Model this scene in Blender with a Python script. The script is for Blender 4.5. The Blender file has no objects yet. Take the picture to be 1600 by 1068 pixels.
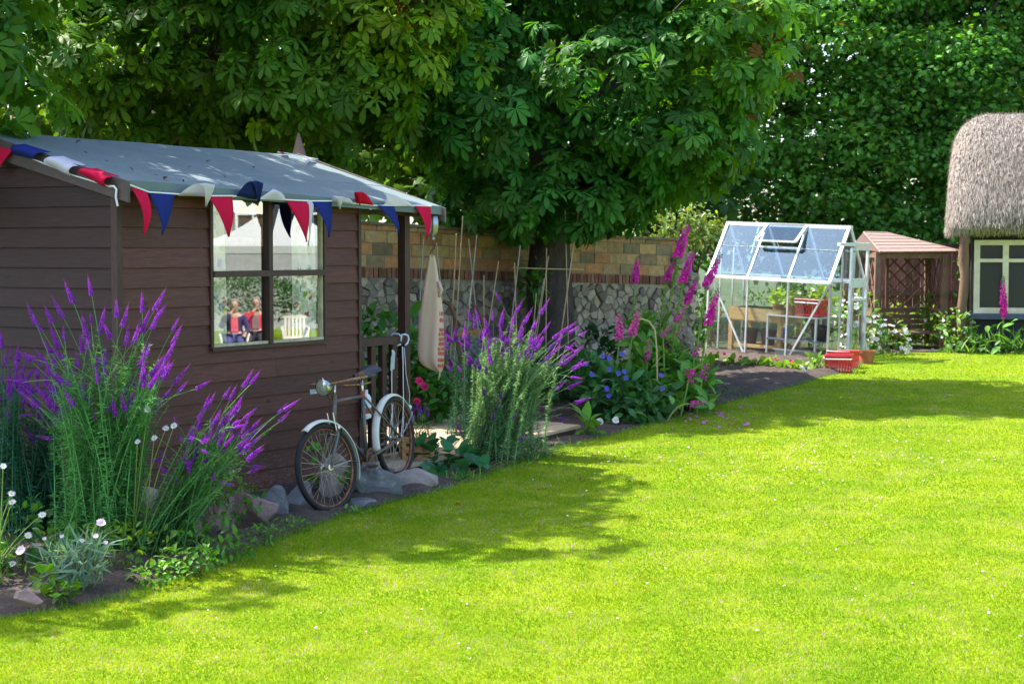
import bpy, math, random
import numpy as np
from mathutils import Vector, Matrix, noise as mnoise
rnd = random.Random(7)
NR = np.random.default_rng(11)
SC = bpy.context.scene
COL = SC.collection
R = math.radians
PI = math.pi

# ------------------------------------------------------------------ camera, sky, sun, exposure
F = 2700.0                      # focal length in pixels of the 1600 px wide photograph
CAMZ = 2.0
PITCH = math.atan(142 / F)
cd = bpy.data.cameras.new("camera"); cam = bpy.data.objects.new("camera", cd); COL.objects.link(cam)
cam.location = (0, 0, CAMZ); cam.rotation_euler = (PI / 2 - PITCH, 0, 0)
cd.sensor_width = 36; cd.lens = F / 1600 * 36; cd.clip_end = 2000
cd.dof.use_dof = True; cd.dof.focus_distance = 14.5; cd.dof.aperture_fstop = 5.0
SC.camera = cam
SUN_EL, SUN_FROM = 54.5, Vector((-0.91, 0.41, 0)).normalized()      # the sun stands to the left
w = bpy.data.worlds.new("World"); SC.world = w; w.use_nodes = True
nt = w.node_tree
sky = nt.nodes.new("ShaderNodeTexSky"); sky.sky_type = 'NISHITA'; sky.sun_disc = False
sky.sun_elevation = R(SUN_EL); sky.sun_rotation = math.atan2(SUN_FROM.x, SUN_FROM.y)
sky.air_density = 1.0; sky.dust_density = 2.0; sky.ozone_density = 1.0
nt.links.new(sky.outputs[0], nt.nodes["Background"].inputs[0]); nt.nodes["Background"].inputs[1].default_value = 0.15
sl = bpy.data.lights.new("sun", 'SUN'); so = bpy.data.objects.new("sun", sl); COL.objects.link(so)
sl.energy = 4.4; sl.angle = R(0.5); sl.color = (1.0, 0.95, 0.86)
sd = SUN_FROM * math.cos(R(SUN_EL)) + Vector((0, 0, math.sin(R(SUN_EL))))
so.rotation_euler = sd.to_track_quat('Z', 'Y').to_euler(); so.location = (-20, 10, 40)
SC.view_settings.view_transform = 'Standard'; SC.view_settings.look = 'None'
SC.view_settings.exposure = 1.8; SC.view_settings.gamma = 1.0
SC.cycles.max_bounces = 8; SC.cycles.transparent_max_bounces = 16
SC.cycles.transmission_bounces = 6; SC.cycles.diffuse_bounces = 4
SC.cycles.use_denoising = True

# ------------------------------------------------------------------ where a pixel of the photograph lies in the garden
FW = Vector((0, math.cos(PITCH), -math.sin(PITCH))); UP = Vector((0, math.sin(PITCH), math.cos(PITCH)))
def ray(px, py):
    return Vector((1, 0, 0)) * ((px - 800) / F) + FW + UP * ((534 - py) / F)
def at(px, py, Y):
    d = ray(px, py); return Vector((0, 0, CAMZ)) + d * (Y / d.y)
SL = 0.0297
def gz(y): return SL * (min(max(y, -6), 34) - 13.2)
def G(px, py, up=0.0):
    d = ray(px, py)
    t = (CAMZ + SL * 13.2 - up) / (SL * d.y - d.z)
    return Vector((0, 0, CAMZ)) + d * t

# ------------------------------------------------------------------ materials
def newmat(name):
    m = bpy.data.materials.new(name); m.use_nodes = True
    n = m.node_tree; b = n.nodes["Principled BSDF"]
    return m, n, b
def node(n, t, **kw):
    x = n.nodes.new(t)
    for k, v in kw.items():
        if k.startswith('i_'):
            x.inputs[k[2:]].default_value = v
        elif k.startswith('n_'):
            x.inputs[int(k[2:])].default_value = v
        else: setattr(x, k, v)
    return x
def mixc(n, fac, a, b, mode='MIX'):
    x = n.nodes.new("ShaderNodeMix"); x.data_type = 'RGBA'; x.blend_type = mode
    for s, v in ((0, fac), (6, a), (7, b)):
        if isinstance(v, bpy.types.NodeSocket): n.links.new(v, x.inputs[s])
        elif s == 0: x.inputs[0].default_value = v
        else: x.inputs[s].default_value = (v[0], v[1], v[2], 1)
    return x.outputs[2]
def ramp(n, src, a, b, c0=(0, 0, 0), c1=(1, 1, 1)):
    x = n.nodes.new("ShaderNodeValToRGB"); e = x.color_ramp.elements
    e[0].position = a; e[1].position = b; e[0].color = (*c0, 1); e[1].color = (*c1, 1)
    n.links.new(src, x.inputs[0]); return x.outputs[0]
def tex_noise(n, scale, detail=4, stretch=None, coord='Object', rough=.6):
    tc = n.nodes.new("ShaderNodeTexCoord")
    if coord != 'World': src = tc.outputs[coord]
    else:
        src = n.nodes.new("ShaderNodeNewGeometry").outputs['Position']
    if stretch:
        mp = n.nodes.new("ShaderNodeMapping"); mp.inputs['Scale'].default_value = stretch
        n.links.new(src, mp.inputs[0]); src = mp.outputs[0]
    x = n.nodes.new("ShaderNodeTexNoise"); x.inputs['Scale'].default_value = scale
    x.inputs['Detail'].default_value = detail; x.inputs['Roughness'].default_value = rough
    n.links.new(src, x.inputs['Vector']); return x.outputs[0]
def bump(n, b, src, strength=.4, dist=.01):
    x = n.nodes.new("ShaderNodeBump"); x.inputs['Strength'].default_value = strength; x.inputs['Distance'].default_value = dist
    n.links.new(src, x.inputs['Height']); n.links.new(x.outputs[0], b.inputs['Normal'])
def paint(name, c, rough=.5, var=.25, scale=9, metal=0, spec=.4, c2=None, thr=(.5, .62), bumpd=0, stretch=None, attr=False, fine=60):
    """one surface colour, uneven, with an optional second colour in patches (rust, dirt)"""
    m, n, b = newmat(name)
    t = tex_noise(n, scale, 5, stretch)
    dark = tuple(x * (1 - var) for x in c); lite = tuple(min(1, x * (1 + var)) for x in c)
    col = mixc(n, ramp(n, t, .3, .7), dark, lite)
    if attr:
        at_ = n.nodes.new("ShaderNodeAttribute"); at_.attribute_name = 'col'
        col = mixc(n, 1.0, col, at_.outputs[0], 'MULTIPLY')
    if c2:
        t2 = tex_noise(n, scale * 2.3, 6, None, 'Object', .7)
        col = mixc(n, ramp(n, t2, *thr), col, c2)
    n.links.new(col, b.inputs['Base Color'])
    b.inputs['Roughness'].default_value = rough; b.inputs['Metallic'].default_value = metal
    b.inputs['Specular IOR Level'].default_value = spec
    if bumpd: bump(n, b, tex_noise(n, fine, 5, stretch), .5, bumpd)
    return m
def foliage(name, trans=.35, rough=.5, spec=.3, tint=(1.5, 1.35, .35), spots=None, spotscale=30):
    """leaf colour comes from the 'col' attribute each leaf carries; part of the light passes through"""
    m, n, b = newmat(name)
    a = n.nodes.new("ShaderNodeAttribute"); a.attribute_name = 'col'
    col = a.outputs[0]
    if spots:
        col = mixc(n, ramp(n, tex_noise(n, spotscale, 3, None, 'World'), .69, .74), col, spots)
    n.links.new(col, b.inputs['Base Color']); b.inputs['Roughness'].default_value = rough
    b.inputs['Specular IOR Level'].default_value = spec
    t = n.nodes.new("ShaderNodeBsdfTranslucent")
    n.links.new(mixc(n, 1.0, col, tint, 'MULTIPLY'), t.inputs[0])
    mx = n.nodes.new("ShaderNodeMixShader"); mx.inputs[0].default_value = trans
    n.links.new(b.outputs[0], mx.inputs[1]); n.links.new(t.outputs[0], mx.inputs[2])
    n.links.new(mx.outputs[0], n.nodes["Material Output"].inputs[0])
    return m

# ------------------------------------------------------------------ mesh helpers
def link(o, parent=None):
    COL.objects.link(o)
    if parent is not None: o.parent = parent
    return o
def tag(o, label=None, cat=None, group=None, kind=None):
    if label: o['label'] = label
    if cat: o['category'] = cat
    if group: o['group'] = group
    if kind: o['kind'] = kind
    return o
def thing(name, label, cat, loc=(0, 0, 0), mat=None, group=None):
    o = bpy.data.objects.new(name, None); COL.objects.link(o); o.empty_display_size = .2
    if mat is not None: o.matrix_basis = mat
    else: o.location = loc
    return tag(o, label, cat, group)
class MB:
    def __init__(s): s.v = []; s.f = []; s.c = []; s.cur = (1, 1, 1)
    def add(s, vs, fs, col=None):
        k = len(s.v); c = col or s.cur
        s.v += [tuple(p) for p in vs]; s.c += [c] * len(vs)
        s.f += [tuple(i + k for i in q) for q in fs]; return s
    def box(s, c, d, M=None, col=None):
        x, y, z = d[0] / 2, d[1] / 2, d[2] / 2; c = Vector(c)
        vs = [Vector(p) for p in ((-x, -y, -z), (x, -y, -z), (x, y, -z), (-x, y, -z), (-x, -y, z), (x, -y, z), (x, y, z), (-x, y, z))]
        if M is not None: vs = [M @ p for p in vs]
        return s.add([p + c for p in vs], [(0, 3, 2, 1), (4, 5, 6, 7), (0, 1, 5, 4), (1, 2, 6, 5), (2, 3, 7, 6), (3, 0, 4, 7)], col)
    def bb(s, a, b, col=None):
        return s.box([(a[i] + b[i]) / 2 for i in range(3)], [abs(b[i] - a[i]) for i in range(3)], None, col)
    def beam(s, a, b, w, h, up=(0, 0, 1), col=None):
        a, b = Vector(a), Vector(b); d = (b - a); L = d.length; d.normalize()
        u = Vector(up); x = d.cross(u)
        if x.length < 1e-4: x = d.cross(Vector((0, 1, 0)))
        x.normalize(); u = x.cross(d)
        M = Matrix((x, d, u)).transposed()
        return s.box((a + b) / 2, (w, L, h), M, col)
    def tube(s, pts, r, n=8, cap=True, col=None):
        pts = [Vector(p) for p in pts]; m = len(pts)
        rs = r if isinstance(r, (list, tuple)) else [r] * m
        vs = []; fs = []; pu = None
        for i, p in enumerate(pts):
            d = (pts[min(i + 1, m - 1)] - pts[max(i - 1, 0)])
            d = d.normalized() if d.length > 1e-9 else Vector((0, 0, 1))
            if pu is None:
                pu = d.orthogonal().normalized()
            else:
                pu = pu - d * pu.dot(d)
                pu = pu.normalized() if pu.length > 1e-6 else d.orthogonal().normalized()
            x = d.cross(pu)
            for k in range(n):
                a = 2 * PI * k / n; vs.append(p + (pu * math.cos(a) + x * math.sin(a)) * rs[i])
        for i in range(m - 1):
            for k in range(n):
                k2 = (k + 1) % n; fs.append((i * n + k, i * n + k2, (i + 1) * n + k2, (i + 1) * n + k))
        if cap: fs.append(tuple(range(n - 1, -1, -1))); fs.append(tuple((m - 1) * n + k for k in range(n)))
        return s.add(vs, fs, col)
    def lathe(s, prof, n=16, M=None, col=None, close=False):
        vs = []; fs = []; m = len(prof)
        for (r, z) in prof:
            for k in range(n):
                a = 2 * PI * k / n; p = Vector((r * math.cos(a), r * math.sin(a), z)); vs.append(M @ p if M is not None else p)
        for i in range(m - 1):
            for k in range(n):
                k2 = (k + 1) % n; fs.append((i * n + k, i * n + k2, (i + 1) * n + k2, (i + 1) * n + k))
        return s.add(vs, fs, col)
    def ring(s, c, rad, r, ax='y', n=48, k=8, a0=0, a1=2 * PI, M=None, col=None):
        """torus about the local y axis"""
        vs = []; fs = []
        for i in range(n):
            a = a0 + (a1 - a0) * i / n
            for j in range(k):
                b = 2 * PI * j / k; q = rad + r * math.cos(b)
                p = Vector((q * math.cos(a), r * math.sin(b), q * math.sin(a))) + Vector(c); vs.append(M @ p if M is not None else p)
        for i in range(n):
            i2 = (i + 1) % n
            for j in range(k):
                j2 = (j + 1) % k; fs.append((i * k + j, i2 * k + j, i2 * k + j2, i * k + j2))
        return s.add(vs, fs, col)
    def xf(s, M):
        s.v = [tuple(M @ Vector(p)) for p in s.v]; return s
    def build(s, name, m, parent=None, smooth=False, world=False, label=None, solid=0, bevel=0, sub=0):
        if world and parent is not None:
            I = parent.matrix_basis.inverted(); s.v = [tuple(I @ Vector(p)) for p in s.v]
        me = bpy.data.meshes.new(name); me.from_pydata(s.v, [], s.f); me.update()
        a = me.attributes.new('col', 'FLOAT_COLOR', 'POINT')
        c = np.ones((len(s.v), 4), np.float32); c[:, :3] = np.array(s.c, np.float32).reshape(-1, 3); a.data.foreach_set('color', c.ravel())
        if smooth: me.polygons.foreach_set('use_smooth', [True] * len(me.polygons))
        me.materials.append(m)
        o = link(bpy.data.objects.new(name, me), parent)
        if label: o['label'] = label
        if bevel:
            q = o.modifiers.new('b', 'BEVEL'); q.width = bevel; q.segments = 2; q.limit_method = 'ANGLE'
        if solid:
            q = o.modifiers.new('s', 'SOLIDIFY'); q.thickness = solid; q.offset = 0
        if sub:
            q = o.modifiers.new('u', 'SUBSURF'); q.levels = sub; q.render_levels = sub
        return o
def nparr_mesh(name, V, Fa, C, m, parent=None, smooth=False, world=True):
    """fast mesh from numpy: V (n,3), Fa (f,k), C (n,3)"""
    if world and parent is not None:
        I = np.array(parent.matrix_basis.inverted()); V = V @ I[:3, :3].T + I[:3, 3]
    me = bpy.data.meshes.new(name); n, f, k = len(V), len(Fa), Fa.shape[1]
    me.vertices.add(n); me.vertices.foreach_set('co', V.astype(np.float32).ravel())
    me.loops.add(f * k); me.loops.foreach_set('vertex_index', Fa.astype(np.int32).ravel())
    me.polygons.add(f); me.polygons.foreach_set('loop_start', np.arange(0, f * k, k, dtype=np.int32))
    me.update(calc_edges=True)
    a = me.attributes.new('col', 'FLOAT_COLOR', 'POINT'); c = np.ones((n, 4), np.float32); c[:, :3] = C; a.data.foreach_set('color', c.ravel())
    if smooth: me.polygons.foreach_set('use_smooth', np.ones(f, bool))
    me.materials.append(m)
    return link(bpy.data.objects.new(name, me), parent)
def nrm(a): return a / np.maximum(np.linalg.norm(a, axis=-1, keepdims=True), 1e-9)
def frames(Y, Z):
    Y = nrm(Y); X = nrm(np.cross(Y, Z)); Z = np.cross(X, Y); return X, Y, Z
def scatter(name, tm, P, Y, Z, S, C, m, parent=None, jit=.0, smooth=False):
    """copies of a leaf template merged into one crown; template leaf runs along y, faces z"""
    TV, TF = tm; X, Y, Z = frames(Y, Z); S = np.asarray(S).reshape(-1, 1, 1)
    V = (TV[None, :, 0:1] * X[:, None] + TV[None, :, 1:2] * Y[:, None] + TV[None, :, 2:3] * Z[:, None]) * S + P[:, None]
    if jit: V = V + NR.normal(0, jit, V.shape) * S
    n, k = len(P), len(TV)
    Fa = (TF[None] + (np.arange(n) * k)[:, None, None]).reshape(-1, TF.shape[1])
    return nparr_mesh(name, V.reshape(-1, 3), Fa, np.repeat(C, k, 0), m, parent, smooth)

# leaf templates -----------------------------------------------------
def leaflet(L, secs, ang, droop, fold, curl=0):
    v = []
    for t, wd in secs:
        for q in (-1, 0, 1):
            x = q * wd * L; y = t * L; z = -droop * (t * L) ** 2 + (fold * wd * L if q else 0) - curl * (wd * L) * abs(q)
            v.append((x * math.cos(ang) + y * math.sin(ang), -x * math.sin(ang) + y * math.cos(ang), z))
    f = []
    for i in range(len(secs) - 1):
        a = i * 3
        f += [(a, a + 1, a + 4, a + 3), (a + 1, a + 2, a + 5, a + 4)]
    return v, f
def compose(parts):
    V = []; Fq = []
    for v, f in parts:
        k = len(V); V += v; Fq += [tuple(i + k for i in q) for q in f]
    return np.array(V, float), np.array(Fq, int)
CH_SECS = [(.04, .015), (.4, .10), (.68, .19), (.86, .17), (1.0, .012)]
def chestnut_tpl(sd, n=7):
    r = random.Random(sd); ps = []
    for i in range(n):
        a = (i - (n - 1) / 2) / ((n - 1) / 2) * R(118)
        L = (1 - .38 * abs(i - (n - 1) / 2) / ((n - 1) / 2)) * r.uniform(.9, 1.08)
        ps.append(leaflet(L, CH_SECS, a + r.uniform(-.09, .09), r.uniform(.22, .5), r.uniform(.1, .45)))
    return compose(ps)
LEAF = compose([leaflet(1, [(0, .02), (.3, .2), (.6, .22), (.85, .11), (1, .0)], 0, .25, .3)])
NARROW = compose([leaflet(1, [(0, .03), (.45, .085), (1, .0)], 0, .3, .2)])
ROUND = compose([leaflet(1, [(0, .12), (.2, .42), (.55, .5), (.85, .3), (1, .02)], 0, .15, .22)])
BLADE = compose([leaflet(1, [(0, .05), (.5, .045), (1, 0)], 0, .35, .2)])
def maple_tpl():
    pts = [(0, 0), (.22, -.06), (.55, .12), (.36, .3), (.62, .62), (.3, .62), (0, 1.05), (-.3, .62), (-.62, .62), (-.36, .3), (-.55, .12), (-.22, -.06)]
    v = [(0, .35, .07)] + [(x, y, -.12 * (x * x + y * y) - (.03 if i % 2 else 0)) for i, (x, y) in enumerate(pts)]
    f = [(0, 1 + i, 1 + (i + 1) % len(pts)) for i in range(len(pts))]
    return np.array(v, float), np.array(f, int)
MAPLE = maple_tpl()
def unit(n):
    return nrm(NR.normal(size=(n, 3)))

# ================================================================== ground, lawn, bed
BORDER = [(-700, 1190), (0, 968), (80, 955), (150, 943), (210, 925), (280, 900), (350, 880), (430, 846), (520, 812), (600, 788), (680, 768), (760, 742), (830, 712), (920, 690), (1000, 668),
          (1080, 645), (1150, 626), (1250, 601), (1290, 588), (1335, 580), (1350, 566)]
BW = [G(*p) for p in BORDER]
BY = np.array([p.y for p in BW]); BX = np.array([p.x for p in BW])
BY = np.maximum.accumulate(BY)
YEND = G(1450, 553).y
def xb(y):
    x = np.interp(y, BY, BX)
    s = (BX[1] - BX[0]) / (BY[1] - BY[0])
    return np.where(y < BY[0], BX[0] + (y - BY[0]) * s, x)
def drop(x): return .065 * np.clip(x - 8.5, 0, 9)
def gzv(y): return SL * (np.clip(y, -6, 34) - 13.2)

def m_soil():
    m, n, b = newmat("soil")
    c = mixc(n, ramp(n, tex_noise(n, 3, 6, None, 'World'), .35, .65), (.032, .021, .016), (.075, .05, .037))
    c = mixc(n, ramp(n, tex_noise(n, 40, 4, None, 'World'), .55, .72), c, (.12, .09, .07))
    n.links.new(c, b.inputs['Base Color']); b.inputs['Roughness'].default_value = .95
    bump(n, b, tex_noise(n, 35, 8, None, 'World'), .9, .03); return m
def m_lawn():
    m, n, b = newmat("lawn")
    c = mixc(n, ramp(n, tex_noise(n, .9, 5, None, 'World'), .35, .65), (.13, .22, .004), (.24, .31, .008))
    c = mixc(n, ramp(n, tex_noise(n, 55, 4, None, 'World'), .4, .7), c, (.10, .17, .004))
    n.links.new(c, b.inputs['Base Color']); b.inputs['Roughness'].default_value = .9; b.inputs['Specular IOR Level'].default_value = .1
    bump(n, b, tex_noise(n, 90, 4, None, 'World'), .8, .02); return m
def m_grass():
    m, n, b = newmat("grass_blades")
    a = n.nodes.new("ShaderNodeAttribute"); a.attribute_name = 'col'
    big = ramp(n, tex_noise(n, .75, 4, None, 'World', .65), .36, .66)
    c = mixc(n, big, (.74, .90, .8), (1.36, 1.12, .9))
    c = mixc(n, ramp(n, tex_noise(n, 1.7, 5, None, 'World', .7), .45, .62), c, (1.85, 1.3, 9.0))
    c = mixc(n, ramp(n, tex_noise(n, 5, 3, None, 'World', .6), .3, .5), (.82, .9, .8), c, 'MIX')
    col = mixc(n, 1.0, a.outputs[0], c, 'MULTIPLY')
    n.links.new(col, b.inputs['Base Color']); b.inputs['Roughness'].default_value = .55; b.inputs['Specular IOR Level'].default_value = .15
    t = n.nodes.new("ShaderNodeBsdfTranslucent"); n.links.new(mixc(n, 1.0, col, (1.25, 1.15, .6), 'MULTIPLY'), t.inputs[0])
    mx = n.nodes.new("ShaderNodeMixShader"); mx.inputs[0].default_value = .4
    n.links.new(b.outputs[0], mx.inputs[1]); n.links.new(t.outputs[0], mx.inputs[2]); n.links.new(mx.outputs[0], n.nodes["Material Output"].inputs[0])
    return m
SOIL, LAWN, GRASS = m_soil(), m_lawn(), m_grass()

def sheet(name, xs, ys, zf, m):
    X, Y = np.meshgrid(xs, ys); V = np.stack([X, Y, zf(X, Y)], -1).reshape(-1, 3)
    a, b_ = len(ys), len(xs); i = np.arange((a - 1) * b_).reshape(a - 1, b_)[:, :-1].ravel()
    Fa = np.stack([i, i + 1, i + b_ + 1, i + b_], -1)
    o = nparr_mesh(name, V, Fa, np.ones((len(V), 3)), m, None, True); return tag(o, kind='structure')
sheet("ground", np.array([-300, -60, -20, 0, 8.5, 13, 17.5, 25, 60, 300.]), np.array([-200, -60, -6, 0, 10, 20, 30, 34, 60, 400.]), lambda X, Y: gzv(Y) - .03 - drop(X), paint("rough_ground", (.028, .05, .012), .95, .4, .6, bumpd=.02))
tab = np.random.default_rng(3).random((400, 400))
def bednoise(X, Y, s):
    x, y = (X * s) % 399, (Y * s) % 399; i, j = x.astype(int), y.astype(int); u, v = x - i, y - j; u = u * u * (3 - 2 * u); v = v * v * (3 - 2 * v)
    return (tab[i, j] * (1 - u) + tab[i + 1, j] * u) * (1 - v) + (tab[i, j + 1] * (1 - u) + tab[i + 1, j + 1] * u) * v
def bedz(X, Y):
    d = xb(Y) - X
    k = np.clip(d / .25 + .35, 0, 1)
    return gzv(Y) - .028 + k * (.03 + .05 * bednoise(X + 50, Y, 3) + .035 * bednoise(X + 50, Y, 11) + .02 * bednoise(X + 9, Y, 29)) * np.where(Y > YEND + .3, 0.4, 1) * np.where((Y > 14.6) & (Y < 19) & (d < 2.2), .35, 1)
sheet("flower_bed", np.arange(-6, 7, .05), np.arange(7, 28, .05), bedz, SOIL)
ys = np.concatenate([[-60, -6], np.arange(0, YEND + .3, .25)])
ts = np.linspace(0, 1, 40) ** 1.6
XL = np.stack([xb(ys) + t * (45 - xb(ys)) for t in ts], 1); YL = np.repeat(ys[:, None], len(ts), 1)
V = np.stack([XL, YL, gzv(YL) + .004 - drop(XL)], -1).reshape(-1, 3); k = len(ts)
i = np.arange((len(ys) - 1) * k).reshape(-1, k)[:, :-1].ravel()
tag(nparr_mesh("lawn", V, np.stack([i, i + 1, i + k + 1, i + k], -1), np.ones((len(V), 3)), LAWN), kind='structure')

def grass_mesh(N):
    y = 7.2 * (32 / 7.2) ** NR.random(N * 2) ; y = y[y < YEND + .1]
    x = (NR.random(len(y)) * .86 - .42) * y
    d = x - xb(y); keep = (d > -.02 - .05 * NR.random(len(y)))
    keep &= NR.random(len(y)) < np.clip(1.25 - .018 * y, .4, 1)
    x, y, d = x[keep][:N], y[keep][:N], d[keep][:N]
    n = len(x); edge = np.exp(-np.clip(d, 0, 9) / .1)
    h = (.008 + .012 * NR.random(n)) * (1 + 1.6 * edge * NR.random(n)); wd = .0029 * (y / 9) ** .8 * (.7 + .6 * NR.random(n))
    a = NR.random(n) * 2 * PI; lean = NR.random(n) * .9; b = NR.random(n) * 2 * PI
    P = np.stack([x, y, gzv(y) + .003], -1)
    D = np.stack([np.cos(a), np.sin(a), 0 * a], -1) * wd[:, None]; T = np.stack([np.cos(b) * lean, np.sin(b) * lean, 1 + 0 * b], -1) * h[:, None]
    V = np.stack([P - D, P + D, P + T], 1).reshape(-1, 3)
    c = np.array([.195, .318, .004]) * (.82 + .36 * NR.random(n))[:, None]
    dry = NR.random(n) < .07; c[dry] = np.array([.36, .31, .09]) * (.7 + .5 * NR.random(dry.sum()))[:, None]
    dk = NR.random(n) < .2; c[dk] *= np.array([.75, .88, .9])
    c = np.where(edge[:, None] > .5, c * np.array([.7, .9, 1]), c)
    return tag(nparr_mesh("grass", V, np.arange(3 * n).reshape(-1, 3), np.repeat(c, 3, 0), GRASS), kind='stuff')
grass_mesh(620000)

# ================================================================== the brown garden shed
SU = Vector((.51, .86, 0)).normalized()
BROWN = None
def m_boards(name, c, stretch, knots=True):
    m, n, b = newmat(name)
    a = n.nodes.new("ShaderNodeAttribute"); a.attribute_name = 'col'
    g = tex_noise(n, 6, 7, stretch, 'Object', .7)
    col = mixc(n, ramp(n, g, .3, .7), tuple(x * .6 for x in c), tuple(x * 1.4 for x in c))
    col = mixc(n, 1.0, col, a.outputs[0], 'MULTIPLY')
    tc = n.nodes.new("ShaderNodeTexCoord")
    if knots:
        mp = n.nodes.new("ShaderNodeMapping"); mp.inputs['Scale'].default_value = (1.7, 1.7, 4.2); n.links.new(tc.outputs['Object'], mp.inputs[0])
        vo = n.nodes.new("ShaderNodeTexVoronoi"); vo.inputs['Scale'].default_value = 1.6; n.links.new(mp.outputs[0], vo.inputs['Vector'])
        col = mixc(n, ramp(n, vo.outputs['Distance'], .06, .13, (1, 1, 1), (0, 0, 0)), col, tuple(x * .45 for x in c))
    # paint flaked off near the foot of the wall: worn patches with a shape of their own
    sp = n.nodes.new("ShaderNodeSeparateXYZ"); n.links.new(tc.outputs['Object'], sp.inputs[0])
    low = ramp(n, sp.outputs[2], .02, .42, (1, 1, 1), (0, 0, 0))
    fl = ramp(n, tex_noise(n, 16, 6, stretch, 'Object', .75), .56, .6)
    mu = n.nodes.new("ShaderNodeMath"); mu.operation = 'MULTIPLY'; n.links.new(low, mu.inputs[0]); n.links.new(fl, mu.inputs[1])
    col = mixc(n, mu.outputs[0], col, (.24, .19, .17))
    n.links.new(col, b.inputs['Base Color']); b.inputs['Roughness'].default_value = .6; b.inputs['Specular IOR Level'].default_value = .3
    bump(n, b, g, .35, .006); return m
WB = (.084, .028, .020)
BOARDX = m_boards("shed_boards", WB, (1, 8, 14)); BOARDY = m_boards("shed_gable_boards_shaded", (.036, .014, .011), (8, 1, 14))  # gable boards coloured darker to stand for the shade on that side
TRIM = paint("shed_trim", (.050, .020, .016), .55, .3, 8, stretch=(6, 6, 1.2), bumpd=.003)
BARK_TRIM = paint("shed_bargeboard", (.062, .04, .036), .5, .25, 6, bumpd=.002)
O = Vector((-2.85, 12.48, .09))
SM = Matrix.Translation(O) @ Matrix.Rotation(math.atan2(SU.y, SU.x), 4, 'Z')
SMI = SM.inverted()
shed = thing("garden_shed", "dark brown shiplap garden shed with grey felt roof and a porch", "shed", mat=SM)
SL_, SW = 2.94, 3.06                       # cabin length along the window wall, width along the gable
EY, RY, RX0, RX1 = -.13, 1.53, -.04, 4.08   # eave and ridge lines, roof ends (shed's own axes)
def eavez(x): return 2.385 - .024 * x
RZ = 2.80
def roofz(x, y):
    y = min(y, 2 * RY - y); return eavez(x) + (RZ - eavez(x)) * (y - EY) / (RY - EY)
def sx(px, yl=EY):
    """where along the shed wall's own length a pixel column of the photograph meets the line y = yl"""
    q = SM @ Vector((0, yl, 0)); u = (px - 800) / F
    return (u * q.y - q.x) / (SU.x - u * SU.y)
def sz(py, x, yl=EY):
    q = SM @ Vector((x, yl, 0)); return at(800, py, q.y).z - O.z
PITCHB = .149
def tone(): 
    k = rnd.uniform(.78, 1.22); return (k * rnd.uniform(.95, 1.05), k, k * rnd.uniform(.93, 1.05))
# window wall: shiplap boards, split round the window opening
WX0, WX1, WZ0 = 1.01, 2.455, 1.165
mb = MB()
def board(mb, x0, x1, z0, z1, top=None):
    c = tone()
    mb.add([(x0, -.020, z0), (x1, -.020, z0), (x1, -.004, z1), (x0, -.004, z1), (x0, .016, z0), (x1, .016, z0), (x1, .016, z1), (x0, .016, z1)],
           [(0, 1, 2, 3), (4, 7, 6, 5), (0, 4, 5, 1), (3, 2, 6, 7), (0, 3, 7, 4), (1, 5, 6, 2)], c)
z = 0.0
while z < 2.36:
    z1 = min(z + PITCHB, 2.37)
    if z1 <= WZ0 + .01: segs = [(.03, rnd.choice([1.3, 1.8, SL_])), ]; segs = [(.03, segs[0][1])] + ([(segs[0][1] + .002, SL_)] if segs[0][1] < SL_ else [])
    elif z < WZ0: segs = [(.03, WX0 - .02), (WX1 + .02, SL_)]; board(mb, WX0 - .018, WX1 + .018, z, WZ0 - .005)
    else: segs = [(.03, WX0 - .02), (WX1 + .02, SL_)]
    for a, b_ in segs: board(mb, a, b_, z, z1 - .002)
    z = z1
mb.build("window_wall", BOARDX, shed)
# gable wall (x = 0) following the roof line
mb = MB(); z = .0; zt = RZ - .1
while z < zt:
    z1 = min(z + PITCHB, zt)
    def lim(zz):
        if zz <= roofz(0, 0) - .05: return .03, SW
        y = RY - (zt - zz) / (zt - (roofz(0, 0) - .05)) * RY; return max(.03, y), 2 * RY - max(0, y)
    a0, a1 = lim(z); b0, b1 = lim(z1); c = tone()
    zz = z1 - .002
    mb.add([(-.020, a0, z), (-.020, a1, z), (-.004, b1, zz), (-.004, b0, zz), (.016, a0, z), (.016, a1, z), (.016, b1, zz), (.016, b0, zz)],
           [(0, 3, 2, 1), (4, 5, 6, 7), (0, 1, 5, 4), (3, 7, 6, 2), (0, 4, 7, 3), (1, 2, 6, 5)], c)
    z = z1
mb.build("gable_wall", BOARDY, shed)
mb = MB(); mb.bb((.0, SW, 0), (SL_, SW + .03, 2.3)); mb.bb((SL_ - .035, .03, 0), (SL_ - .003, 1.0, 2.36)); mb.bb((SL_ - .035, 1.9, 0), (SL_ - .003, SW, 2.36)); mb.bb((SL_ - .04, 1.0, 0), (SL_ - .005, 1.9, 1.95))
mb.bb((.03, .03, .0), (SL_ - .04, SW - .01, .03)); mb.build("back_walls", BOARDX, shed)
mb = MB(); mb.bb((-.028, -.028, -.01), (.03, .03, 2.36)); mb.build("corner_post", TRIM, shed)
mb = MB(); mb.bb((SL_ + .002, -.026, 0), (SL_ + .04, .05, 2.32)); mb.build("corner_post", TRIM, shed)
# bearer beam under the wall, yellowed bare timber
mb = MB(); mb.bb((.05, -.012, -.11), (SL_ + 1.0, .09, -.003)); mb.build("bearer", paint("bearer_timber", (.26, .19, .085), .8, .4, 5, stretch=(1, 5, 8), bumpd=.01), shed)
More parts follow.
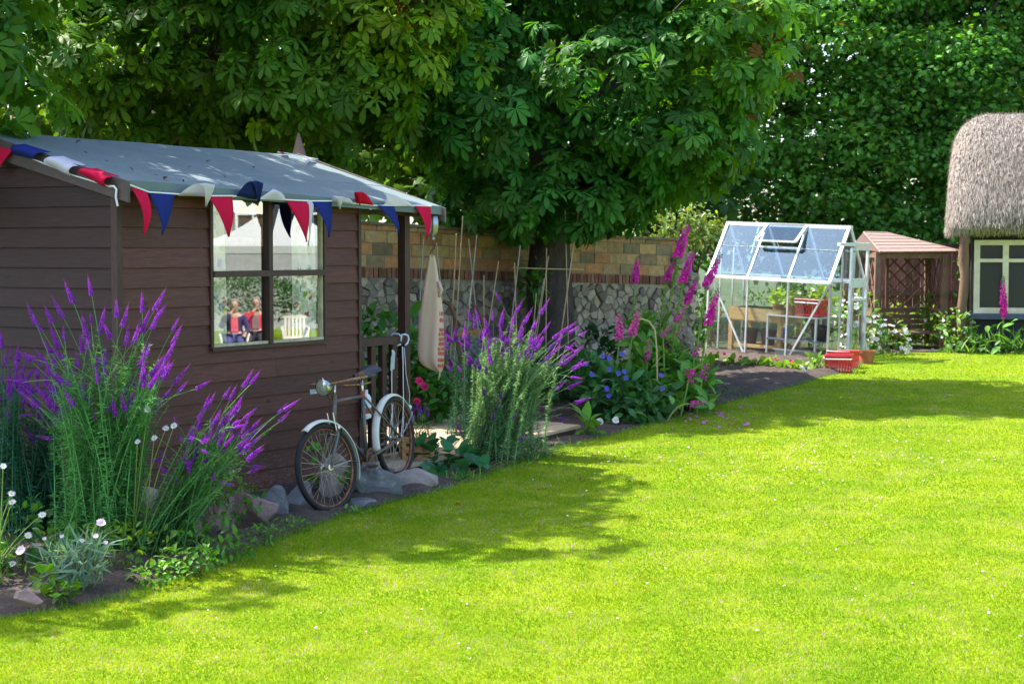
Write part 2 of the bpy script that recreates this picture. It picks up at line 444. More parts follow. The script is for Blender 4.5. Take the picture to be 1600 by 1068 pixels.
# roof
def m_felt():
    m, n, b = newmat("roof_felt")
    c = mixc(n, ramp(n, tex_noise(n, 2.2, 6), .3, .7), (.085, .125, .135), (.125, .165, .17))
    c = mixc(n, ramp(n, tex_noise(n, 260, 2), .55, .7), c, (.25, .29, .29))
    c = mixc(n, ramp(n, tex_noise(n, 7, 5), .66, .72), c, (.10, .125, .10))
    n.links.new(c, b.inputs['Base Color']); b.inputs['Roughness'].default_value = .85
    bump(n, b, tex_noise(n, 220, 3), .5, .004); return m
FELT = m_felt()
xs_ = np.linspace(RX0, RX1, 30)
mb = MB(); rows = []
for yy, dz in ((EY - .012, -.075), (EY - .012, 0), (EY + .3, 0), (EY + .62, 0), (EY + .63, .006), (EY + 1.1, .006), (RY, .006)):
    rows.append([(x, yy, roofz(x, max(yy, EY)) + .03 + dz + (.003 * math.sin(x * 5.1 + yy * 3) * (1 if abs(dz) < .01 else .3))) for x in xs_])
back = [[(x, 2 * RY - p[1], p[2]) for x, p in zip(xs_, r_)] for r_ in rows[::-1][1:]]
rows += back; k = len(xs_)
mb.add([p for r_ in rows for p in r_], [(i * k + j, i * k + j + 1, (i + 1) * k + j + 1, (i + 1) * k + j) for i in range(len(rows) - 1) for j in range(k - 1)])
roof = mb.build("roof", FELT, shed, smooth=False)
mb = MB()
for sgn in (0, 1):
    f = lambda y: y if not sgn else 2 * RY - y
    mb.add([(RX0 + .02, f(EY), eavez(RX0) - .03), (RX1 - .02, f(EY), eavez(RX1) - .03), (RX1 - .02, RY, RZ - .03), (RX0 + .02, RY, RZ - .03),
            (RX0 + .02, f(EY), eavez(RX0) - .004), (RX1 - .02, f(EY), eavez(RX1) - .004), (RX1 - .02, RY, RZ - .004), (RX0 + .02, RY, RZ - .004)],
           [(0, 1, 2, 3), (4, 7, 6, 5), (0, 4, 5, 1), (0, 3, 7, 4), (1, 5, 6, 2)])
mb.build("roof_deck", TRIM, roof)
def barge(x, nm, m, hh=.15):
    for sgn in (0, 1):
        f = lambda y: y if not sgn else 2 * RY - y
        e0 = EY - .045; mb = MB(); z0, z1 = roofz(x, EY) + .03, RZ + .055
        zz0 = z0 - .045 * (z1 - z0) / (RY - EY)
        mb.add([(x - .011, f(e0), zz0 - hh), (x - .011, f(RY), z1 - hh), (x - .011, f(RY), z1), (x - .011, f(e0), zz0),
                (x + .011, f(e0), zz0 - hh), (x + .011, f(RY), z1 - hh), (x + .011, f(RY), z1), (x + .011, f(e0), zz0)],
               [(0, 3, 2, 1), (4, 5, 6, 7), (0, 1, 5, 4), (3, 7, 6, 2), (0, 4, 7, 3), (1, 2, 6, 5)])
        mb.build(nm, m, shed)
barge(RX0 - .014, "bargeboard", BARK_TRIM)
barge(RX1 + .014, "bargeboard", paint("worn_bargeboard", (.17, .125, .11), .7, .35, 8, c2=(.07, .045, .04)), .13)
fx = RX1 + .04
mb = MB(); mb.add([(fx - .012, RY - .02, RZ - .12), (fx - .012, RY + .09, RZ - .02), (fx - .012, RY, RZ + .25), (fx - .012, RY - .1, RZ - .02),
                   (fx + .012, RY - .02, RZ - .12), (fx + .012, RY + .09, RZ - .02), (fx + .012, RY, RZ + .25), (fx + .012, RY - .1, RZ - .02)],
                  [(0, 3, 2, 1), (4, 5, 6, 7), (0, 1, 5, 4), (1, 2, 6, 5), (2, 3, 7, 6), (3, 0, 4, 7)])
mb.build("finial", paint("finial_wood", (.12, .08, .075), .7, .3), shed)
# window: jambs, bars, panes with a cream putty edge
def m_glass(name, refl, tint=(1, 1, 1), rough=0.0, sheen=(.95, .97, .97)):
    m, n, b = newmat(name)
    g = n.nodes.new("ShaderNodeBsdfGlossy"); g.inputs['Roughness'].default_value = rough; g.inputs[0].default_value = (*sheen, 1)
    t = n.nodes.new("ShaderNodeBsdfTransparent"); t.inputs[0].default_value = (*tint, 1)
    mx = n.nodes.new("ShaderNodeMixShader"); mx.inputs[0].default_value = refl
    n.links.new(t.outputs[0], mx.inputs[1]); n.links.new(g.outputs[0], mx.inputs[2]); n.links.new(mx.outputs[0], n.nodes["Material Output"].inputs[0])
    return m
WINGLASS = m_glass("window_glass", .33, (.9, .92, .9), .012)
PUTTY = paint("window_putty", (.42, .36, .24), .7, .3, 12)
win = bpy.data.objects.new("window", None); link(win, shed)
WZ1, WM, WT = 2.34, 1.725, 1.73
mb = MB(); mb.bb((WX0 - .018, -.03, WZ0), (WX0 + .014, .05, WZ1)); mb.bb((WX1 - .012, -.03, WZ0), (WX1 + .018, .05, WZ1)); mb.bb((WX0 + .014, -.024, WZ1 - .03), (WX1 - .012, .05, WZ1))
mb.build("frame", TRIM, win)
mb = MB(); mb.bb((WM - .024, -.034, WZ0 + .002), (WM + .024, .012, WZ1 - .03)); mb.bb((WX0 + .014, -.039, WT - .024), (WX1 - .012, .008, WT + .024)); mb.build("glazing_bars", TRIM, win)
mb = MB(); mb.bb((WX0 - .018, -.045, WZ0 - .03), (WX1 + .018, .0, WZ0 - .004)); mb.build("sill", TRIM, win)
mb = MB(); mb.bb((WX0 + .014, -.02, WZ0), (WX1 - .012, .03, WZ0 + .022)); mb.bb((WX1 - .03, -.012, WZ0 + .022), (WX1 - .012, .03, WZ1 - .03)); mb.build("putty_edge", PUTTY, win)
for (x0, x1) in ((WX0 + .014, WM - .024), (WM + .024, WX1 - .03)):
    for (z0, z1) in ((WZ0 + .022, WT - .024), (WT + .024, WZ1 - .03)):
        mb = MB(); yy = .008; t_ = rnd.uniform(-.0006, .0006)
        mb.add([(x0, yy, z0), (x1, yy + t_, z0), (x1, yy + t_, z1), (x0, yy, z1)], [(0, 1, 2, 3)]); mb.build("pane", WINGLASS, win)
# porch: post, railing, balusters, far post
mb = MB(); mb.bb((3.69, .0, -.05), (3.77, .08, eavez(3.7) - .02)); mb.build("porch_post", TRIM, shed)
mb = MB(); mb.bb((3.69, SW - .08, -.05), (3.77, SW, eavez(3.7) - .02)); mb.build("porch_post", TRIM, shed)
rail = bpy.data.objects.new("railing", None); link(rail, shed)
mb = MB(); mb.bb((SL_ + .045, -.01, 1.075), (3.685, .075, 1.145)); mb.build("handrail", TRIM, rail)
mb = MB(); mb.bb((SL_ + .045, .01, .10), (3.685, .06, .16)); mb.build("bottom_rail", TRIM, rail)
for x in (3.04, 3.21, 3.38, 3.54):
    mb = MB(); mb.bb((x - .033, .012, .16), (x + .033, .058, 1.075)); mb.build("baluster", TRIM, rail)
# soffit plate along the porch
mb = MB(); mb.bb((SL_ + .045, .0, eavez(3.3) - .075), (4.0, .06, eavez(3.8) - .02)); mb.build("porch_beam", TRIM, shed)

# ================================================================== old garden wall: rubble foot, brick-on-edge band, block top
WA, WBp = Vector((-1.84, 20.7, 0)), Vector((2.52, 24.86, 0))
WD = (WBp - WA).normalized(); WN = Vector((WD.y, -WD.x, 0)); WLEN = (WBp - WA).length
WMAT = Matrix.Translation(WA) @ Matrix.Rotation(math.atan2(WD.y, WD.x), 4, 'Z')
gw = thing("garden_wall", "old boundary wall of rubble stone below and weathered orange blocks above", "wall", mat=WMAT)
STONE = paint("wall_stone", (.27, .24, .19), .9, .3, 14, attr=True, bumpd=.02, c2=(.30, .29, .25), thr=(.6, .75))
BLOCK = paint("wall_block", (.34, .215, .10), .9, .25, 11, attr=True, bumpd=.012, c2=(.16, .12, .07), thr=(.58, .72))
BAND = paint("wall_band_brick", (.20, .085, .055), .9, .3, 11, attr=True, bumpd=.01)
MORT = paint("wall_mortar", (.22, .18, .12), .95, .25, 20, bumpd=.01)
LIME = paint("wall_lime", (.33, .29, .22), .95, .25, 20, bumpd=.02)
def wtop(x): return 2.36 - .04 * x if x < 3.4 else 2.235 - .022 * (x - 3.4)
def wband(x): return 1.75 - .030 * x
mb = MB(); mb.add([(-6, -.004, -.5), (WLEN, -.004, -.3), (WLEN, -.004, wband(WLEN) - .06), (-6, -.004, wband(-6) - .06), (-6, .3, -.5), (WLEN, .3, -.3), (WLEN, .3, wband(WLEN) - .06), (-6, .3, wband(-6) - .06)],
                  [(0, 1, 2, 3), (4, 7, 6, 5), (3, 2, 6, 7), (1, 5, 6, 2), (0, 3, 7, 4)])
mb.build("rubble_bed", LIME, gw)
def stone(mb, c, sx_, sy_, sz_, r, n=7, col=None):
    """one irregular flat-faced stone: a jittered many-sided slab"""
    a0 = r.random() * 6; ang = [a0 + 2 * PI * (k + r.uniform(-.28, .28)) / n for k in range(n)]; rr = [r.uniform(.8, 1.12) for _ in ang]
    vs = []
    for (yy, sc) in ((.5, 1.0), (-.36, 1.0), (-.5, .9)):
        for a, q in zip(ang, rr): vs.append((c[0] + math.cos(a) * q * sc * sx_ / 2, c[1] + yy * sy_ + r.uniform(-.1, .1) * sy_, c[2] + math.sin(a) * q * sc * sz_ / 2))
    fs = [tuple(range(2 * n + n - 1, 2 * n - 1, -1))]
    for i in range(2):
        for k in range(n): fs.append((i * n + k, (i + 1) * n + k, (i + 1) * n + (k + 1) % n, i * n + (k + 1) % n))
    mb.add(vs, fs, col)
r = random.Random(5)
def voro(x0, x1, z0, z1, dx, dz, grow=.9):
    """irregular stones that fit each other: cells of a jittered grid, shrunk to leave mortar joints"""
    nx, nz = int((x1 - x0) / dx), int((z1 - z0) / dz); pt = {}
    for i in range(-1, nx + 2):
        for j in range(-1, nz + 2): pt[i, j] = Vector((x0 + (i + .5 + (j % 2) * .5 + r.uniform(-.42, .42)) * dx, z0 + (j + .5 + r.uniform(-.40, .40)) * dz))
    out = []
    for (i, j), c in pt.items():
        if not (0 <= i <= nx and 0 <= j <= nz): continue
        poly = [c + Vector(q) for q in ((-1, -1), (1, -1), (1, 1), (-1, 1))]
        for di in (-2, -1, 0, 1, 2):
            for dj in (-2, -1, 0, 1, 2):
                o = pt.get((i + di, j + dj))
                if o is None or o is c: continue
                m_ = (c + o) / 2; d = o - c; new = []
                for a, b_ in zip(poly, poly[1:] + poly[:1]):
                    sa, sb = (a - m_).dot(d), (b_ - m_).dot(d)
                    if sa <= 0: new.append(a)
                    if (sa < 0) != (sb < 0): new.append(a + (b_ - a) * (sa / (sa - sb)))
                poly = new
                if len(poly) < 3: break
        if len(poly) >= 3: out.append((c, poly))
    return out
mb = MB()
for c, poly in voro(-1.6, WLEN, -.25, 1.7, .14, .09):
    if max(q.y for q in poly) > wband(c.x) - .065:
        poly = [Vector((q.x, min(q.y, wband(q.x) - .066))) for q in poly]
        if c.y > wband(c.x) - .09: continue
    k = r.uniform(.45, 1.4); t = r.uniform(-.02, .12); col = (k * (1 + t), k, k * (1 - t)); out_ = r.uniform(-.065, -.018); n = len(poly); vs = []
    for (yy, sc) in ((.04, .98), (out_ + .012, .965), (out_, .84)): vs += [(c.x + (q.x - c.x) * sc, yy + r.uniform(-.004, .004), c.y + (q.y - c.y) * sc) for q in poly]
    mb.add(vs, [(i_ * n + q, i_ * n + (q + 1) % n, (i_ + 1) * n + (q + 1) % n, (i_ + 1) * n + q) for i_ in range(2) for q in range(n)] + [tuple(range(2 * n, 3 * n))], col)
mb.build("rubble_stones", STONE, gw)
mb = MB(); x = -3.0
while x < WLEN - .06:
    z0 = wband(x) - .06; k = r.uniform(.55, 1.35); mb.bb((x, -.03 + r.uniform(-.008, .008), z0), (x + .058, .2, z0 + .115 + r.uniform(-.006, .004)), (k, k * r.uniform(.75, 1.3), k * r.uniform(.8, 1.2))); x += .07
mb.build("brick_band", BAND, gw)
mb = MB(); mb.add([(-6, .025, wband(-6) - .055), (WLEN, .025, wband(WLEN) - .055), (WLEN, .025, wtop(WLEN) - .03), (3.4, .025, wtop(3.4) - .03), (3.4, .025, wtop(3.39) - .05), (-6, .025, wtop(-6) - .05)], [(0, 1, 2, 3, 4, 5)])
mb.build("mortar", MORT, gw, solid=.05)
mb = MB(); row = 0
while True:
    any_ = False; x = -3.0 + (row % 2) * .2
    while x < WLEN:
        wd = r.uniform(.26, .36); z0 = wband(x) + .06 + row * .148; z1 = min(z0 + .137, wtop(x + wd / 2) - .035)
        if z1 - z0 > .05:
            any_ = True; k = r.uniform(.75, 1.2); q = r.random()
            c = (k * 1.15, k * 1.15, k * 1.1) if q < .55 else (k * 1.2, k * .9, k * .8) if q < .88 else (k * .66, k * .74, k * .85)
            mb.bb((x, -.008 + r.uniform(-.008, .008), z0), (min(x + wd - .012, WLEN), .27, z1), c)
        x += wd
    row += 1
    if not any_ or row > 9: break
mb.build("blocks", BLOCK, gw, bevel=.006)
mb = MB(); x = -3.0
while x < WLEN:
    x1 = min(x + r.uniform(.3, .5), WLEN); k = r.uniform(.6, 1.2); mb.add([(x, -.05, wtop(x) - .035), (x1 - .008, -.05, wtop(x1 - .01) - .035), (x1 - .008, .32, wtop(x1 - .01) - .03), (x, .32, wtop(x) - .03),
      (x, -.05, wtop(x)), (x1 - .008, -.05, wtop(x1 - .01) - r.uniform(0, .008)), (x1 - .008, .32, wtop(x1 - .01)), (x, .32, wtop(x))], [(0, 3, 2, 1), (4, 5, 6, 7), (0, 1, 5, 4), (1, 2, 6, 5), (2, 3, 7, 6), (3, 0, 4, 7)], (k, k * .95, k * .9)); x = x1
mb.build("coping", paint("wall_coping", (.2, .16, .12), .9, .3, 9, attr=True), gw)
# rough end pier of the wall, all stone
mb = MB(); px0 = WLEN - .42
for q in range(70):
    c = (px0 + r.uniform(0, .6), r.uniform(-.02, .25), r.uniform(.2, 2.02)); k = r.uniform(.8, 1.5); stone(mb, c, r.uniform(.15, .28), .2, r.uniform(.1, .2), r, 6, (k, k * .95, k * .88))
mb.bb((px0 + .05, .02, -.3), (px0 + .55, .3, 1.98)); mb.build("end_pier", STONE, gw)

# ================================================================== trees
BARK = paint("bark", (.055, .043, .036), .95, .45, 10, stretch=(1, 1, .25), bumpd=.05, fine=14, c2=(.13, .11, .095), thr=(.58, .7))
CHEST = foliage("chestnut_leaves", .4, .5, .18, (1.7, 1.5, .3), spots=(.17, .085, .02), spotscale=13)
CHESTG = foliage("chestnut_leaves_plain", .4, .5, .18, (1.7, 1.5, .3))
SYC = foliage("sycamore_leaves", .42, .4, .3, (1.7, 1.5, .4))
TPL = [chestnut_tpl(s, 7) for s in (1, 2)] + [chestnut_tpl(3, 5)]
def boughs(ells, seed, size, flat=.42, per=5.0):
    """break a crown's big lobes into many overlapping flattish boughs with gaps between"""
    g = np.random.default_rng(seed + 500); out = []
    for c, r_ in ells:
        n = int(per * (r_[0] * r_[2] + r_[0] * r_[1]) / size ** 2 / 2.2)
        D = nrm(g.normal(size=(n, 3))); 
        for d in D:
            s = size * g.uniform(.65, 1.3); q = np.array(c) + d * np.array(r_) * g.uniform(.55, 1.0); out.append((tuple(q), (s, s, s * flat)))
    return out
def crown_points(ells, n, seed, lo=.72):
    g = np.random.default_rng(seed); vol = np.array([e[1][0] * e[1][1] + e[1][1] * e[1][2] + e[1][0] * e[1][2] for e in ells]); ix = g.choice(len(ells), n, p=vol / vol.sum())
    D = nrm(g.normal(size=(n, 3))); rad = lo + (1.02 - lo) * g.random(n) ** .6
    Cc = np.array([e[0] for e in ells], float)[ix]; Rr = np.array([e[1] for e in ells], float)[ix]
    P = Cc + D * Rr * rad[:, None]; N = nrm(D / Rr)
    inside = np.zeros(n, bool)
    for e in ells:
        q = ((P - np.array(e[0])) / np.array(e[1])); inside |= (np.linalg.norm(q, axis=1) < .62)
    return P[~inside], N[~inside], g
def trunk(t, base, top, r0, r1, limbs, seed, mat=BARK):
    r = random.Random(seed); mb = MB(); b, tp = Vector(base), Vector(top); pts = [b - Vector((0, 0, .2))] + [b.lerp(tp, k / 5) + Vector((r.uniform(-.05, .05), r.uniform(-.05, .05), 0)) for k in range(6)]
    rs = [r0 * 1.5, r0 * 1.2] + [r0 + (r1 - r0) * k / 5 for k in range(1, 6)]
    vs0 = len(mb.v); mb.tube(pts, rs, 18)
    for i in range(len(mb.v)):                       # ribs and hollows of the bark
        v = Vector(mb.v[i]); k = mnoise.noise(Vector((v.x * 7, v.y * 7, v.z * 1.2))) * .09 * r0 / .3
        c = b.lerp(tp, max(0, min(1, (v.z - b.z) / (tp.z - b.z)))); d = Vector((v.x - c.x, v.y - c.y, 0)); mb.v[i] = tuple(v + d.normalized() * k * 1.2)
    mb.build("trunk", mat, t, smooth=True, world=True)
    mb = MB()
    for (e, rr) in limbs:
        e = Vector(e); s = b.lerp(tp, r.uniform(.7, 1)); m_ = s.lerp(e, .5) + Vector((r.uniform(-.2, .2), r.uniform(-.2, .2), r.uniform(0, .35)))
        q = [(1 - u) ** 2 * s + 2 * u * (1 - u) * m_ + u * u * e for u in [k / 6 for k in range(7)]]
        mb.tube(q, [rr * (1 - .85 * k / 6) for k in range(7)], 7)
    if limbs: mb.build("limbs", mat, t, smooth=True, world=True)
def chestnut(label, base, top, r0, ells, n_clump, seed, size=.2, base_col=(.024, .09, .013), mat=CHEST, warm=None, skip=None):
    t = thing("horse_chestnut_tree", label, "tree", (base[0], base[1], base[2]))
    P, N, g = crown_points(list(ells) + boughs(ells, seed, .62, .5, 3.2), n_clump, seed)
    if skip is not None:
        k_ = ~skip(P); P, N = P[k_], N[k_]
    trunk(t, base, top, r0, r0 * .7, [(tuple(P[g.integers(len(P))] * .9 + np.array(ells[0][0]) * .1), r0 * g.uniform(.12, .3)) for _ in range(16)], seed)
    k = 6                                             # a rosette of leaves at each shoot tip
    n = len(P); ax = nrm(N * .8 + np.array([0, 0, .35]) + g.normal(0, .25, (n, 3)))
    X, _, _ = frames(np.cross(ax, np.array([.3, .7, .1])), ax); Yv = np.cross(ax, X)
    Ps = []; Ys = []; Zs = []; Ss = []; Cs = []
    cl = .75 + .5 * g.random(n); hue = g.normal(0, .08, n)
    for j in range(k):
        a = 2 * PI * j / k + g.random(n) * .8
        d = nrm(X * np.cos(a)[:, None] + Yv * np.sin(a)[:, None] + ax * g.uniform(.05, .5, n)[:, None])
        s = size * g.uniform(.7, 1.3, n)
        Ps.append(P + d * (s * .55)[:, None] + g.normal(0, .03, (n, 3)))
        dr = g.uniform(.25, .9, n)[:, None]
        y = nrm(d - np.array([0, 0, 1.0]) * dr); Ys.append(y); Zs.append(nrm(ax * .6 + np.array([0, 0, .9]) + g.normal(0, .28, (n, 3)))); Ss.append(s)
        v = cl * g.uniform(.75, 1.3, n)
        c = np.array(base_col)[None] * v[:, None] * np.stack([1 + hue * 2 + .15, 1 + 0 * hue, 1 - hue], -1)
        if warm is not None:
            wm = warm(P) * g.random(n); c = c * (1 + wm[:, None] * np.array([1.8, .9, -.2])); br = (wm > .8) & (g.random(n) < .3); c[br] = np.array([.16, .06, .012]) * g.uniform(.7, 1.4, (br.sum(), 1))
        Cs.append(np.clip(c, .002, 1))
    Ps, Ys, Zs, Ss, Cs = [np.concatenate(q) for q in (Ps, Ys, Zs, Ss, Cs)]
    idx = g.integers(0, 3, len(Ps)); Vs = []; Fs = []; Cc = []; off = 0
    for q in range(3):
        m_ = idx == q; TV, TF = TPL[q]; Xa, Ya, Za = frames(Ys[m_], Zs[m_])
        V = (TV[None, :, 0:1] * Xa[:, None] + TV[None, :, 1:2] * Ya[:, None] + TV[None, :, 2:3] * Za[:, None]) * Ss[m_][:, None, None] + Ps[m_][:, None]
        k2 = len(TV); Fs.append((TF[None] + (np.arange(m_.sum()) * k2)[:, None, None]).reshape(-1, 4) + off); Vs.append(V.reshape(-1, 3)); off += V.shape[0] * k2; Cc.append(np.repeat(Cs[m_], k2, 0))
    nparr_mesh("crown", np.concatenate(Vs), np.concatenate(Fs), np.concatenate(Cc), mat, t, True)
    return t
def E(px, py, Y, rx, ry, rz):
    p = at(px, py, Y); return (tuple(p), (rx, ry, rz))
# middle chestnut in front of the wall
b = G(862, 612); b = Vector((.5, 22.1, gz(22.1)))
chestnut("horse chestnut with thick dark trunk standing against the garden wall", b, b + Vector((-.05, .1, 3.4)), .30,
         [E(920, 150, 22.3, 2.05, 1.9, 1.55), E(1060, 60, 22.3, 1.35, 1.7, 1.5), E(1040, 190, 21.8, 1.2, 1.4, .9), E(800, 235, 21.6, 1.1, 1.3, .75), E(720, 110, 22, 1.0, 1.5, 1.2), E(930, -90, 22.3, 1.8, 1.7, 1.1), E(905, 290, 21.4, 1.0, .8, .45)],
         2700, 21, .178, (.038, .150, .020), CHESTG, warm=lambda P: np.clip((P[:, 0] - 1.7) / 1.2, 0, 1))  # sun glow painted as yellower, brighter leaf colour towards the right edge
# chestnut behind the shed
b = Vector((-4.2, 21.2, gz(21)))
chestnut("horse chestnut with browning yellow leaf edges rising behind the shed roof", b, b + Vector((0, 0, 3.9)), .24,
         [E(330, 60, 20.8, 1.6, 1.7, 1.25), E(480, 90, 20.4, 1.35, 1.5, 1.15), E(590, 60, 20.2, .85, 1.2, 1.0), E(200, 90, 20.8, 1.0, 1.5, 1.05), E(380, -120, 20.8, 2.1, 1.9, 1.6), E(560, 190, 20.4, .6, .9, .5), E(170, 190, 20.8, .5, .8, .5)],
         2450, 31, .178, (.060, .158, .010), CHEST, warm=lambda P: np.clip((P[:, 0] + 2.6) / 1.3, 0, 1) * np.clip((P[:, 2] - 3.6) / 1, 0, 1))
# chestnut at the left edge, overhanging the gable; most of it stands outside the picture
b = Vector((-7.4, 15.6, gz(15.6)))
chestnut("horse chestnut at the photo's left edge, its branch hanging over the shed gable", b, b + Vector((.1, -.2, 3.6)), .26,
         [((-6.8, 15.4, 5.2), (2.0, 2.0, 1.3)), ((-4.6, 15.0, 5.4), (1.4, 1.6, .65)), ((-3.9, 16.2, 5.7), (1.0, .9, .5)), ((-4.7, 15.0, 5.9), (1.4, 1.7, .5)), ((-4.2, 16.2, 6.0), (1.0, 1.0, .45)), ((-4.3, 15.6, 5.0), (1.2, 1.2, .5)), ((-5.4, 14.9, 4.9), (1.3, 1.9, .8)), ((-4.95, 13.75, 3.9), (.95, .9, 1.0)), ((-4.7, 13.5, 3.3), (.6, .6, .75)), ((-4.0, 15.3, 5.0), (.9, 1.2, .6)), ((-5.9, 11.95, 5.5), (.95, .5, .4)), ((-6.5, 13.2, 5.3), (.9, 1.0, .6)), ((-7.0, 15.6, 6.4), (1.8, 2.0, 1.0))],
     2000, 41, .19, (.055, .17, .016), CHESTG)
def broadleaf(name, label, base, top, r0, ells, n, seed, size, col, mat=SYC, lo=.55, tpl=MAPLE, cat="tree", k=8, spread=.26, group=None, var=.5, limbs=12, bough=0):
    t = thing(name, label, cat, tuple(base), group=group)
    P, N, g = crown_points(boughs(ells, seed, bough) if bough else ells, n, seed, lo)
    trunk(t, base, top, r0, r0 * .6, [(tuple(P[g.integers(len(P))]), r0 * g.uniform(.12, .3)) for _ in range(limbs)], seed)
    cl = 1 + var * (2 * g.random(len(P)) - 1)
    # spray: leaves in flat layered tiers round each tip
    Pl = np.repeat(P, k, 0); Nl = np.repeat(N, k, 0); m_ = len(Pl)
    off = g.normal(0, 1, (m_, 3)) * np.array([spread, spread, spread * .35]); Pl = Pl + off
    Y = nrm(Nl * .6 + g.normal(0, .6, (m_, 3)) + np.array([0, 0, -.45])); Z = nrm(Nl * .3 + np.array([0, 0, 1.0]) + g.normal(0, .42, (m_, 3)))
    c = np.array(col)[None] * (np.repeat(cl, k) * g.uniform(.75, 1.3, m_))[:, None]
    ye = g.random(m_) < .015; c[ye] = np.array([.20, .17, .02])
    scatter("crown", tpl, Pl, Y, Z, size * g.uniform(.7, 1.3, m_), c, mat, t)
    return t
SG = (.09, .245, .03)
b = Vector((6.0, 37, .65)); broadleaf("sycamore_tree", "tall dark sycamore rising directly behind the greenhouse", b, b + Vector((0, 0, 5)), .3,
    [E(1210, 130, 36, 2.2, 2.0, 2.2), E(1330, 40, 37, 2.0, 2, 2.2), E(1180, -60, 37, 2.2, 2, 2), E(1250, 270, 35.5, 1.9, 1.4, 1.0), E(1120, 290, 35.5, 1.2, 1.2, .9), E(1330, 215, 36, 1.4, 1.4, 1.2), E(1180, 360, 35.5, 1.6, 1, .9), E(1290, 350, 35, 1.5, 1, .9), E(1080, 340, 36, 1.5, 1, .9)], 7400, 51, .10, SG, bough=.75)
b = Vector((9.2, 37.6, .65)); broadleaf("sycamore_tree", "tall dark sycamore between greenhouse and thatched cottage, behind the arbour", b, b + Vector((0, 0, 5)), .3,
    [E(1440, 120, 37, 1.9, 2.0, 2.4), E(1530, 20, 37.5, 2.0, 2, 2.0), E(1420, -60, 37.5, 2.2, 2, 2), E(1420, 290, 36, 1.4, 1.4, 1.1), E(1480, 230, 36.5, 1.2, 1.4, 1.3), E(1380, 370, 35.5, 1.5, 1, .9), E(1480, 350, 35.8, 1.5, 1, 1.0), E(1500, 120, 37, 1.4, 1.4, 1.4)], 7400, 52, .10, (.08, .23, .034), bough=.75)
b = Vector((12.6, 38, .65)); broadleaf("sycamore_tree", "sycamore standing behind the thatched roof at the right edge", b, b + Vector((0, 0, 5)), .3,
    [E(1640, 60, 38, 2.2, 2.2, 2.6), E(1640, -80, 38, 2.4, 2, 2), E(1570, 160, 38, 1.3, 1.5, 1.6)], 4000, 53, .10, (.09, .245, .03), bough=.8)
b = Vector((-1.2, 33, .6)); broadleaf("sycamore_tree", "bright lime green tree glimpsed over the wall between shed and trunk", b, b + Vector((0, 0, 3.5)), .22,
    [E(700, 270, 32, 1.9, 1.2, 1.1), E(640, 200, 33, 1.4, 1.2, 1.2), E(820, 300, 32.5, 1.2, 1.0, .9), E(750, 60, 33, 2.2, 1.6, 2.0)], 900, 54, .2, (.10, .20, .014))
b = Vector((-8.6, 33, .6)); broadleaf("sycamore_tree", "sunlit yellow green tree showing left of the chestnut above the gable", b, b + Vector((0, 0, 3.5)), .22,
    [E(90, 160, 32, 1.5, 1.4, 1.9), E(20, 60, 33, 1.6, 1.5, 2.0), E(200, 100, 33.5, 1.6, 1.2, 2.4), E(330, 120, 33.5, 1.6, 1.2, 2.4), E(-120, 120, 33, 2, 1.6, 2.4)], 900, 55, .2, (.10, .19, .014))
b = Vector((-4.5, 36, .6)); broadleaf("sycamore_tree", "dense green tree closing the view behind the shed roof ridge", b, b + Vector((0, 0, 4)), .22,
    [E(450, 60, 35, 2.4, 1.4, 2.6), E(600, 90, 35, 2.0, 1.4, 2.6), E(540, -60, 36, 3, 2, 2), E(450, 230, 34, 2.4, 1.2, 1.0)], 1100, 56, .2, (.03, .085, .02))
b = Vector((2.0, 35, .6)); broadleaf("sycamore_tree", "leafy tree beyond the wall filling the gap behind the chestnut trunk", b, b + Vector((0, 0, 4)), .22,
    [E(900, 200, 34, 2.4, 1.2, 2.0), E(1040, 280, 33, 1.6, 1.2, 1.2), E(960, 20, 35, 3.0, 1.4, 2.2), E(880, 330, 32, 1.6, .8, .7)], 1100, 57, .19, (.035, .10, .02))
ELD = foliage("elder_leaves", .35, .45, .3)
b = Vector((3.0, 28.5, .5)); broadleaf("elder_shrub", "pale flowering elder shrub over the wall left of the greenhouse", b, b + Vector((0, 0, 1.2)), .06,
    [E(1065, 350, 28.3, .5, .5, .45), E(1010, 360, 28.3, .4, .4, .35), E(1100, 360, 28.3, .35, .4, .3)], 260, 58, .1, (.16, .24, .06), ELD, .4, LEAF, "shrub", 6, .1)

# ================================================================== bunting
def cloth(name, c, trans=.3):
    m, n, b = newmat(name); t = tex_noise(n, 300, 3)
    col = mixc(n, ramp(n, t, .3, .7), tuple(x * .85 for x in c), c)
    n.links.new(col, b.inputs['Base Color']); b.inputs['Roughness'].default_value = .9; b.inputs['Specular IOR Level'].default_value = .1
    tr = n.nodes.new("ShaderNodeBsdfTranslucent"); n.links.new(col, tr.inputs[0]); mx = n.nodes.new("ShaderNodeMixShader"); mx.inputs[0].default_value = trans
    n.links.new(b.outputs[0], mx.inputs[1]); n.links.new(tr.outputs[0], mx.inputs[2]); n.links.new(mx.outputs[0], n.nodes["Material Output"].inputs[0]); return m
RED, NAVY, WHITE = cloth("red_cotton", (.72, .014, .075)), cloth("navy_cotton", (.025, .04, .24)), cloth("white_cotton", (.86, .83, .92), .5)
CORD = paint("white_cord", (.7, .7, .68), .8, .1)
FM = {'r': (RED, "red triangular flag"), 'n': (NAVY, "navy blue triangular flag"), 'w': (WHITE, "white triangular flag")}
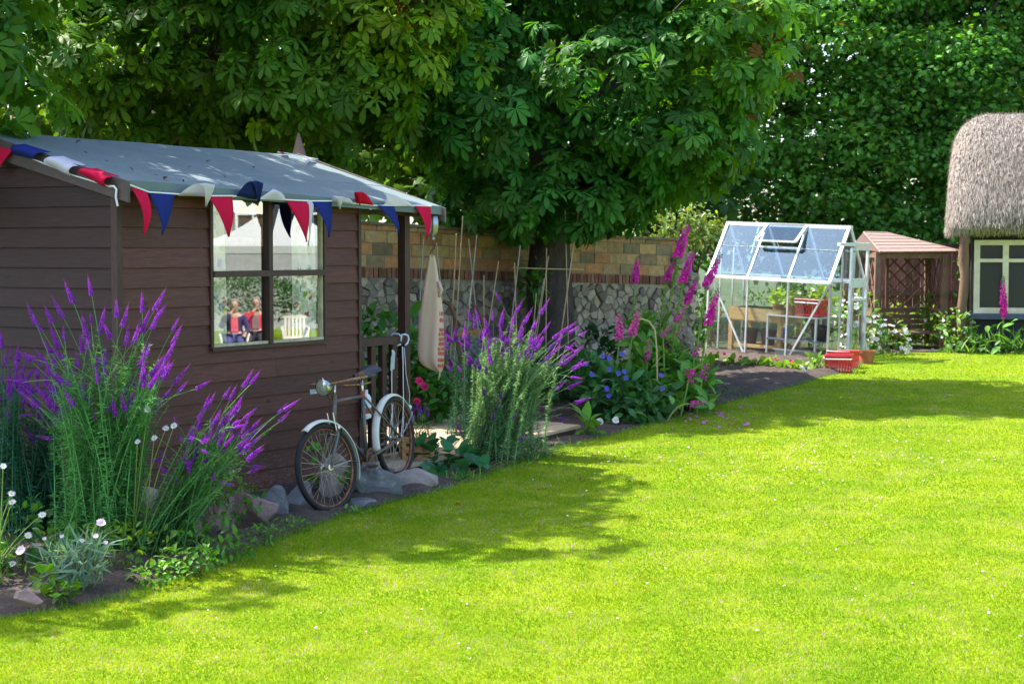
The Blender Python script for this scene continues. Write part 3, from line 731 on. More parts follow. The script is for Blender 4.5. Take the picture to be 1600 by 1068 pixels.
def flag(root, k, A, B, T, bulge=(0, 0, 0), wav=.02, extra="", mid=None):
    """a cloth triangle from the cord A-B to its tip T, curved by bulge; may curl over through mid"""
    A, B, T, bulge = Vector(A), Vector(B), Vector(T), Vector(bulge); n = 10; ph = rnd.random() * 6; vs = []; fs = []
    nv = (B - A).cross(T - A); nv = nv.normalized() if nv.length > 1e-6 else Vector((0, -1, 0))
    for i in range(n + 1):
        u = i / n
        for j in range(7):
            v = j / 6; p = A.lerp(B, v)
            if mid is not None: q = (1 - u) ** 2 * p + 2 * u * (1 - u) * (Vector(mid) + (p - (A + B) / 2) * .6) + u * u * (T + (p - (A + B) / 2) * .04)
            else: q = p.lerp(T, u)
            q = q + bulge * math.sin(PI * u * .9) * (1 - .3 * abs(v - .5)) + nv * wav * math.sin(v * 5 + ph + u * 2) * (u * (1.4 - u))
            vs.append(q)
    for i in range(n):
        for j in range(6): a = i * 7 + j; fs.append((a, a + 1, a + 8, a + 7))
    mb = MB(); mb.add(vs, fs); mb.build("flag", FM[k][0], root, smooth=True, solid=.0016, label=(extra + " " if extra else "") + FM[k][1])
bun = thing("bunting", "red, white and navy bunting strung along the shed's front eave", "bunting", mat=SM)
FYo = EY - .035
def ev(px, py, y=FYo): x = sx(px, y); return Vector((x, y, sz(py, x, y)))
mb = MB(); cp = [ev(px, py) for px, py in ((205, 289), (234, 300), (276, 303), (325, 306), (364, 306), (404, 310), (447, 312), (486, 314), (520, 314), (556, 318), (586, 321), (618, 321), (650, 321), (674, 322))]
mb.tube(cp, .006, 6); mb.build("cord", CORD, bun)
def hang(k, a, b, t, bulge=(0, -.03, 0), **kw): flag(bun, k, ev(*a), ev(*b), ev(t[0], t[1], FYo - .02), bulge, **kw)
hang('r', (206, 292), (231, 298), (223, 367), (0.02, -.05, 0)); hang('n', (234, 300), (275, 303), (253, 367))
hang('r', (326, 306), (364, 307), (357, 370)); hang('w', (480, 312), (492, 314), (481, 384), (0, -.02, 0)); hang('r', (448, 313), (484, 314), (478, 378)); hang('n', (488, 314), (519, 315), (513, 371)); hang('n', (588, 318), (616, 322), (622, 366), (.02, -.02, 0)); hang('r', (649, 321), (673, 322), (666, 373))
def over(k, a, b, t, bulge, mid=None, ex="blown"): flag(bun, k, ev(*a), ev(*b), ev(*t), bulge, extra=ex, mid=mid)
over('w', (280, 306), (325, 307), (318, 326), (.0, -.10, .06), mid=ev(312, 282, FYo - .08)); over('n', (370, 308), (403, 312), (402, 321), (0, -.08, .09), mid=ev(388, 285, FYo - .07)); over('w', (405, 311), (447, 313), (425, 297), (0, -.05, .02))
over('w', (520, 315), (555, 320), (530, 328), (0, -.05, .02), mid=ev(520, 300, FYo - .07)); over('r', (557, 318), (585, 322), (560, 324), (0, -.07, .05), mid=ev(545, 296, FYo - .06)); over('w', (600, 320), (648, 323), (600, 302), (0, -.04, .01))
# gable string: flags wrapped flat over the bargeboard
bg = thing("bunting", "bunting wrapped over the sloping gable bargeboard at the left", "bunting", mat=SM)
def gp(px, py, x=-.085):
    """a point on the plane of the near bargeboard"""
    d = SMI.to_3x3() @ ray(px, py); o = SMI @ Vector((0, 0, CAMZ)); return o + d * ((x - o.x) / d.x)
def wrap(k, tl, tr, br, bl, lab):
    P4 = [gp(*q) for q in (tl, tr, br, bl)]; vs = []; fs = []
    for i in range(7):
        u = i / 6
        for j in range(7):
            v = j / 6; p = P4[0].lerp(P4[1], v).lerp(P4[3].lerp(P4[2], v), u); p.x -= .012 + .035 * math.sin(PI * min(1, u * 1.1)) + .008 * math.sin(v * 6 + u * 3)
            if i == 0: p.x += .10
            vs.append(p)
    for i in range(6):
        for j in range(6): a = i * 7 + j; fs.append((a, a + 1, a + 8, a + 7))
    mb = MB(); mb.add(vs, fs); mb.build("flag", FM[k][0], bg, smooth=True, solid=.0016, label=lab)
wrap('n', (26, 224), (66, 237), (60, 250), (24, 242), "navy flag folded over the board"); wrap('w', (86, 243), (120, 257), (112, 275), (70, 255), "white flag folded over the board"); wrap('r', (138, 262), (173, 275), (168, 293), (124, 270), "red flag folded over the board")
flag(bg, 'r', gp(-14, 226), gp(20, 234), gp(-4, 275), (-.02, 0, 0))
mb = MB(); mb.tube([gp(q[0], q[1], -.075) for q in ((-20, 226), (22, 236), (70, 256), (115, 274), (170, 291))], .005, 6); mb.tube([gp(q[0], q[1], -.08) for q in ((170, 291), (178, 291), (182, 296), (181, 308), (184, 322))], .008, 6); mb.build("cord", CORD, bg)
bf = thing("bunting", "end of bunting lying over the far roof corner by the finial", "bunting", mat=SM)
def rp(px, py):
    """on the near roof slope"""
    d = SMI.to_3x3() @ ray(px, py); o = SMI @ Vector((0, 0, CAMZ)); lo, hi = 5., 25.
    for _ in range(50):
        m_ = (lo + hi) / 2; p = o + d * m_
        if p.z > roofz(p.x, p.y) + .05 and p.y < RY: lo = m_
        else: hi = m_
    return o + d * lo
A, B, T = rp(473, 247), rp(494, 251), rp(478, 257); flag(bf, 'w', A, B, T, (0, 0, .03)); flag(bf, 'r', rp(434, 240), rp(448, 239), rp(441, 243), (0, -.02, .02))
mb = MB(); mb.tube([rp(434, 241) + Vector((0, 0, .02)), rp(450, 243) + Vector((0, 0, .02)), rp(475, 248) + Vector((0, 0, .02)), rp(497, 252) + Vector((0, 0, .02))], .005, 5); mb.build("cord", CORD, bf)
# leaves dropped on the felt
LEAFLIT = foliage("fallen_leaf", .1, .7, .1)
Pp = []; 
for q in ((118, 226), (164, 254), (201, 263), (240, 275), (260, 278), (287, 283), (130, 239), (330, 252), (395, 262), (352, 281), (216, 236), (300, 262)): Pp.append(SM @ (rp(*q) + Vector((0, 0, .012))))
Pp = np.array([tuple(p) for p in Pp]); n_ = len(Pp)
tag(scatter("fallen_leaves", LEAF, Pp, unit(n_) * np.array([1, 1, .15]), np.tile([.2, -.2, 1.], (n_, 1)), NR.uniform(.03, .07, n_), np.tile([.07, .035, .03], (n_, 1)), LEAFLIT), kind='stuff')

# ================================================================== curtains behind the window
def m_curtain():
    m, n, b = newmat("floral_curtain")
    tc = n.nodes.new("ShaderNodeTexCoord"); mp = n.nodes.new("ShaderNodeMapping"); mp.inputs['Scale'].default_value = (1, 1, .8); n.links.new(tc.outputs['Object'], mp.inputs[0])
    vo = n.nodes.new("ShaderNodeTexVoronoi"); vo.inputs['Scale'].default_value = 15; n.links.new(mp.outputs[0], vo.inputs['Vector'])
    hs = n.nodes.new("ShaderNodeValToRGB"); hs.color_ramp.interpolation = 'CONSTANT'; e = hs.color_ramp.elements
    e[0].position = 0; e[0].color = (.75, .72, .6, 1); e[1].position = .42; e[1].color = (.10, .2, .55, 1)
    for p, c in ((.58, (.35, .45, .1)), (.74, (.5, .06, .15)), (.84, (.6, .5, .08)), (.92, (.7, .7, .6))): x = e.new(p); x.color = (*c, 1)
    sp = n.nodes.new("ShaderNodeSeparateColor"); n.links.new(vo.outputs['Color'], sp.inputs[0]); n.links.new(sp.outputs[0], hs.inputs[0])
    c = mixc(n, ramp(n, vo.outputs['Distance'], .40, .46), hs.outputs[0], (.80, .77, .66))
    n.links.new(c, b.inputs['Base Color']); b.inputs['Roughness'].default_value = .9; return m
CURT = m_curtain()
def curtain(x0, x1, lab):
    t = thing("curtain", lab, "curtain", mat=SM @ Matrix.Translation((0, .06, 0))); vs = []; nx = 26
    for z_ in (WZ0 - .06, 1.5, 1.8, 2.1, 2.32):
        for i in range(nx): u = i / (nx - 1); vs.append((x0 + (x1 - x0) * u + .01 * math.sin(z_ * 5), .025 * math.sin(u * 17 + z_) + .01, z_))
    fs = [(i * nx + j, i * nx + j + 1, (i + 1) * nx + j + 1, (i + 1) * nx + j) for i in range(4) for j in range(nx - 1)]
    mb = MB(); mb.add(vs, fs); mb.build("fabric", CURT, t, smooth=True); mb = MB(); mb.tube([(x0 - .02, 0, 2.325), (x1 + .02, 0, 2.325)], .008, 8); mb.build("rod", CORD, t)
curtain(WX0 - .0, WX0 + .26, "white curtain with blue and red flowers at the shed window's left side"); curtain(WX1 - .30, WX1 - .02, "white floral curtain gathered at the shed window's right side, nearer the porch")

# ================================================================== hanging scale and sack at the roof corner
tip = SM @ Vector((RX1 - .02, EY + .02, eavez(RX1) - .1))
sp_ = at(676, 350, tip.y)
METAL = paint("steel_grey", (.32, .34, .38), .35, .15, 20, .8)
RUSTY = paint("rusty_iron", (.11, .055, .032), .8, .4, 18, .2, c2=(.2, .09, .035))
sc_ = thing("spring_scale", "grey round hanging spring scale hooked under the porch roof corner", "scale", sp_)
mb = MB(); Mx = Matrix.Rotation(PI / 2, 4, 'X') @ Matrix.Rotation(0, 4, 'Z')
mb.lathe([(0, -.03), (.06, -.03), (.066, -.022), (.066, .022), (.06, .03), (0, .03)], 28, Matrix.Rotation(R(-60), 4, 'Z') @ Mx); 
for i in range(len(mb.v)): v = mb.v[i]; mb.v[i] = (v[0], v[1], v[2] * 1.65)
mb.build("body", METAL, sc_, smooth=False, bevel=.004)
mb = MB(); Md = Matrix.Rotation(R(-60), 4, 'Z') @ Mx
mb.lathe([(.0, .0325), (.05, .0325), (.05, .0315)], 24, Md); mb.v = [(v[0], v[1], v[2] * 1.65) for v in mb.v]; mb.build("dial", paint("dial", (.62, .63, .66), .4, .05), sc_)
mb = MB(); mb.tube([(0, 0, .10), (0, 0, .16)], .008); mb.lathe([(.012, -.15), (.02, -.14), (.02, -.125), (.01, -.112), (.01, -.1)], 12); mb.build("swivel", METAL, sc_)
mb = MB(); mb.tube([(0, 0, -.15), (.0, 0, -.17), (.02, -.01, -.195), (.01, 0, -.225), (-.018, .008, -.25), (-.022, .01, -.275), (0, .0, -.292), (.02, -.008, -.28)], .005, 7); mb.build("hook", RUSTY, sc_)
# burlap sack: a tall cloth cone, its printed side turned to the right
Y = sp_.y; top = at(676, 398, Y)
HES = newmat("hessian"); m, n, b = HES
wv = n.nodes.new("ShaderNodeTexWave"); wv.inputs['Scale'].default_value = 60; wv.inputs['Distortion'].default_value = 1.5; tcx = n.nodes.new("ShaderNodeTexCoord"); n.links.new(tcx.outputs['Object'], wv.inputs['Vector'])
col = mixc(n, wv.outputs[1], (.46, .31, .23), (.66, .46, .36)); col = mixc(n, ramp(n, tex_noise(n, 5, 6), .35, .7), col, (.60, .42, .32), 'MIX'); n.links.new(col, b.inputs['Base Color']); b.inputs['Roughness'].default_value = .95; b.inputs['Specular IOR Level'].default_value = .05
bump(n, b, tex_noise(n, 140, 3), .4, .004); HES = m
sack = thing("burlap_sack", "pale burlap sack with red printing hanging from the scale", "sack", top)
prof = [(398, 671, 679, 676), (420, 667, 684, 678), (450, 661, 688, 679), (480, 657, 692, 681), (510, 654, 694, 684), (540, 652, 694, 686), (560, 653, 694, 688), (572, 660, 694, 690), (581, 684, 690, 687)]
vs = []; nn = 28
for (py, l, r_, ridge) in prof:
    c = at((l + r_) / 2, py, Y) - top; hw = (r_ - l) / 2 / F * Y; dp = hw * .55
    for k in range(nn):
        a = 2 * PI * k / nn; fold = 1 + .2 * math.sin(a * 4 + py * .012) + .08 * math.sin(a * 7 + py * .03)
        vs.append((c.x + hw * math.cos(a) * (.9 + .1 * fold), math.sin(a) * dp * fold, c.z + .006 * math.sin(a * 3 + py)))
fs = [(i * nn + k, i * nn + (k + 1) % nn, (i + 1) * nn + (k + 1) % nn, (i + 1) * nn + k) for i in range(len(prof) - 1) for k in range(nn)] + [tuple(range(nn))]
mb = MB(); mb.add(vs, fs); bag = mb.build("bag", HES, sack, smooth=True, sub=2)
mb = MB(); e = at(687, 588, Y) - top; mb.tube([e + Vector((0, 0, .05)), e + Vector((.0, -.01, .01)), e + Vector((-.012, 0, -.03))], .008, 6); mb.build("corner_tie", HES, sack, smooth=True); mb = MB(); mb.tube([at(685, 440, Y) - top + Vector((0, -.03, 0)), at(690, 452, Y) - top + Vector((0, -.05, 0)), at(686, 463, Y) - top + Vector((0, -.03, 0))], .018, 6); mb.build("seam_tuft", HES, sack, smooth=True)
# printed marks down the right-hand edge (large red capitals running down the side)
PRINT = paint("red_print", (.42, .10, .08), .95, .3, 40, c2=(.5, .33, .22), thr=(.55, .7))
def text(body, size, M, m, name, parent, ext=.0006, bold=.0):
    cu = bpy.data.curves.new(name, 'FONT'); cu.body = body; cu.size = size; cu.align_x = 'CENTER'; cu.align_y = 'CENTER'; cu.extrude = ext; cu.offset = bold
    o = bpy.data.objects.new(name, cu); dg = bpy.context.evaluated_depsgraph_get(); COL.objects.link(o); dg.update()
    me = bpy.data.meshes.new_from_object(o.evaluated_get(bpy.context.evaluated_depsgraph_get())); bpy.data.objects.remove(o); me.transform(M); me.materials.clear(); me.materials.append(m)
    return link(bpy.data.objects.new(name, me), parent)
def sack_surf(u, py):
    """point on the sack's right flank, u = angle"""
    for i in range(len(prof) - 1):
        if prof[i][0] <= py <= prof[i + 1][0]:
            t_ = (py - prof[i][0]) / (prof[i + 1][0] - prof[i][0]); l = prof[i][1] + t_ * (prof[i + 1][1] - prof[i][1]); r_ = prof[i][2] + t_ * (prof[i + 1][2] - prof[i][2])
    c = at((l + r_) / 2, py, Y) - top; hw = (r_ - l) / 2 / F * Y
    return Vector((c.x + hw * 1.03 * math.cos(u), -.57 * hw * 1.06 * math.sin(u), c.z))
mb = MB()
for k, py in enumerate((490, 500, 515, 522, 530, 537, 545, 552, 562, 571)):
    hh = 3.0 if k in (0, 1) else 2.6
    for (u0, u1) in (((.15, 1.15),) if k % 3 else ((.15, .6), (.78, 1.15))):
        a, b_, c, d = sack_surf(u0, py - hh), sack_surf(u1, py - hh - .8), sack_surf(u1, py + hh - .8), sack_surf(u0, py + hh)
        ab = sack_surf((u0 + u1) / 2, py - hh - .4); cd_ = sack_surf((u0 + u1) / 2, py + hh - .4); mb.add([a, ab, b_, c, cd_, d], [(0, 1, 4, 5), (1, 2, 3, 4)])
mb.build("lettering", PRINT, sack)

# ================================================================== bicycle, leaning on the porch railing
fc = G(523, 799); rc = at(626, 748, 14.3)
bx = (rc - fc); WB_ = bx.length; bx.normalize(); up0 = Vector((0, 0, 1)); by = up0.cross(bx).normalized(); bz = bx.cross(by)
lean = R(6); bz2 = (bz * math.cos(lean) + by * math.sin(lean)).normalized(); by2 = bz2.cross(bx)
BMx = Matrix((bx, by2, bz2)).transposed().to_4x4(); BMx.translation = fc
bike = thing("bicycle", "old rusty blue bicycle with white mudguards leaning by the shed", "bicycle", mat=BMx)
BLUE = paint("bike_blue_paint", (.075, .115, .13), .45, .35, 12, .2, c2=(.16, .09, .055), thr=(.44, .56))
RIM = paint("rusty_rim", (.17, .055, .03), .5, .4, 14, .4, c2=(.25, .12, .06)); TYRE = paint("tyre_rubber", (.012, .012, .015), .75, .3, 30)
CHR = paint("old_chrome", (.5, .5, .47), .22, .2, 14, .95, c2=(.3, .18, .09), thr=(.58, .66)); RUSTB = paint("rusty_bar", (.24, .12, .06), .55, .4, 26, .4, c2=(.42, .33, .2), thr=(.5, .62))
GUARD = paint("cream_mudguard", (.62, .60, .53), .4, .1, 7, c2=(.3, .2, .12), thr=(.66, .72)); SPOKE = paint("spoke", (.42, .38, .33), .4, .2, 20, .8); LEATH = paint("saddle", (.035, .033, .045), .5, .3, 15)
WR = .345; AX = Vector((0, 0, WR)); RAX = Vector((WB_, 0, WR)); Hb, Ht = Vector((.185, 0, .645)), Vector((.255, 0, .86))
ha = (Ht - Hb).normalized(); STEER = Matrix.Translation(Hb) @ Matrix.Rotation(R(-13), 4, ha) @ Matrix.Translation(-Hb)
def wheel(c, M=None):
    o = bpy.data.objects.new("wheel", None); link(o, bike)
    mb = MB(); mb.ring(c, WR - .023, .0235, n=64, k=10, M=M); mb.build("tyre", TYRE, o, smooth=True)
    mb = MB(); mb.ring(c, WR - .045, .0125, n=64, k=8, M=M); mb.build("rim", RIM, o, smooth=True)
    mb = MB(); Mh = Matrix.Translation(c) @ Matrix.Rotation(PI / 2, 4, 'X'); Mh = M @ Mh if M is not None else Mh
    mb.lathe([(.008, -.06), (.008, -.048), (.026, -.046), (.026, -.036), (.013, -.03), (.013, .03), (.026, .036), (.026, .046), (.008, .048), (.008, .06)], 14, Mh); mb.build("hub", CHR, o)
    mb = MB()
    for k in range(36):
        a = 2 * PI * k / 36; s = 1 if k % 2 else -1; a2 = a + (.95 if (k // 2) % 2 else -.95); p = Vector(c) + Vector((.024 * math.cos(a2), s * .04, .024 * math.sin(a2))); q = Vector(c) + Vector(((WR - .05) * math.cos(a), 0, (WR - .05) * math.sin(a)))
        if M is not None: p, q = M @ p, M @ q
        mb.tube([p, q], .0014, 4, False)
    mb.build("spokes", SPOKE, o)
wheel(AX, STEER); wheel(RAX)
def guard(c, a0, a1, M=None, rad=WR + .028):
    vs = []; n_ = 40; cs = 7
    for i in range(n_ + 1):
        a = R(a0 + (a1 - a0) * i / n_)
        for j in range(cs): b_ = (j / (cs - 1) - .5) * PI * .95; rr = rad - .024 + .024 * math.cos(b_); p = Vector(c) + Vector((-rr * math.cos(a), .033 * math.sin(b_), rr * math.sin(a))); vs.append(M @ p if M is not None else p)
    mb = MB(); mb.add(vs, [(i * cs + j, i * cs + j + 1, (i + 1) * cs + j + 1, (i + 1) * cs + j) for i in range(n_) for j in range(cs - 1)]); mb.build("mudguard", GUARD, bike, smooth=True, solid=.002)
guard(AX, 62, 208, STEER); guard(RAX, -6, 172)
mb = MB()
for s in (-1, 1):
    mb.tube([STEER @ (AX + Vector((0, s * .05, 0))), STEER @ (AX + Vector((.25, s * .045, -.0))), STEER @ (AX + Vector((.365, s * .02, -.04)))], .0035, 6)
    mb.tube([RAX + Vector((0, s * .055, 0)), RAX + Vector((.2, s * .05, .1)), RAX + Vector((.33, s * .03, .16))], .0035, 6); mb.tube([RAX + Vector((0, s * .055, 0)), RAX + Vector((.14, s * .05, .25)), RAX + Vector((.2, s * .03, .31))], .0035, 6)
mb.build("mudguard_stay", CHR, bike)
BB, ST = Vector((.635, 0, .285)), Vector((.725, 0, .80))
frame = bpy.data.objects.new("frame", None); link(frame, bike)
def fr(nm, pts, r_, m_=BLUE): mb = MB(); mb.tube(pts, r_, 10); return mb.build(nm, m_, frame, smooth=True)
fr("head_tube", [Hb - ha * .01, Ht + ha * .01], .0185); fr("top_tube", [Ht - ha * .045, ST - Vector((0, 0, .02))], .0145); fr("down_tube", [Hb + ha * .03, BB], .016); fr("seat_tube", [BB, ST], .0155)
mb = MB()
for s in (-1, 1): mb.tube([ST + Vector((0, s * .02, -.03)), RAX + Vector((0, s * .058, .0))], .0085, 8)
mb.build("seat_stays", BLUE, frame, smooth=True); mb = MB()
for s in (-1, 1): mb.tube([BB + Vector((0, s * .03, 0)), RAX + Vector((0, s * .058, 0))], .011, 8)
mb.build("chain_stays", BLUE, frame, smooth=True)
mb = MB(); 
for s in (-1, 1): mb.tube([STEER @ q for q in (Hb + Vector((-.002, s * .032, -.02)), Hb + Vector((-.03, s * .04, -.09)), AX + Vector((.05, s * .047, .08)), AX + Vector((0, s * .052, 0)))], [.013, .0125, .01, .008], 9)
mb.build("fork", BLUE, bike, smooth=True)
mb = MB(); mb.tube([STEER @ (Hb + Vector((-.003, -.05, -.02))), STEER @ (Hb + Vector((-.003, .05, -.02)))], .016, 8)
for s in (-1, 1): mb.tube([STEER @ (Hb + Vector((-.02, s * .03, -.06))), STEER @ (Hb + Vector((-.02, s * .03, .1)))], .007, 7)
mb.tube([STEER @ (Hb + Vector((-.045, -.05, -.075))), STEER @ (Hb + Vector((-.055, 0, -.06))), STEER @ (Hb + Vector((-.045, .05, -.075)))], .008, 7); mb.build("fork_crown", CHR, bike)
Hs = Ht + ha * .09
mb = MB(); mb.tube([STEER @ Ht, STEER @ Hs], .0125, 9); mb.tube([STEER @ Hs, STEER @ (Hs + Vector((-.05, 0, .012)))], .014, 9); mb.build("stem", CHR, bike, smooth=True)
bar = bpy.data.objects.new("handlebar", None); link(bar, bike)
hb = [STEER @ (Hs + Vector(q)) for q in ((.18, -.255, .012), (.06, -.27, .018), (-.03, -.225, .022), (-.05, -.1, .016), (-.05, 0, .012), (-.05, .1, .016), (-.03, .225, .022), (.06, .27, .018), (.18, .255, .012))]
mb = MB(); mb.tube(hb, .0115, 9); mb.build("bar", RUSTB, bar, smooth=True)
for s in (-1, 1):
    mb = MB(); mb.tube([STEER @ (Hs + Vector(q)) for q in ((.20, s * .253, .010), (.14, s * .258, .014), (.085, s * .266, .017))], .0165, 9); mb.build("grip", LEATH if s < 0 else RUSTB, bar, smooth=True)
    mb = MB(); mb.tube([STEER @ (Hs + Vector(q)) for q in ((-.05, s * .07, -.002), (-.02, s * .16, -.02), (.05, s * .235, -.035), (.15, s * .24, -.035))], .006, 7); mb.build("brake_lever", RUSTB, bar, smooth=True)
mb = MB(); Mb = STEER @ Matrix.Translation(Hs + Vector((.05, -.24, .03))); mb.lathe([(.0, .038), (.018, .034), (.03, .018), (.032, .0), (.028, -.006), (0, -.006)], 16, Mb); mb.build("bell", RUSTY, bar, smooth=True)
mb = MB(); mb.tube([STEER @ (Hs + Vector(q)) for q in ((.0, .235, -.02), (.02, .235, -.06), (.01, .235, -.1))], .004, 6); mb.tube([STEER @ (Hs + Vector(q)) for q in ((-.045, -.02, 0), (-.09, 0, -.08), (-.06, .04, -.2), (-.01, .04, -.3))], .003, 6); mb.build("cables", RUSTY, bar)
lamp = bpy.data.objects.new("headlamp", None); link(lamp, bike); Lc = STEER @ Matrix.Translation(Hb + Vector((-.03, .02, .30))) @ Matrix.Rotation(R(-90), 4, 'Y')
mb = MB(); mb.lathe([(0, -.10), (.024, -.094), (.05, -.064), (.064, -.022), (.067, .0), (.062, .006)], 22, Lc); mb.tube([Lc @ Vector((.05, 0, -.03)), Lc @ Vector((.075, 0, -.03))], [.012, .004], 8); mb.build("shell", CHR, lamp, smooth=True)
mb = MB(); mb.lathe([(.0, .014), (.024, .012), (.047, .007), (.062, .0)], 22, Lc); mb.build("lens", paint("lamp_lens", (.62, .64, .5), .12, .25, 30, .6), lamp, smooth=True)
mb = MB(); mb.tube([Lc @ Vector((-.055, 0, -.03)), STEER @ (Hb + Vector((.0, .0, .235))), STEER @ (Hb + Vector((.02, 0, .2)))], .009, 7); mb.build("lamp_bracket", RUSTY, lamp)
mb = MB(); mb.box(STEER @ (Hs + Vector((-.01, .22, -.03))), (.02, .05, .035)); mb.build("reflector", paint("clear_reflector", (.6, .62, .66), .2, .1), bar)
mb = MB(); mb.tube([ST - Vector((.01, 0, .06)), ST + Vector((.03, 0, .155))], .0125, 9); mb.build("seat_post", CHR, bike, smooth=True)
mb = MB(); mb.tube([ST - Vector((.003, 0, .05)), ST + Vector((.006, 0, .02))], .019, 10); mb.build("seat_clamp", paint("red_clamp", (.3, .06, .03), .6, .4, 20), frame)
# saddle: broad at the rear, narrow nose towards the handlebar
vs = []; sd0 = ST + Vector((.06, 0, .185)); ns = 12; nc = 9
for i in range(ns):
    t_ = i / (ns - 1); x = -.165 + .30 * t_; wd = .02 + .085 * max(0, (t_ - .25) / .75) ** 1.3; zz = .012 * math.cos(t_ * PI) * -1 + .02 * max(0, t_ - .7)
    for j in range(nc): a = (j / (nc - 1) - .5) * PI * 1.05; vs.append(sd0 + Vector((x, wd * math.sin(a), zz + (math.cos(a) - 1) * (.05 if t_ > .3 else .045))))
mb = MB(); mb.add(vs, [(i * nc + j, i * nc + j + 1, (i + 1) * nc + j + 1, (i + 1) * nc + j) for i in range(ns - 1) for j in range(nc - 1)] + [tuple(range(nc)), tuple(range(ns * nc - 1, ns * nc - nc - 1, -1))])
sad = mb.build("saddle", LEATH, bike, smooth=True, sub=1); mb = MB()
for s in (-1, 1): mb.ring(sd0 + Vector((.09, s * .035, -.06)), .016, .004, n=14, k=6); mb.tube([sd0 + Vector((-.13, s * .01, -.03)), sd0 + Vector((.0, s * .025, -.055)), sd0 + Vector((.1, s * .035, -.05))], .004, 6)
mb.build("springs", RUSTY, sad)
mb = MB(); Mc = Matrix.Translation(BB) @ Matrix.Rotation(PI / 2, 4, 'X'); mb.lathe([(.02, -.045), (.022, -.04), (.022, .04), (.02, .045)], 14, Mc); mb.lathe([(.088, .045), (.088, .049), (.07, .049), (.07, .045), (.088, .045)], 32, Mc)
for k in range(5): a = 2 * PI * k / 5; mb.tube([BB + Vector((0, -.047, 0)), BB + Vector((.075 * math.cos(a), -.047, .075 * math.sin(a)))], .005, 6)
mb.build("chainwheel", RUSTY, bike)
for s, a in ((-1, R(205)), (1, R(25))):
    e = BB + Vector((-.16 * math.cos(a) * -1, s * .065, .16 * math.sin(a) * .5)); o = MB(); o.tube([BB + Vector((0, s * .05, 0)), e], .009, 8); cr = o.build("crank", RUSTY, bike)
    o = MB(); o.box(e + Vector((0, s * .06, .018)), (.075, .09, .014)); o.box(e + Vector((0, s * .06, -.018)), (.075, .09, .014)); o.tube([e, e + Vector((0, s * .11, 0))], .008, 6); o.box(e + Vector((.0, s * .018, 0)), (.07, .006, .04)); o.build("pedal", paint("pedal_grey", (.17, .16, .17), .5, .2, 20, .3, c2=(.2, .12, .07)), cr)
mb = MB(); Mr = Matrix.Translation(RAX + Vector(((WR + .05) * math.cos(R(30)), 0, (WR + .05) * math.sin(R(30))))) @ Matrix.Rotation(R(75), 4, 'Y'); mb.lathe([(0, .028), (.018, .022), (.02, .0), (.016, -.015), (0, -.015)], 14, Mr); mb.build("rear_lamp", GUARD, bike, smooth=True)

# ================================================================== greenhouse
ALU = paint("aluminium", (.62, .64, .66), .35, .1, 10, .85); ALUW = paint("aluminium_weathered", (.66, .67, .68), .5, .12, 10, .3)
GLASS, RGLASS = m_glass("greenhouse_glass", .10, (.93, .95, .94)), m_glass("greenhouse_roof_glass", .11, (.58, .72, .88), .03, (.45, .68, 1.0))  # blue of the reflected sky put into the roof glass colour
TERRA = paint("terracotta", (.36, .13, .06), .85, .25, 12, c2=(.45, .3, .22), thr=(.62, .75))
PINE = paint("bench_pine", (.46, .29, .12), .7, .25, 5, stretch=(1, 6, 6), bumpd=.004); BLACKP = paint("black_plastic", (.02, .02, .022), .45, .2); REDP = paint("red_plastic", (.55, .02, .035), .4, .12, 8, spec=.5)
GREYP = paint("grey_tub", (.2, .23, .22), .6, .2); BLUEP = paint("blue_plastic", (.02, .12, .5), .4, .15)
P0, P1 = at(1103, 551, 27.0), at(1292, 569, 25.6)
gX = P1 - P0; GL = gX.length; gX.normalize(); gY = Vector((0, 0, 1)).cross(gX).normalized(); gZ = gX.cross(gY)
GM = Matrix((gX, gY, gZ)).transposed().to_4x4(); GM.translation = P0
gh = thing("greenhouse", "small aluminium greenhouse with one tilted roof vent open", "greenhouse", mat=GM)
GW, GE, GR = 1.0, 1.21, 2.03
def bars(nm, segs, w_=.03, h_=.03, m=ALU, parent=gh):
    mb = MB()
    for a, b_ in segs: mb.beam(a, b_, w_, h_)
    return mb.build(nm, m, parent)
mb = MB(); 
mb.bb((-.05, -.06, -.16), (GL + .05, .0, -.02)); mb.bb((-.05, GW, -.16), (GL + .05, GW + .06, -.02)); mb.bb((-.05, 0, -.16), (.0, GW, -.02)); mb.bb((GL, 0, -.16), (GL + .05, GW, -.02)); mb.build("base", paint("brick_base", (.35, .19, .12), .9, .3, 12), gh)
bars("sill_rail", [((-.02, 0, .0), (GL + .02, 0, .0)), ((-.02, GW, 0), (GL + .02, GW, 0)), ((0, .02, 0), (0, GW - .02, 0)), ((GL, .02, 0), (GL, GW - .02, 0))], .04, .04, ALUW)
bars("gutter", [((-.03, -.025, GE), (GL + .03, -.025, GE)), ((-.03, GW + .025, GE), (GL + .03, GW + .025, GE))], .06, .05, ALUW); bars("ridge", [((-.03, GW / 2, GR), (GL + .03, GW / 2, GR))], .07, .06, ALUW)
for k in range(4):
    x = GL * k / 3
    bars("glazing_bar", [((x, 0, .02), (x, 0, GE - .02))], .032 if k in (0, 3) else .024, .03); bars("glazing_bar", [((x, GW, .02), (x, GW, GE - .02))], .024, .03)
    bars("rafter", [((x, -.01, GE + .02), (x, GW / 2 - .03, GR - .01))], .045 if k in (0, 3) else .026, .03, ALUW); bars("rafter", [((x, GW + .01, GE + .02), (x, GW / 2 + .03, GR - .01))], .03, .03, ALUW)
bars("brace", [((.05, .018, GE - .06), (GL / 3 - .03, .018, .03))], .012, .03, ALUW); bars("brace", [((GL - .05, .018, GE - .06), (GL * 2 / 3 + .03, .018, .03))], .012, .03, ALUW)
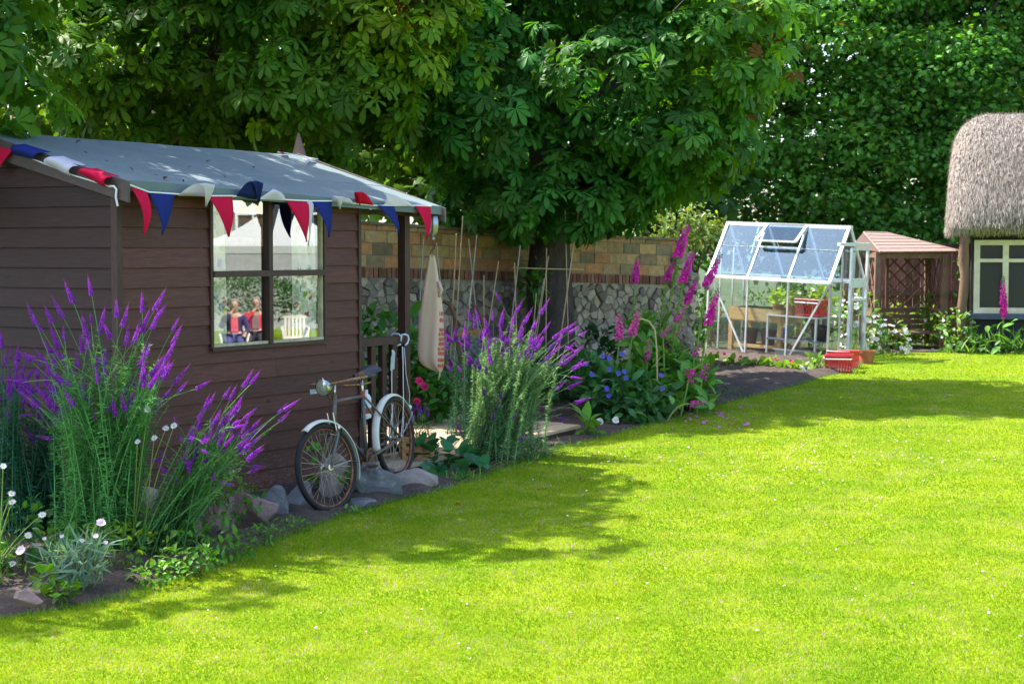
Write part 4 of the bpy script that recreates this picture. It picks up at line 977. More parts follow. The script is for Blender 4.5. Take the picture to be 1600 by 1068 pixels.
for xx in (0, GL):
    bars("end_post", [((xx, GW * .32, .02), (xx, GW * .32, GE + .45))], .024, .024); bars("end_post", [((xx, GW * .68, .02), (xx, GW * .68, GE + .45))], .024, .024); bars("end_tie", [((xx, .03, GE), (xx, GW - .03, GE))], .024, .024)
def pane(pts, m=GLASS, parent=gh): mb = MB(); mb.add(pts, [tuple(range(len(pts)))]); return mb.build("pane", m, parent)
def slope(x, t_, dz=.015): return (x, GW / 2 * t_, GE + .03 + (GR - GE - .03) * t_ + dz)
for k in range(3):
    a, b_ = GL * k / 3 + .016, GL * (k + 1) / 3 - .016
    pane([(a, .004, .02), (b_, .004, .02), (b_, .006, .6), (a, .006, .6)]); pane([(a, .0, .595), (b_, .0, .595), (b_, .004, GE - .02), (a, .004, GE - .02)]); pane([(a, GW, .02), (b_, GW, .02), (b_, GW, GE - .02), (a, GW, GE - .02)])
    pane([slope(a, .0), slope(b_, .0), slope(b_, .54), slope(a, .54)], RGLASS)
    if k != 1: pane([slope(a, .52, .02), slope(b_, .52, .02), slope(b_, .97, .02), slope(a, .97, .02)], RGLASS)
    pane([(a, GW, GE + .04), (b_, GW, GE + .04), (b_, GW / 2, GR + .01), (a, GW / 2, GR + .01)], RGLASS)
    bars("lap_strip", [(slope(a, .53, .025), slope(b_, .53, .025))], .012, .008, ALUW)
for xx in (0, GL):
    pane([(xx, .02, .02), (xx, GW * .31, .02), (xx, GW * .31, GE), (xx, .02, GE)]); pane([(xx, GW * .69, .02), (xx, GW - .02, .02), (xx, GW - .02, GE), (xx, GW * .69, GE)]); pane([(xx, .05, GE + .03), (xx, GW - .05, GE + .03), (xx, GW / 2, GR - .03)])
    if xx == 0: pane([(0, GW * .33, .02), (0, GW * .67, .02), (0, GW * .67, GE), (0, GW * .33, GE)])
# open roof vent, propped up at its lower edge
vent = bpy.data.objects.new("roof_vent", None); link(vent, gh)
va, vb = GL / 3 + .01, GL * 2 / 3 - .01
def vs_(x, t_): p = Vector(slope(x, t_, .03)); return p + Vector((0, -.06, .09)) * ((.97 - t_) / .45) * 1.3
bars("vent_frame", [(vs_(va, .5), vs_(va, .97)), (vs_(vb, .5), vs_(vb, .97)), (vs_(va, .5), vs_(vb, .5)), (vs_(va, .97), vs_(vb, .97))], .04, .03, ALUW, vent)
pane([vs_(va, .5), vs_(vb, .5), vs_(vb, .97), vs_(va, .97)], RGLASS, vent); bars("stay", [(Vector(slope((va + vb) / 2, .55)), vs_((va + vb) / 2, .52))], .012, .012, ALUW, vent); bars("vent_seat", [(slope(va, .545, .02), slope(vb, .545, .02)), (slope(va, .56, .0), slope(vb, .56, .0))], .02, .03, ALUW, vent)
# sliding door pushed out past the back corner
door = bpy.data.objects.new("door", None); link(door, gh); dx = GL + .05
bars("door_frame", [((dx, .5, .02), (dx, .5, 1.72)), ((dx, .98, .02), (dx, .98, 1.72)), ((dx, .5, .03), (dx, .98, .03)), ((dx, .5, .95), (dx, .98, .95)), ((dx, .5, 1.71), (dx, .98, 1.71))], .035, .04, ALUW, door)
pane([(dx, .52, .05), (dx, .96, .05), (dx, .96, .93), (dx, .52, .93)], GLASS, door); pane([(dx, .52, .97), (dx, .96, .97), (dx, .96, 1.69), (dx, .52, 1.69)], GLASS, door); mb = MB(); mb.box((dx, .74, 1.2), (.02, .42, .14)); mb.build("lock_plate", ALUW, door)
bars("door_track", [((dx, .1, 1.78), (dx, 1.02, 1.78))], .06, .05, ALUW)
# --- things standing inside (each its own)
def gthing(name, label, cat, x, y, z, group=None): return thing(name, label, cat, mat=GM @ Matrix.Translation((x, y, z)), group=group)
bench = gthing("potting_bench", "pale pine potting bench with raised edges at greenhouse left", "bench", .18, .35, -.1)
mb = MB(); mb.bb((0, 0, .62), (.95, .6, .66)); mb.bb((0, -.02, .64), (.95, .0, .83)); mb.bb((-.02, 0, .64), (0, .6, .83)); mb.bb((.95, 0, .64), (.97, .6, .83)); mb.bb((0, .6, .64), (.95, .62, .83)); mb.build("tray_top", PINE, bench)
for q in ((.03, .02), (.92, .02), (.03, .58), (.92, .58)): mb = MB(); mb.bb((q[0] - .035, q[1] - .03, 0), (q[0] + .035, q[1] + .03, .62)); mb.build("leg", PINE, bench)
mb = MB(); mb.bb((.065, 0, .22), (.885, .6, .26)); mb.build("shelf", PINE, bench)
rack = gthing("metal_staging", "grey metal two-tier staging in the greenhouse middle", "shelf", .93, .28, -.02)
for q in ((0, 0), (.85, 0), (0, .5), (.85, .5)): mb = MB(); mb.bb((q[0] - .015, q[1] - .015, 0), (q[0] + .015, q[1] + .015, .66)); mb.build("leg", ALU, rack)
for z in (.66, .30): mb = MB(); mb.bb((-.03, -.02, z), (.88, .52, z + .02)); mb.build("shelf", ALU if z > .5 else paint("shelf_grey", (.10, .12, .16), .5), rack)
def pot(name, label, M, r_, h, m, plant=None, group=None, cat="plant pot", pn=70, ps=.07, pc=(.32, .42, .03), pr=(.14, .14, .1)):
    t = thing(name, label, cat, mat=M, group=group); mb = MB(); mb.lathe([(0, .0), (r_ * .72, 0), (r_ * .93, h * .8), (r_ * 1.06, h * .8), (r_ * 1.1, h), (r_ * .98, h), (r_ * .92, h * .86), (0, h * .86)], 20); mb.build("pot", m, t, smooth=False)
    if plant:
        g = NR; P = g.normal(0, 1, (pn, 3)) * np.array(pr) * .6 + np.array([0, 0, h + pr[2] * .9]); W = np.array(M); P = P @ W[:3, :3].T + W[:3, 3]
        Z = unit(pn) * .5 + np.array([0, -.3, .8]); scatter("foliage", ROUND, P, unit(pn) + np.array([0, 0, .1]), Z, ps * g.uniform(.7, 1.4, pn), np.array([pc]) * g.uniform(.7, 1.3, (pn, 1)), LEAFM, t)
    return t
LEAFM = foliage("garden_leaves", .35, .5, .25, (1.5, 1.4, .4))
def GT(x, y, z): return GM @ Matrix.Translation((x, y, z))
pot("flower_pot", "terracotta pot of lime green leaves on staging, beside the black tray", GT(1.0, .45, .66), .09, .15, TERRA, True, "potted seedlings on the staging"); pot("flower_pot", "terracotta pot of lime leaves on staging next to the red basket", GT(1.24, .42, .66), .08, .15, TERRA, True, "potted seedlings on the staging")
pot("flower_pot", "terracotta pot with tall green seedling at the staging's back left corner", GT(1.02, .68, .66), .07, .13, TERRA, True, pc=(.14, .30, .04), pr=(.12, .10, .2)); pot("flower_pot", "terracotta pot of dark leaves on the bench's right end", GT(.98, .75, .75), .075, .13, TERRA, True, pc=(.16, .32, .04), pr=(.14, .1, .16)); pot("flower_pot", "terracotta pot of yellow green leaves behind the red basket", GT(1.55, .72, .66), .08, .16, TERRA, True, pr=(.2, .1, .14), pn=90)
pot("bucket", "small blue pot on the lower tier of metal staging", GT(1.08, .5, .30), .08, .15, BLUEP, cat="pot"); pot("flower_pot", "black pot on the bench shelf, left of the other", GT(.42, .6, .16), .13, .24, BLACKP, group="black pots under the bench"); pot("flower_pot", "black pot on the bench shelf, nearer the metal staging", GT(.74, .62, .16), .13, .24, BLACKP, group="black pots under the bench")
pot("flower_pot", "terracotta pot stacked on the floor under the staging", GT(1.0, .6, .0), .11, .2, TERRA)
tr = gthing("seed_tray", "black seed tray of tall seedlings on the pine bench", "tray", .28, .45, .58); mb = MB(); mb.bb((0, 0, .0), (.75, .4, .02)); mb.bb((0, -.01, 0), (.75, 0, .16)); mb.bb((0, .4, 0), (.75, .41, .16)); mb.bb((-.01, 0, 0), (0, .4, .16)); mb.bb((.75, 0, 0), (.76, .4, .16)); mb.build("tray", BLACKP, tr)
Pp = np.stack([NR.random(90) * .75, NR.random(90) * .4, .15 + NR.random(90) * .3], -1); Wm = np.array(tr.matrix_basis); Pp = Pp @ Wm[:3, :3].T + Wm[:3, 3]
scatter("foliage", LEAF, Pp, unit(90) + np.array([0, 0, .6]), unit(90) + np.array([0, -.4, .5]), NR.uniform(.05, .11, 90), np.array([[.08, .18, .04]]) * NR.uniform(.7, 1.4, (90, 1)), LEAFM, tr)
tub = gthing("grey_tub", "grey plastic tub on the floor under the metal staging", "tub", 1.5, .3, -.1); mb = MB(); mb.bb((-.28, -.2, 0), (.28, .2, .02)); mb.bb((-.3, -.22, .02), (.3, -.2, .24)); mb.bb((-.3, .2, .02), (.3, .22, .24)); mb.bb((-.3, -.2, .02), (-.28, .2, .24)); mb.bb((.28, -.2, .02), (.3, .2, .24)); mb.bb((-.32, -.24, .24), (.32, -.2, .26)); mb.build("tub", GREYP, tub)
tub = gthing("black_crate", "black plastic crate inside greenhouse by the right corner", "crate", 1.98, .55, -.1); mb = MB(); mb.bb((-.18, -.2, 0), (.18, .2, .02)); mb.bb((-.2, -.22, .02), (.2, -.2, .26)); mb.bb((-.2, .2, .02), (.2, .22, .26)); mb.bb((-.2, -.2, .02), (-.18, .2, .26)); mb.bb((.18, -.2, .02), (.2, .2, .26)); mb.build("crate", BLACKP, tub)
pot("bucket", "black bucket tipped against staging leg, beside the grey tub", GT(1.72, .5, .32) @ Matrix.Rotation(R(12), 4, 'Y'), .17, .2, BLACKP, cat="bucket")
def basket(label, M, w_, d_, h_):
    """plastic shopping basket with slotted sides and a pale wire handle"""
    t = thing("red_basket", label, "basket", mat=M, group="red plastic baskets"); mb = MB(); f_ = .86
    def c(u, v, z): k = f_ + (1 - f_) * z / h_; return Vector((u * w_ / 2 * k, v * d_ / 2 * k, z))
    mb.add([c(-1, -1, 0), c(1, -1, 0), c(1, 1, 0), c(-1, 1, 0)], [(0, 1, 2, 3)])
    for (a, b_) in (((-1, -1), (1, -1)), ((1, -1), (1, 1)), ((1, 1), (-1, 1)), ((-1, 1), (-1, -1))):
        for z0, z1 in ((0, .10), (.46, .52), (.76, 1.0)): q = [c(*a, z0 * h_), c(*b_, z0 * h_), c(*b_, z1 * h_), c(*a, z1 * h_)]; mb.add(q, [(0, 1, 2, 3)])
        n_ = 9
        for i in range(n_ + 1):
            u0, u1 = max(0, i / n_ - .022), min(1, i / n_ + .022); l = lambda s, z: c(a[0] + (b_[0] - a[0]) * s, a[1] + (b_[1] - a[1]) * s, z)
            mb.add([l(u0, .08 * h_), l(u1, .08 * h_), l(u1, .8 * h_), l(u0, .8 * h_)], [(0, 1, 2, 3)])
    mb.build("body", REDP, t, solid=.006); mb = MB(); rim = [c(-1, -1, h_), c(1, -1, h_), c(1, 1, h_), c(-1, 1, h_), c(-1, -1, h_)]; mb.tube(rim, .011, 6); mb.build("rim", REDP, t)
    mb = MB(); mb.tube([c(-1, -1, h_ * .86) + Vector((0, -.02, 0)), c(-.95, -1.12, h_ * .8), c(.95, -1.12, h_ * .8), c(1, -1, h_ * .86) + Vector((0, -.02, 0))], .011, 6); mb.build("handle", paint("handle_wire", (.6, .55, .45), .4, .1), t); return t
basket("red plastic basket of leaves up on the greenhouse staging", GT(1.6, .45, .68), .46, .3, .24)
Pp = np.array([tuple(GT(1.6, .45, .9) @ Vector(p)) for p in NR.normal(0, 1, (60, 3)) * np.array([.16, .09, .05])])
pl = thing("potted_plant", "lime green leaves growing out of the basket on the staging", "plant", mat=GT(1.6, .45, .72)); scatter("foliage", ROUND, Pp, unit(60), unit(60) * .4 + np.array([0, -.3, .8]), NR.uniform(.05, .09, 60), np.array([[.34, .43, .03]]) * NR.uniform(.7, 1.2, (60, 1)), LEAFM, pl)
mb = MB(); mb.tube([tuple(GT(1.6, .45, .72).inverted() @ (GT(1.6, .45, .72) @ Vector((.02 * k, 0, .0)))) for k in range(2)] , .01, 5); mb.tube([(0, 0, 0), (0, .02, .2)], .008, 5); mb.build("stem", LEAFM, pl)
b1 = G(1314, 583); basket("red plastic basket on the lawn edge, with pale front handle", Matrix.Translation(b1 + Vector((0, .15, .01))) @ Matrix.Rotation(R(-14), 4, 'Z'), .38, .34, .23)
b2 = G(1326, 580); basket("red plastic basket standing behind the front one, nearer the terracotta pot", Matrix.Translation(b2 + Vector((.03, .55, .01))) @ Matrix.Rotation(R(-40), 4, 'Z'), .36, .3, .24)
pot("flower_pot", "large terracotta pot on grass beside the arbour's left post", Matrix.Translation(G(1356, 569) + Vector((0, .1, 0))), .125, .2, TERRA)
# ================================================================== arbour with lattice, seat and hipped board roof
ARB = paint("arbour_wood", (.165, .092, .065), .75, .3, 9, stretch=(3, 3, 1), bumpd=.004); ROOFW = paint("arbour_roof_boards", (.22, .15, .13), .8, .18, 8, stretch=(1, 4, 10), bumpd=.004)
YF, YB = 27.8, 29.0
ab = at(1424, 545, 28.3); arb = thing("garden_arbour", "brown timber garden arbour with lattice sides, bench seat and hipped roof", "arbour", (ab.x, ab.y, gz(28.3)))
def apost(px0, py0, px1, py1, Yq, w_=.09): mb = MB(); mb.beam(at(px0, py0, Yq), at(px1, py1, Yq), w_, w_, (0, 1, 0)); mb.build("post", ARB, arb, world=True)
apost(1368, 551, 1372, 396, YF); apost(1473, 549, 1477, 396, YF, .1); apost(1345, 545, 1349, 396, YB, .1); apost(1447, 540, 1450, 396, YB)
def lattice(A, B, C, D, n, m_=ARB, w_=.03):
    """crossed slats filling the panel A B C D (bottom left, bottom right, top right, top left)"""
    mb = MB(); P = lambda u, v: A.lerp(B, u).lerp(D.lerp(C, u), v); asp = (D - A).length / (B - A).length; nrm_ = (B - A).cross(D - A).normalized()
    for i in range(-int(n * asp) - 1, n + 1):
        for sgn in (1, -1):
            u0, v0, u1, v1 = i / n, 0, i / n + asp, 1
            if u0 < 0: v0 = -u0 / asp; u0 = 0
            if u1 > 1: v1 -= (u1 - 1) / asp; u1 = 1
            if v1 - v0 < .03 or u0 > 1 or v0 > 1: continue
            a, b_ = (P(u0, v0), P(u1, v1)) if sgn > 0 else (P(1 - u0, v0), P(1 - u1, v1)); o_ = nrm_ * .006 * sgn; mb.beam(a + o_, b_ + o_, w_, .008, nrm_)
    for a, b_ in ((A, B), (B, C), (C, D), (D, A)): mb.beam(a, b_, .045, .03, nrm_)
    return mb.build("lattice_panel", m_, arb, world=True)
lattice(at(1349, 482, YB), at(1368, 484, YF), at(1372, 398, YF), at(1350, 398, YB), 3); lattice(at(1347, 545, YB), at(1367, 549, YF), at(1368, 492, YF), at(1349, 490, YB), 3)
lattice(at(1385, 482, YB), at(1448, 482, YB), at(1450, 398, YB), at(1387, 398, YB), 3); lattice(at(1448, 482, YB), at(1474, 484, YF), at(1476, 398, YF), at(1450, 398, YB), 3)
mb = MB(); mb.beam(at(1352, 487, YB), at(1368, 489, YF), .06, .09); mb.build("arm_rail", ARB, arb, world=True)
for py in (484, 494, 502, 510): mb = MB(); mb.beam(at(1374, py, YB - .12), at(1452, py, YB - .12), .03, .075); mb.build("back_slat", ARB, arb, world=True)
for k in range(4): Yq = YF + .35 + k * .16; mb = MB(); mb.beam(at(1371, 520, YF + .3) + Vector((0, k * .17, .0)), at(1470, 520, YF + .3) + Vector((0, k * .17, 0)), .14, .03); mb.build("seat_slat", ARB, arb, world=True)
for px in (1377, 1466): a = at(px, 519, YF + .35); mb = MB(); mb.beam(a, Vector((a.x, a.y, gz(a.y))), .09, .12, (0, 1, 0)); mb.build("seat_leg", paint("leg_wood", (.3, .17, .08), .8), arb, world=True)
mb = MB(); mb.beam(at(1372, 399, YF), at(1478, 399, YF), .06, .09); mb.beam(at(1349, 399, YB), at(1452, 399, YB), .06, .09); mb.beam(at(1349, 398, YB), at(1372, 398, YF), .06, .09); mb.beam(at(1450, 398, YB), at(1477, 398, YF), .06, .09); mb.build("roof_plate", ARB, arb, world=True)
A, B, C, D = at(1331, 385, YB + .1), at(1376, 394, YF - .15), at(1503, 393, YF - .15), at(1475, 386, YB + .1); R0, R1 = at(1350, 363, YF + .55), at(1385, 364, YF + .55)
mb = MB()
def boards_on(P, n_):
    """overlapping roof boards over the quad (eave left, eave right, ridge right, ridge left)"""
    for i in range(n_):
        a, b_ = i / n_, (i + 1) / n_ + .01; q = [P[0].lerp(P[3], a), P[1].lerp(P[2], a), P[1].lerp(P[2], min(1, b_)), P[0].lerp(P[3], min(1, b_))]; nn_ = (q[1] - q[0]).cross(q[3] - q[0]).normalized(); nn_ = nn_ if nn_.z > 0 else -nn_
        mb.add([q[0] + nn_ * .014, q[1] + nn_ * .014, q[2] + nn_ * .006, q[3] + nn_ * .006, q[0] - nn_ * .004, q[1] - nn_ * .004, q[2] - nn_ * .004, q[3] - nn_ * .004], [(0, 1, 2, 3), (4, 7, 6, 5), (0, 4, 5, 1), (1, 5, 6, 2), (3, 7, 4, 0), (2, 6, 7, 3)], tuple([rnd.uniform(.8, 1.1)] * 3))
boards_on([B, C, R1, R0], 6); boards_on([A, B, R0, R0 + Vector((0, .01, 0))], 5); boards_on([C, D, R1 + Vector((0, .01, 0)), R1], 5); boards_on([D, A, R0, R1], 6); mb.build("roof", ROOFW, arb, world=True)
mb = MB(); mb.tube([B, R0], .02, 6); mb.tube([C, R1], .02, 6); mb.tube([R0, R1], .02, 6); mb.build("hip_trim", ROOFW, arb, world=True)
# ================================================================== brown board fence behind
FENCE = paint("fence_board", (.27, .12, .10), .8, .3, 6, stretch=(5, 5, 1), attr=True, bumpd=.003)
fa, fb = at(1335, 540, 30.2), at(1530, 540, 30.2); fn = thing("board_fence", "brown vertical board fence behind the arbour", "fence", (fa.x, 30.2, gz(30.2)))
x = fa.x - .2; mb = MB()
while x < fb.x + .5: h_ = at(1400, 386, 30.2).z + rnd.uniform(-.01, .01); mb.bb((x, 30.2 + rnd.uniform(-.008, .008), gz(30) - .05), (x + .125, 30.225, h_ - (.0 if x < fb.x else .0)), tuple([rnd.uniform(.7, 1.25)] * 3)); x += .135
mb.build("boards", FENCE, fn, world=True); mb = MB()
for py in (383, 457): a = at(1335, py, 30.12); mb.bb((fa.x - .2, 30.1, a.z - .05), (fb.x + .5, 30.18, a.z + .03))
mb.build("rails", ARB, fn, world=True)
# ================================================================== thatched cottage at the right
YC = 27.4
TAR = paint("tarred_wall", (.018, .019, .026), .7, .4, 8, bumpd=.01); CREAM = paint("cream_paint", (.62, .56, .42), .5, .12, 9); SILLB = paint("blue_sill", (.05, .07, .13), .45, .2)
co = at(1516, 548, YC); cot = thing("thatched_cottage", "dark walled cottage with a thick grey thatched roof and cream window", "cottage", (co.x, YC, gz(YC)))
cx0, cx1 = co.x, co.x + 5.2; zt_ = at(1540, 352, YC).z
def cz(py): return at(1560, py, YC).z
wx0 = at(1522, 400, YC).x; wz0, wz1 = cz(489), cz(375)
mb = MB(); 
mb.bb((cx0, YC, gz(YC) - .1), (cx1, YC + .2, wz0)); mb.bb((cx0, YC, wz0), (wx0, YC + .2, zt_)); mb.bb((wx0, YC, wz1), (cx1, YC + .2, zt_)); mb.bb((cx0, YC + .2, gz(YC) - .1), (cx0 + .2, YC + 3.4, zt_)); mb.bb((cx0, YC + 3.4, 0), (cx1, YC + 3.6, zt_)); mb.bb((cx1 - .2, YC + .2, 0), (cx1, YC + 3.4, zt_)); mb.build("walls", TAR, cot, world=True)
cw = bpy.data.objects.new("window", None); link(cw, cot); mw = MB(); fcx = [at(p, 400, YC).x for p in (1522, 1531)]; fw = fcx[1] - fcx[0]; lw = at(1574, 400, YC).x - at(1531, 400, YC).x
def wb(mb, a, b_): mb.bb((a[0], YC - .05, a[1]), (b_[0], YC + .08, b_[1]))
xs2 = [wx0 + k * lw for k in range(4)]
for k, x in enumerate(xs2): wb(mw, (x, wz0), (x + fw * (1 if k != 3 else 1), wz1))
for k in range(3):
    a, b_ = xs2[k] + fw, xs2[k + 1]; wb(mw, (a, wz1 - .08), (b_, wz1)); wb(mw, (a, wz0), (b_, wz0 + .09)); tz = cz(407); wb(mw, (a, tz - .025), (b_, tz + .03))
fr_ = mw.build("frame", CREAM, cot, world=True); fr_.parent = cw; fr_.matrix_parent_inverse = Matrix()
CGL = newmat("cottage_glass")[0]; cb = CGL.node_tree.nodes["Principled BSDF"]; cb.inputs['Base Color'].default_value = (.03, .032, .045, 1); cb.inputs['Roughness'].default_value = .12; cb.inputs['Specular IOR Level'].default_value = .3
for k in range(3):
    for z0, z1 in ((wz0 + .09, tz - .025), (tz + .03, wz1 - .08)):
        a, b_ = xs2[k] + fw, xs2[k + 1]; mb = MB(); mb.bb((a, YC + .02, z0), (b_, YC + .03, z1)); o = mb.build("pane", CGL, cot, world=True); o.parent = cw
mb = MB(); mb.bb((wx0 - .1, YC - .12, wz0 - .09), (xs2[3] + fw + .1, YC - .002, wz0 - .003)); o = mb.build("sill", SILLB, cot, world=True); o.parent = cw
mb = MB(); pts = [at(px, py, YC - .28) for px, py in ((1513, 552), (1511, 520), (1509, 490), (1513, 460), (1515, 430), (1513, 405), (1514, 380), (1516, 350))]; mb.tube(pts, [.085, .075, .07, .075, .07, .085, .075, .08], 10); mb.build("log_post", paint("log_bark", (.17, .10, .065), .9, .4, 9, stretch=(1, 1, .3), bumpd=.02), cot, smooth=True, world=True)
THATCH = newmat("thatch"); m, n, b = THATCH; c_ = ramp(n, tex_noise(n, 5, 6, (1, 1, .5), 'World'), .32, .68, (.20, .16, .135), (.38, .325, .29)); c_ = mixc(n, ramp(n, tex_noise(n, 34, 6, (1, .5, .4), 'World', .75), .4, .62), (.085, .07, .06), c_); n.links.new(c_, b.inputs['Base Color']); b.inputs['Roughness'].default_value = .95; bump(n, b, tex_noise(n, 30, 7, (1, .4, .4), 'World', .75), 1.0, .12); THATCH = m
tl = at(1489, 340, YC - .35).x; ztop = at(1590, 176, YC + .9).z; zeave = at(1500, 365, YC - .35).z
prof = [(YC + .15, zeave + .18), (YC - .28, zeave - .02), (YC - .45, zeave + .03), (YC - .52, zeave + .14), (YC - .45, zeave + .4), (YC - .2, zeave + .85), (YC + .1, zeave + 1.3), (YC + .42, zeave + 1.62), (YC + .8, ztop - .06), (YC + 1.3, ztop), (YC + 1.9, ztop - .05), (YC + 2.6, ztop - .5), (YC + 3.4, zeave + .7), (YC + 4.0, zeave + .1), (YC + 3.6, zeave - .02)]
NX = 60; vs = []; pts2 = []
for i in range(NX):
    u = i / (NX - 1); x = tl + (u ** 1.6) * 6.2; d = x - tl; k = min(1, d / .7); sh = math.sqrt(max(0, 1 - (1 - k) ** 2.2))
    for (Y_, z_) in prof:
        cy_ = YC + 1.6; f_ = .82 + .18 * sh; low = zeave; q = (z_ - low) / (ztop - low); zz = low + (z_ - low) * (1 - (1 - sh) * .30 * max(0, q) ** 1.5); yy = cy_ + (Y_ - cy_) * f_
        nz = .05 * mnoise.noise(Vector((x * 1.6, yy * 1.6, zz * 1.6))) + .03 * mnoise.noise(Vector((x * 6, yy * 6, zz * 4)))
        xx = x + (.10 * max(0, q) ** 2 * (1 - k))
        vs.append((xx, yy + nz, zz + nz * .5))
mb = MB(); k = len(prof); mb.add(vs, [(i * k + j, (i + 1) * k + j, (i + 1) * k + j + 1, i * k + j + 1) for i in range(NX - 1) for j in range(k - 1)] + [tuple(range(k))]); ro = mb.build("roof", THATCH, cot, smooth=True, world=True, sub=2)
STRAW = foliage("straw", .1, .9, .1, (1, 1, 1)); N_ = 18000; ii = (NR.random(N_) ** 1.4 * (NX - 2)).astype(int); jj = NR.integers(1, 10, N_); ff, gg = NR.random(N_), NR.random(N_); VA = np.array(vs).reshape(NX, k, 3)
p00, p01, p10, p11 = VA[ii, jj], VA[ii, jj + 1], VA[ii + 1, jj], VA[ii + 1, jj + 1]; lerp = lambda a, b_, t_: a + (b_ - a) * t_[:, None]
Ps = lerp(lerp(p00, p01, gg), lerp(p10, p11, gg), ff); dn = nrm(p00 - p01 + 1e-6); no = nrm(np.cross(p10 - p00 + 1e-6, p01 - p00 + 1e-6)); 
o = scatter("straw", compose([([(-.028, 0, 0), (.028, 0, 0), (.02, 1, .035), (-.02, 1, .035)], [(0, 1, 2, 3)])]), Ps + no * .012 * np.sign((no * np.array([0, -1, .3])).sum(1))[:, None], dn + NR.normal(0, .2, (N_, 3)), no, NR.uniform(.04, .11, N_), np.array([[.36, .31, .27]]) * NR.uniform(.7, 1.25, (N_, 1)), STRAW, cot); o['kind'] = 'stuff'
cot.rotation_euler = (0, 0, R(-14.5))

# ================================================================== flowers and foliage of the border
def gv(P): return np.stack([P[:, 0], P[:, 1], gzv(P[:, 1])], -1)
LINL = foliage("toadflax_leaves", .3, .6, .15, (1.4, 1.3, .5)); PETAL = foliage("petals", .35, .6, .15, (1.2, 1.0, 1.2)); STEM = foliage("stems", .1, .6, .2)
def spike_mesh(nm, n, L, rad, fs, colf, seed, tipc, mat=PETAL):
    """one flower spike along +z: many tiny two-lipped flowers round a tapering axis"""
    g = np.random.default_rng(seed); V = []; Fq = []; C = []
    for i in range(n):
        t = (i + g.random()) / n; a = i * 2.399 + g.normal(0, .3); rr = rad * (1 - .75 * t ** 1.5); z = L * t * .86; s = fs * (1 - .62 * t) * g.uniform(.8, 1.25)
        d = np.array([math.cos(a), math.sin(a), .25]); tx = np.array([-math.sin(a), math.cos(a), 0]); p = d * rr * .35 + np.array([0, 0, z]); c = np.array(colf(t, g))
        o = p + d * rr; k = len(V); up = np.array([0, 0, 1.0])
        V += [p, o + tx * s * .6 + up * s * .5, o - tx * s * .6 + up * s * .5, o + up * s * .9 + d * s * .3, o - up * s * .7 + d * s * .35, o - up * s * .2 + tx * s * .75, o - up * s * .2 - tx * s * .75]
        Fq += [(k, k + 1, k + 3), (k, k + 3, k + 2), (k, k + 5, k + 4), (k, k + 4, k + 6), (k + 1, k + 5, k + 6), (k + 1, k + 6, k + 2)]; C += [c * .6] + [c] * 6
    k = len(V); b = np.array(tipc)
    for j in range(5): a = j * 2 * PI / 5; V.append(np.array([math.cos(a) * rad * .22, math.sin(a) * rad * .22, L * .8])); C.append(b)
    V.append(np.array([0, 0, L * 1.12])); C.append(b)
    for j in range(5): Fq.append((k + j, k + (j + 1) % 5, k + 5))
    me = bpy.data.meshes.new(nm); me.from_pydata([tuple(v) for v in V], [], Fq); me.update(); a_ = me.attributes.new('col', 'FLOAT_COLOR', 'POINT'); cc = np.ones((len(V), 4), np.float32); cc[:, :3] = np.array(C); a_.data.foreach_set('color', cc.ravel()); me.materials.append(mat); return me
def purple(t, g): k = g.uniform(.65, 1.35); return (.30 * k * (1 + .25 * t), .045 * k, .50 * k)
SPK = [spike_mesh("toadflax_spike", n, 1, .085, .072, purple, 60 + n, (.25, .08, .18)) for n in (44, 60, 78)]
def put(me, nm, p, d, s, parent, wd=1.0):
    o = bpy.data.objects.new(nm, me); COL.objects.link(o); o.parent = parent; q = Vector(d).normalized().to_track_quat('Z', 'Y').to_matrix().to_4x4()
    o.matrix_basis = parent.matrix_basis.inverted() @ Matrix.Translation(p) @ q @ Matrix.Rotation(rnd.random() * 6, 4, 'Z') @ Matrix.Diagonal((s * wd, s * wd, s, 1)); return o
def bez(a, c, b, n): return [(1 - u) ** 2 * a + 2 * u * (1 - u) * c + u * u * b for u in [k / n for k in range(n + 1)]]
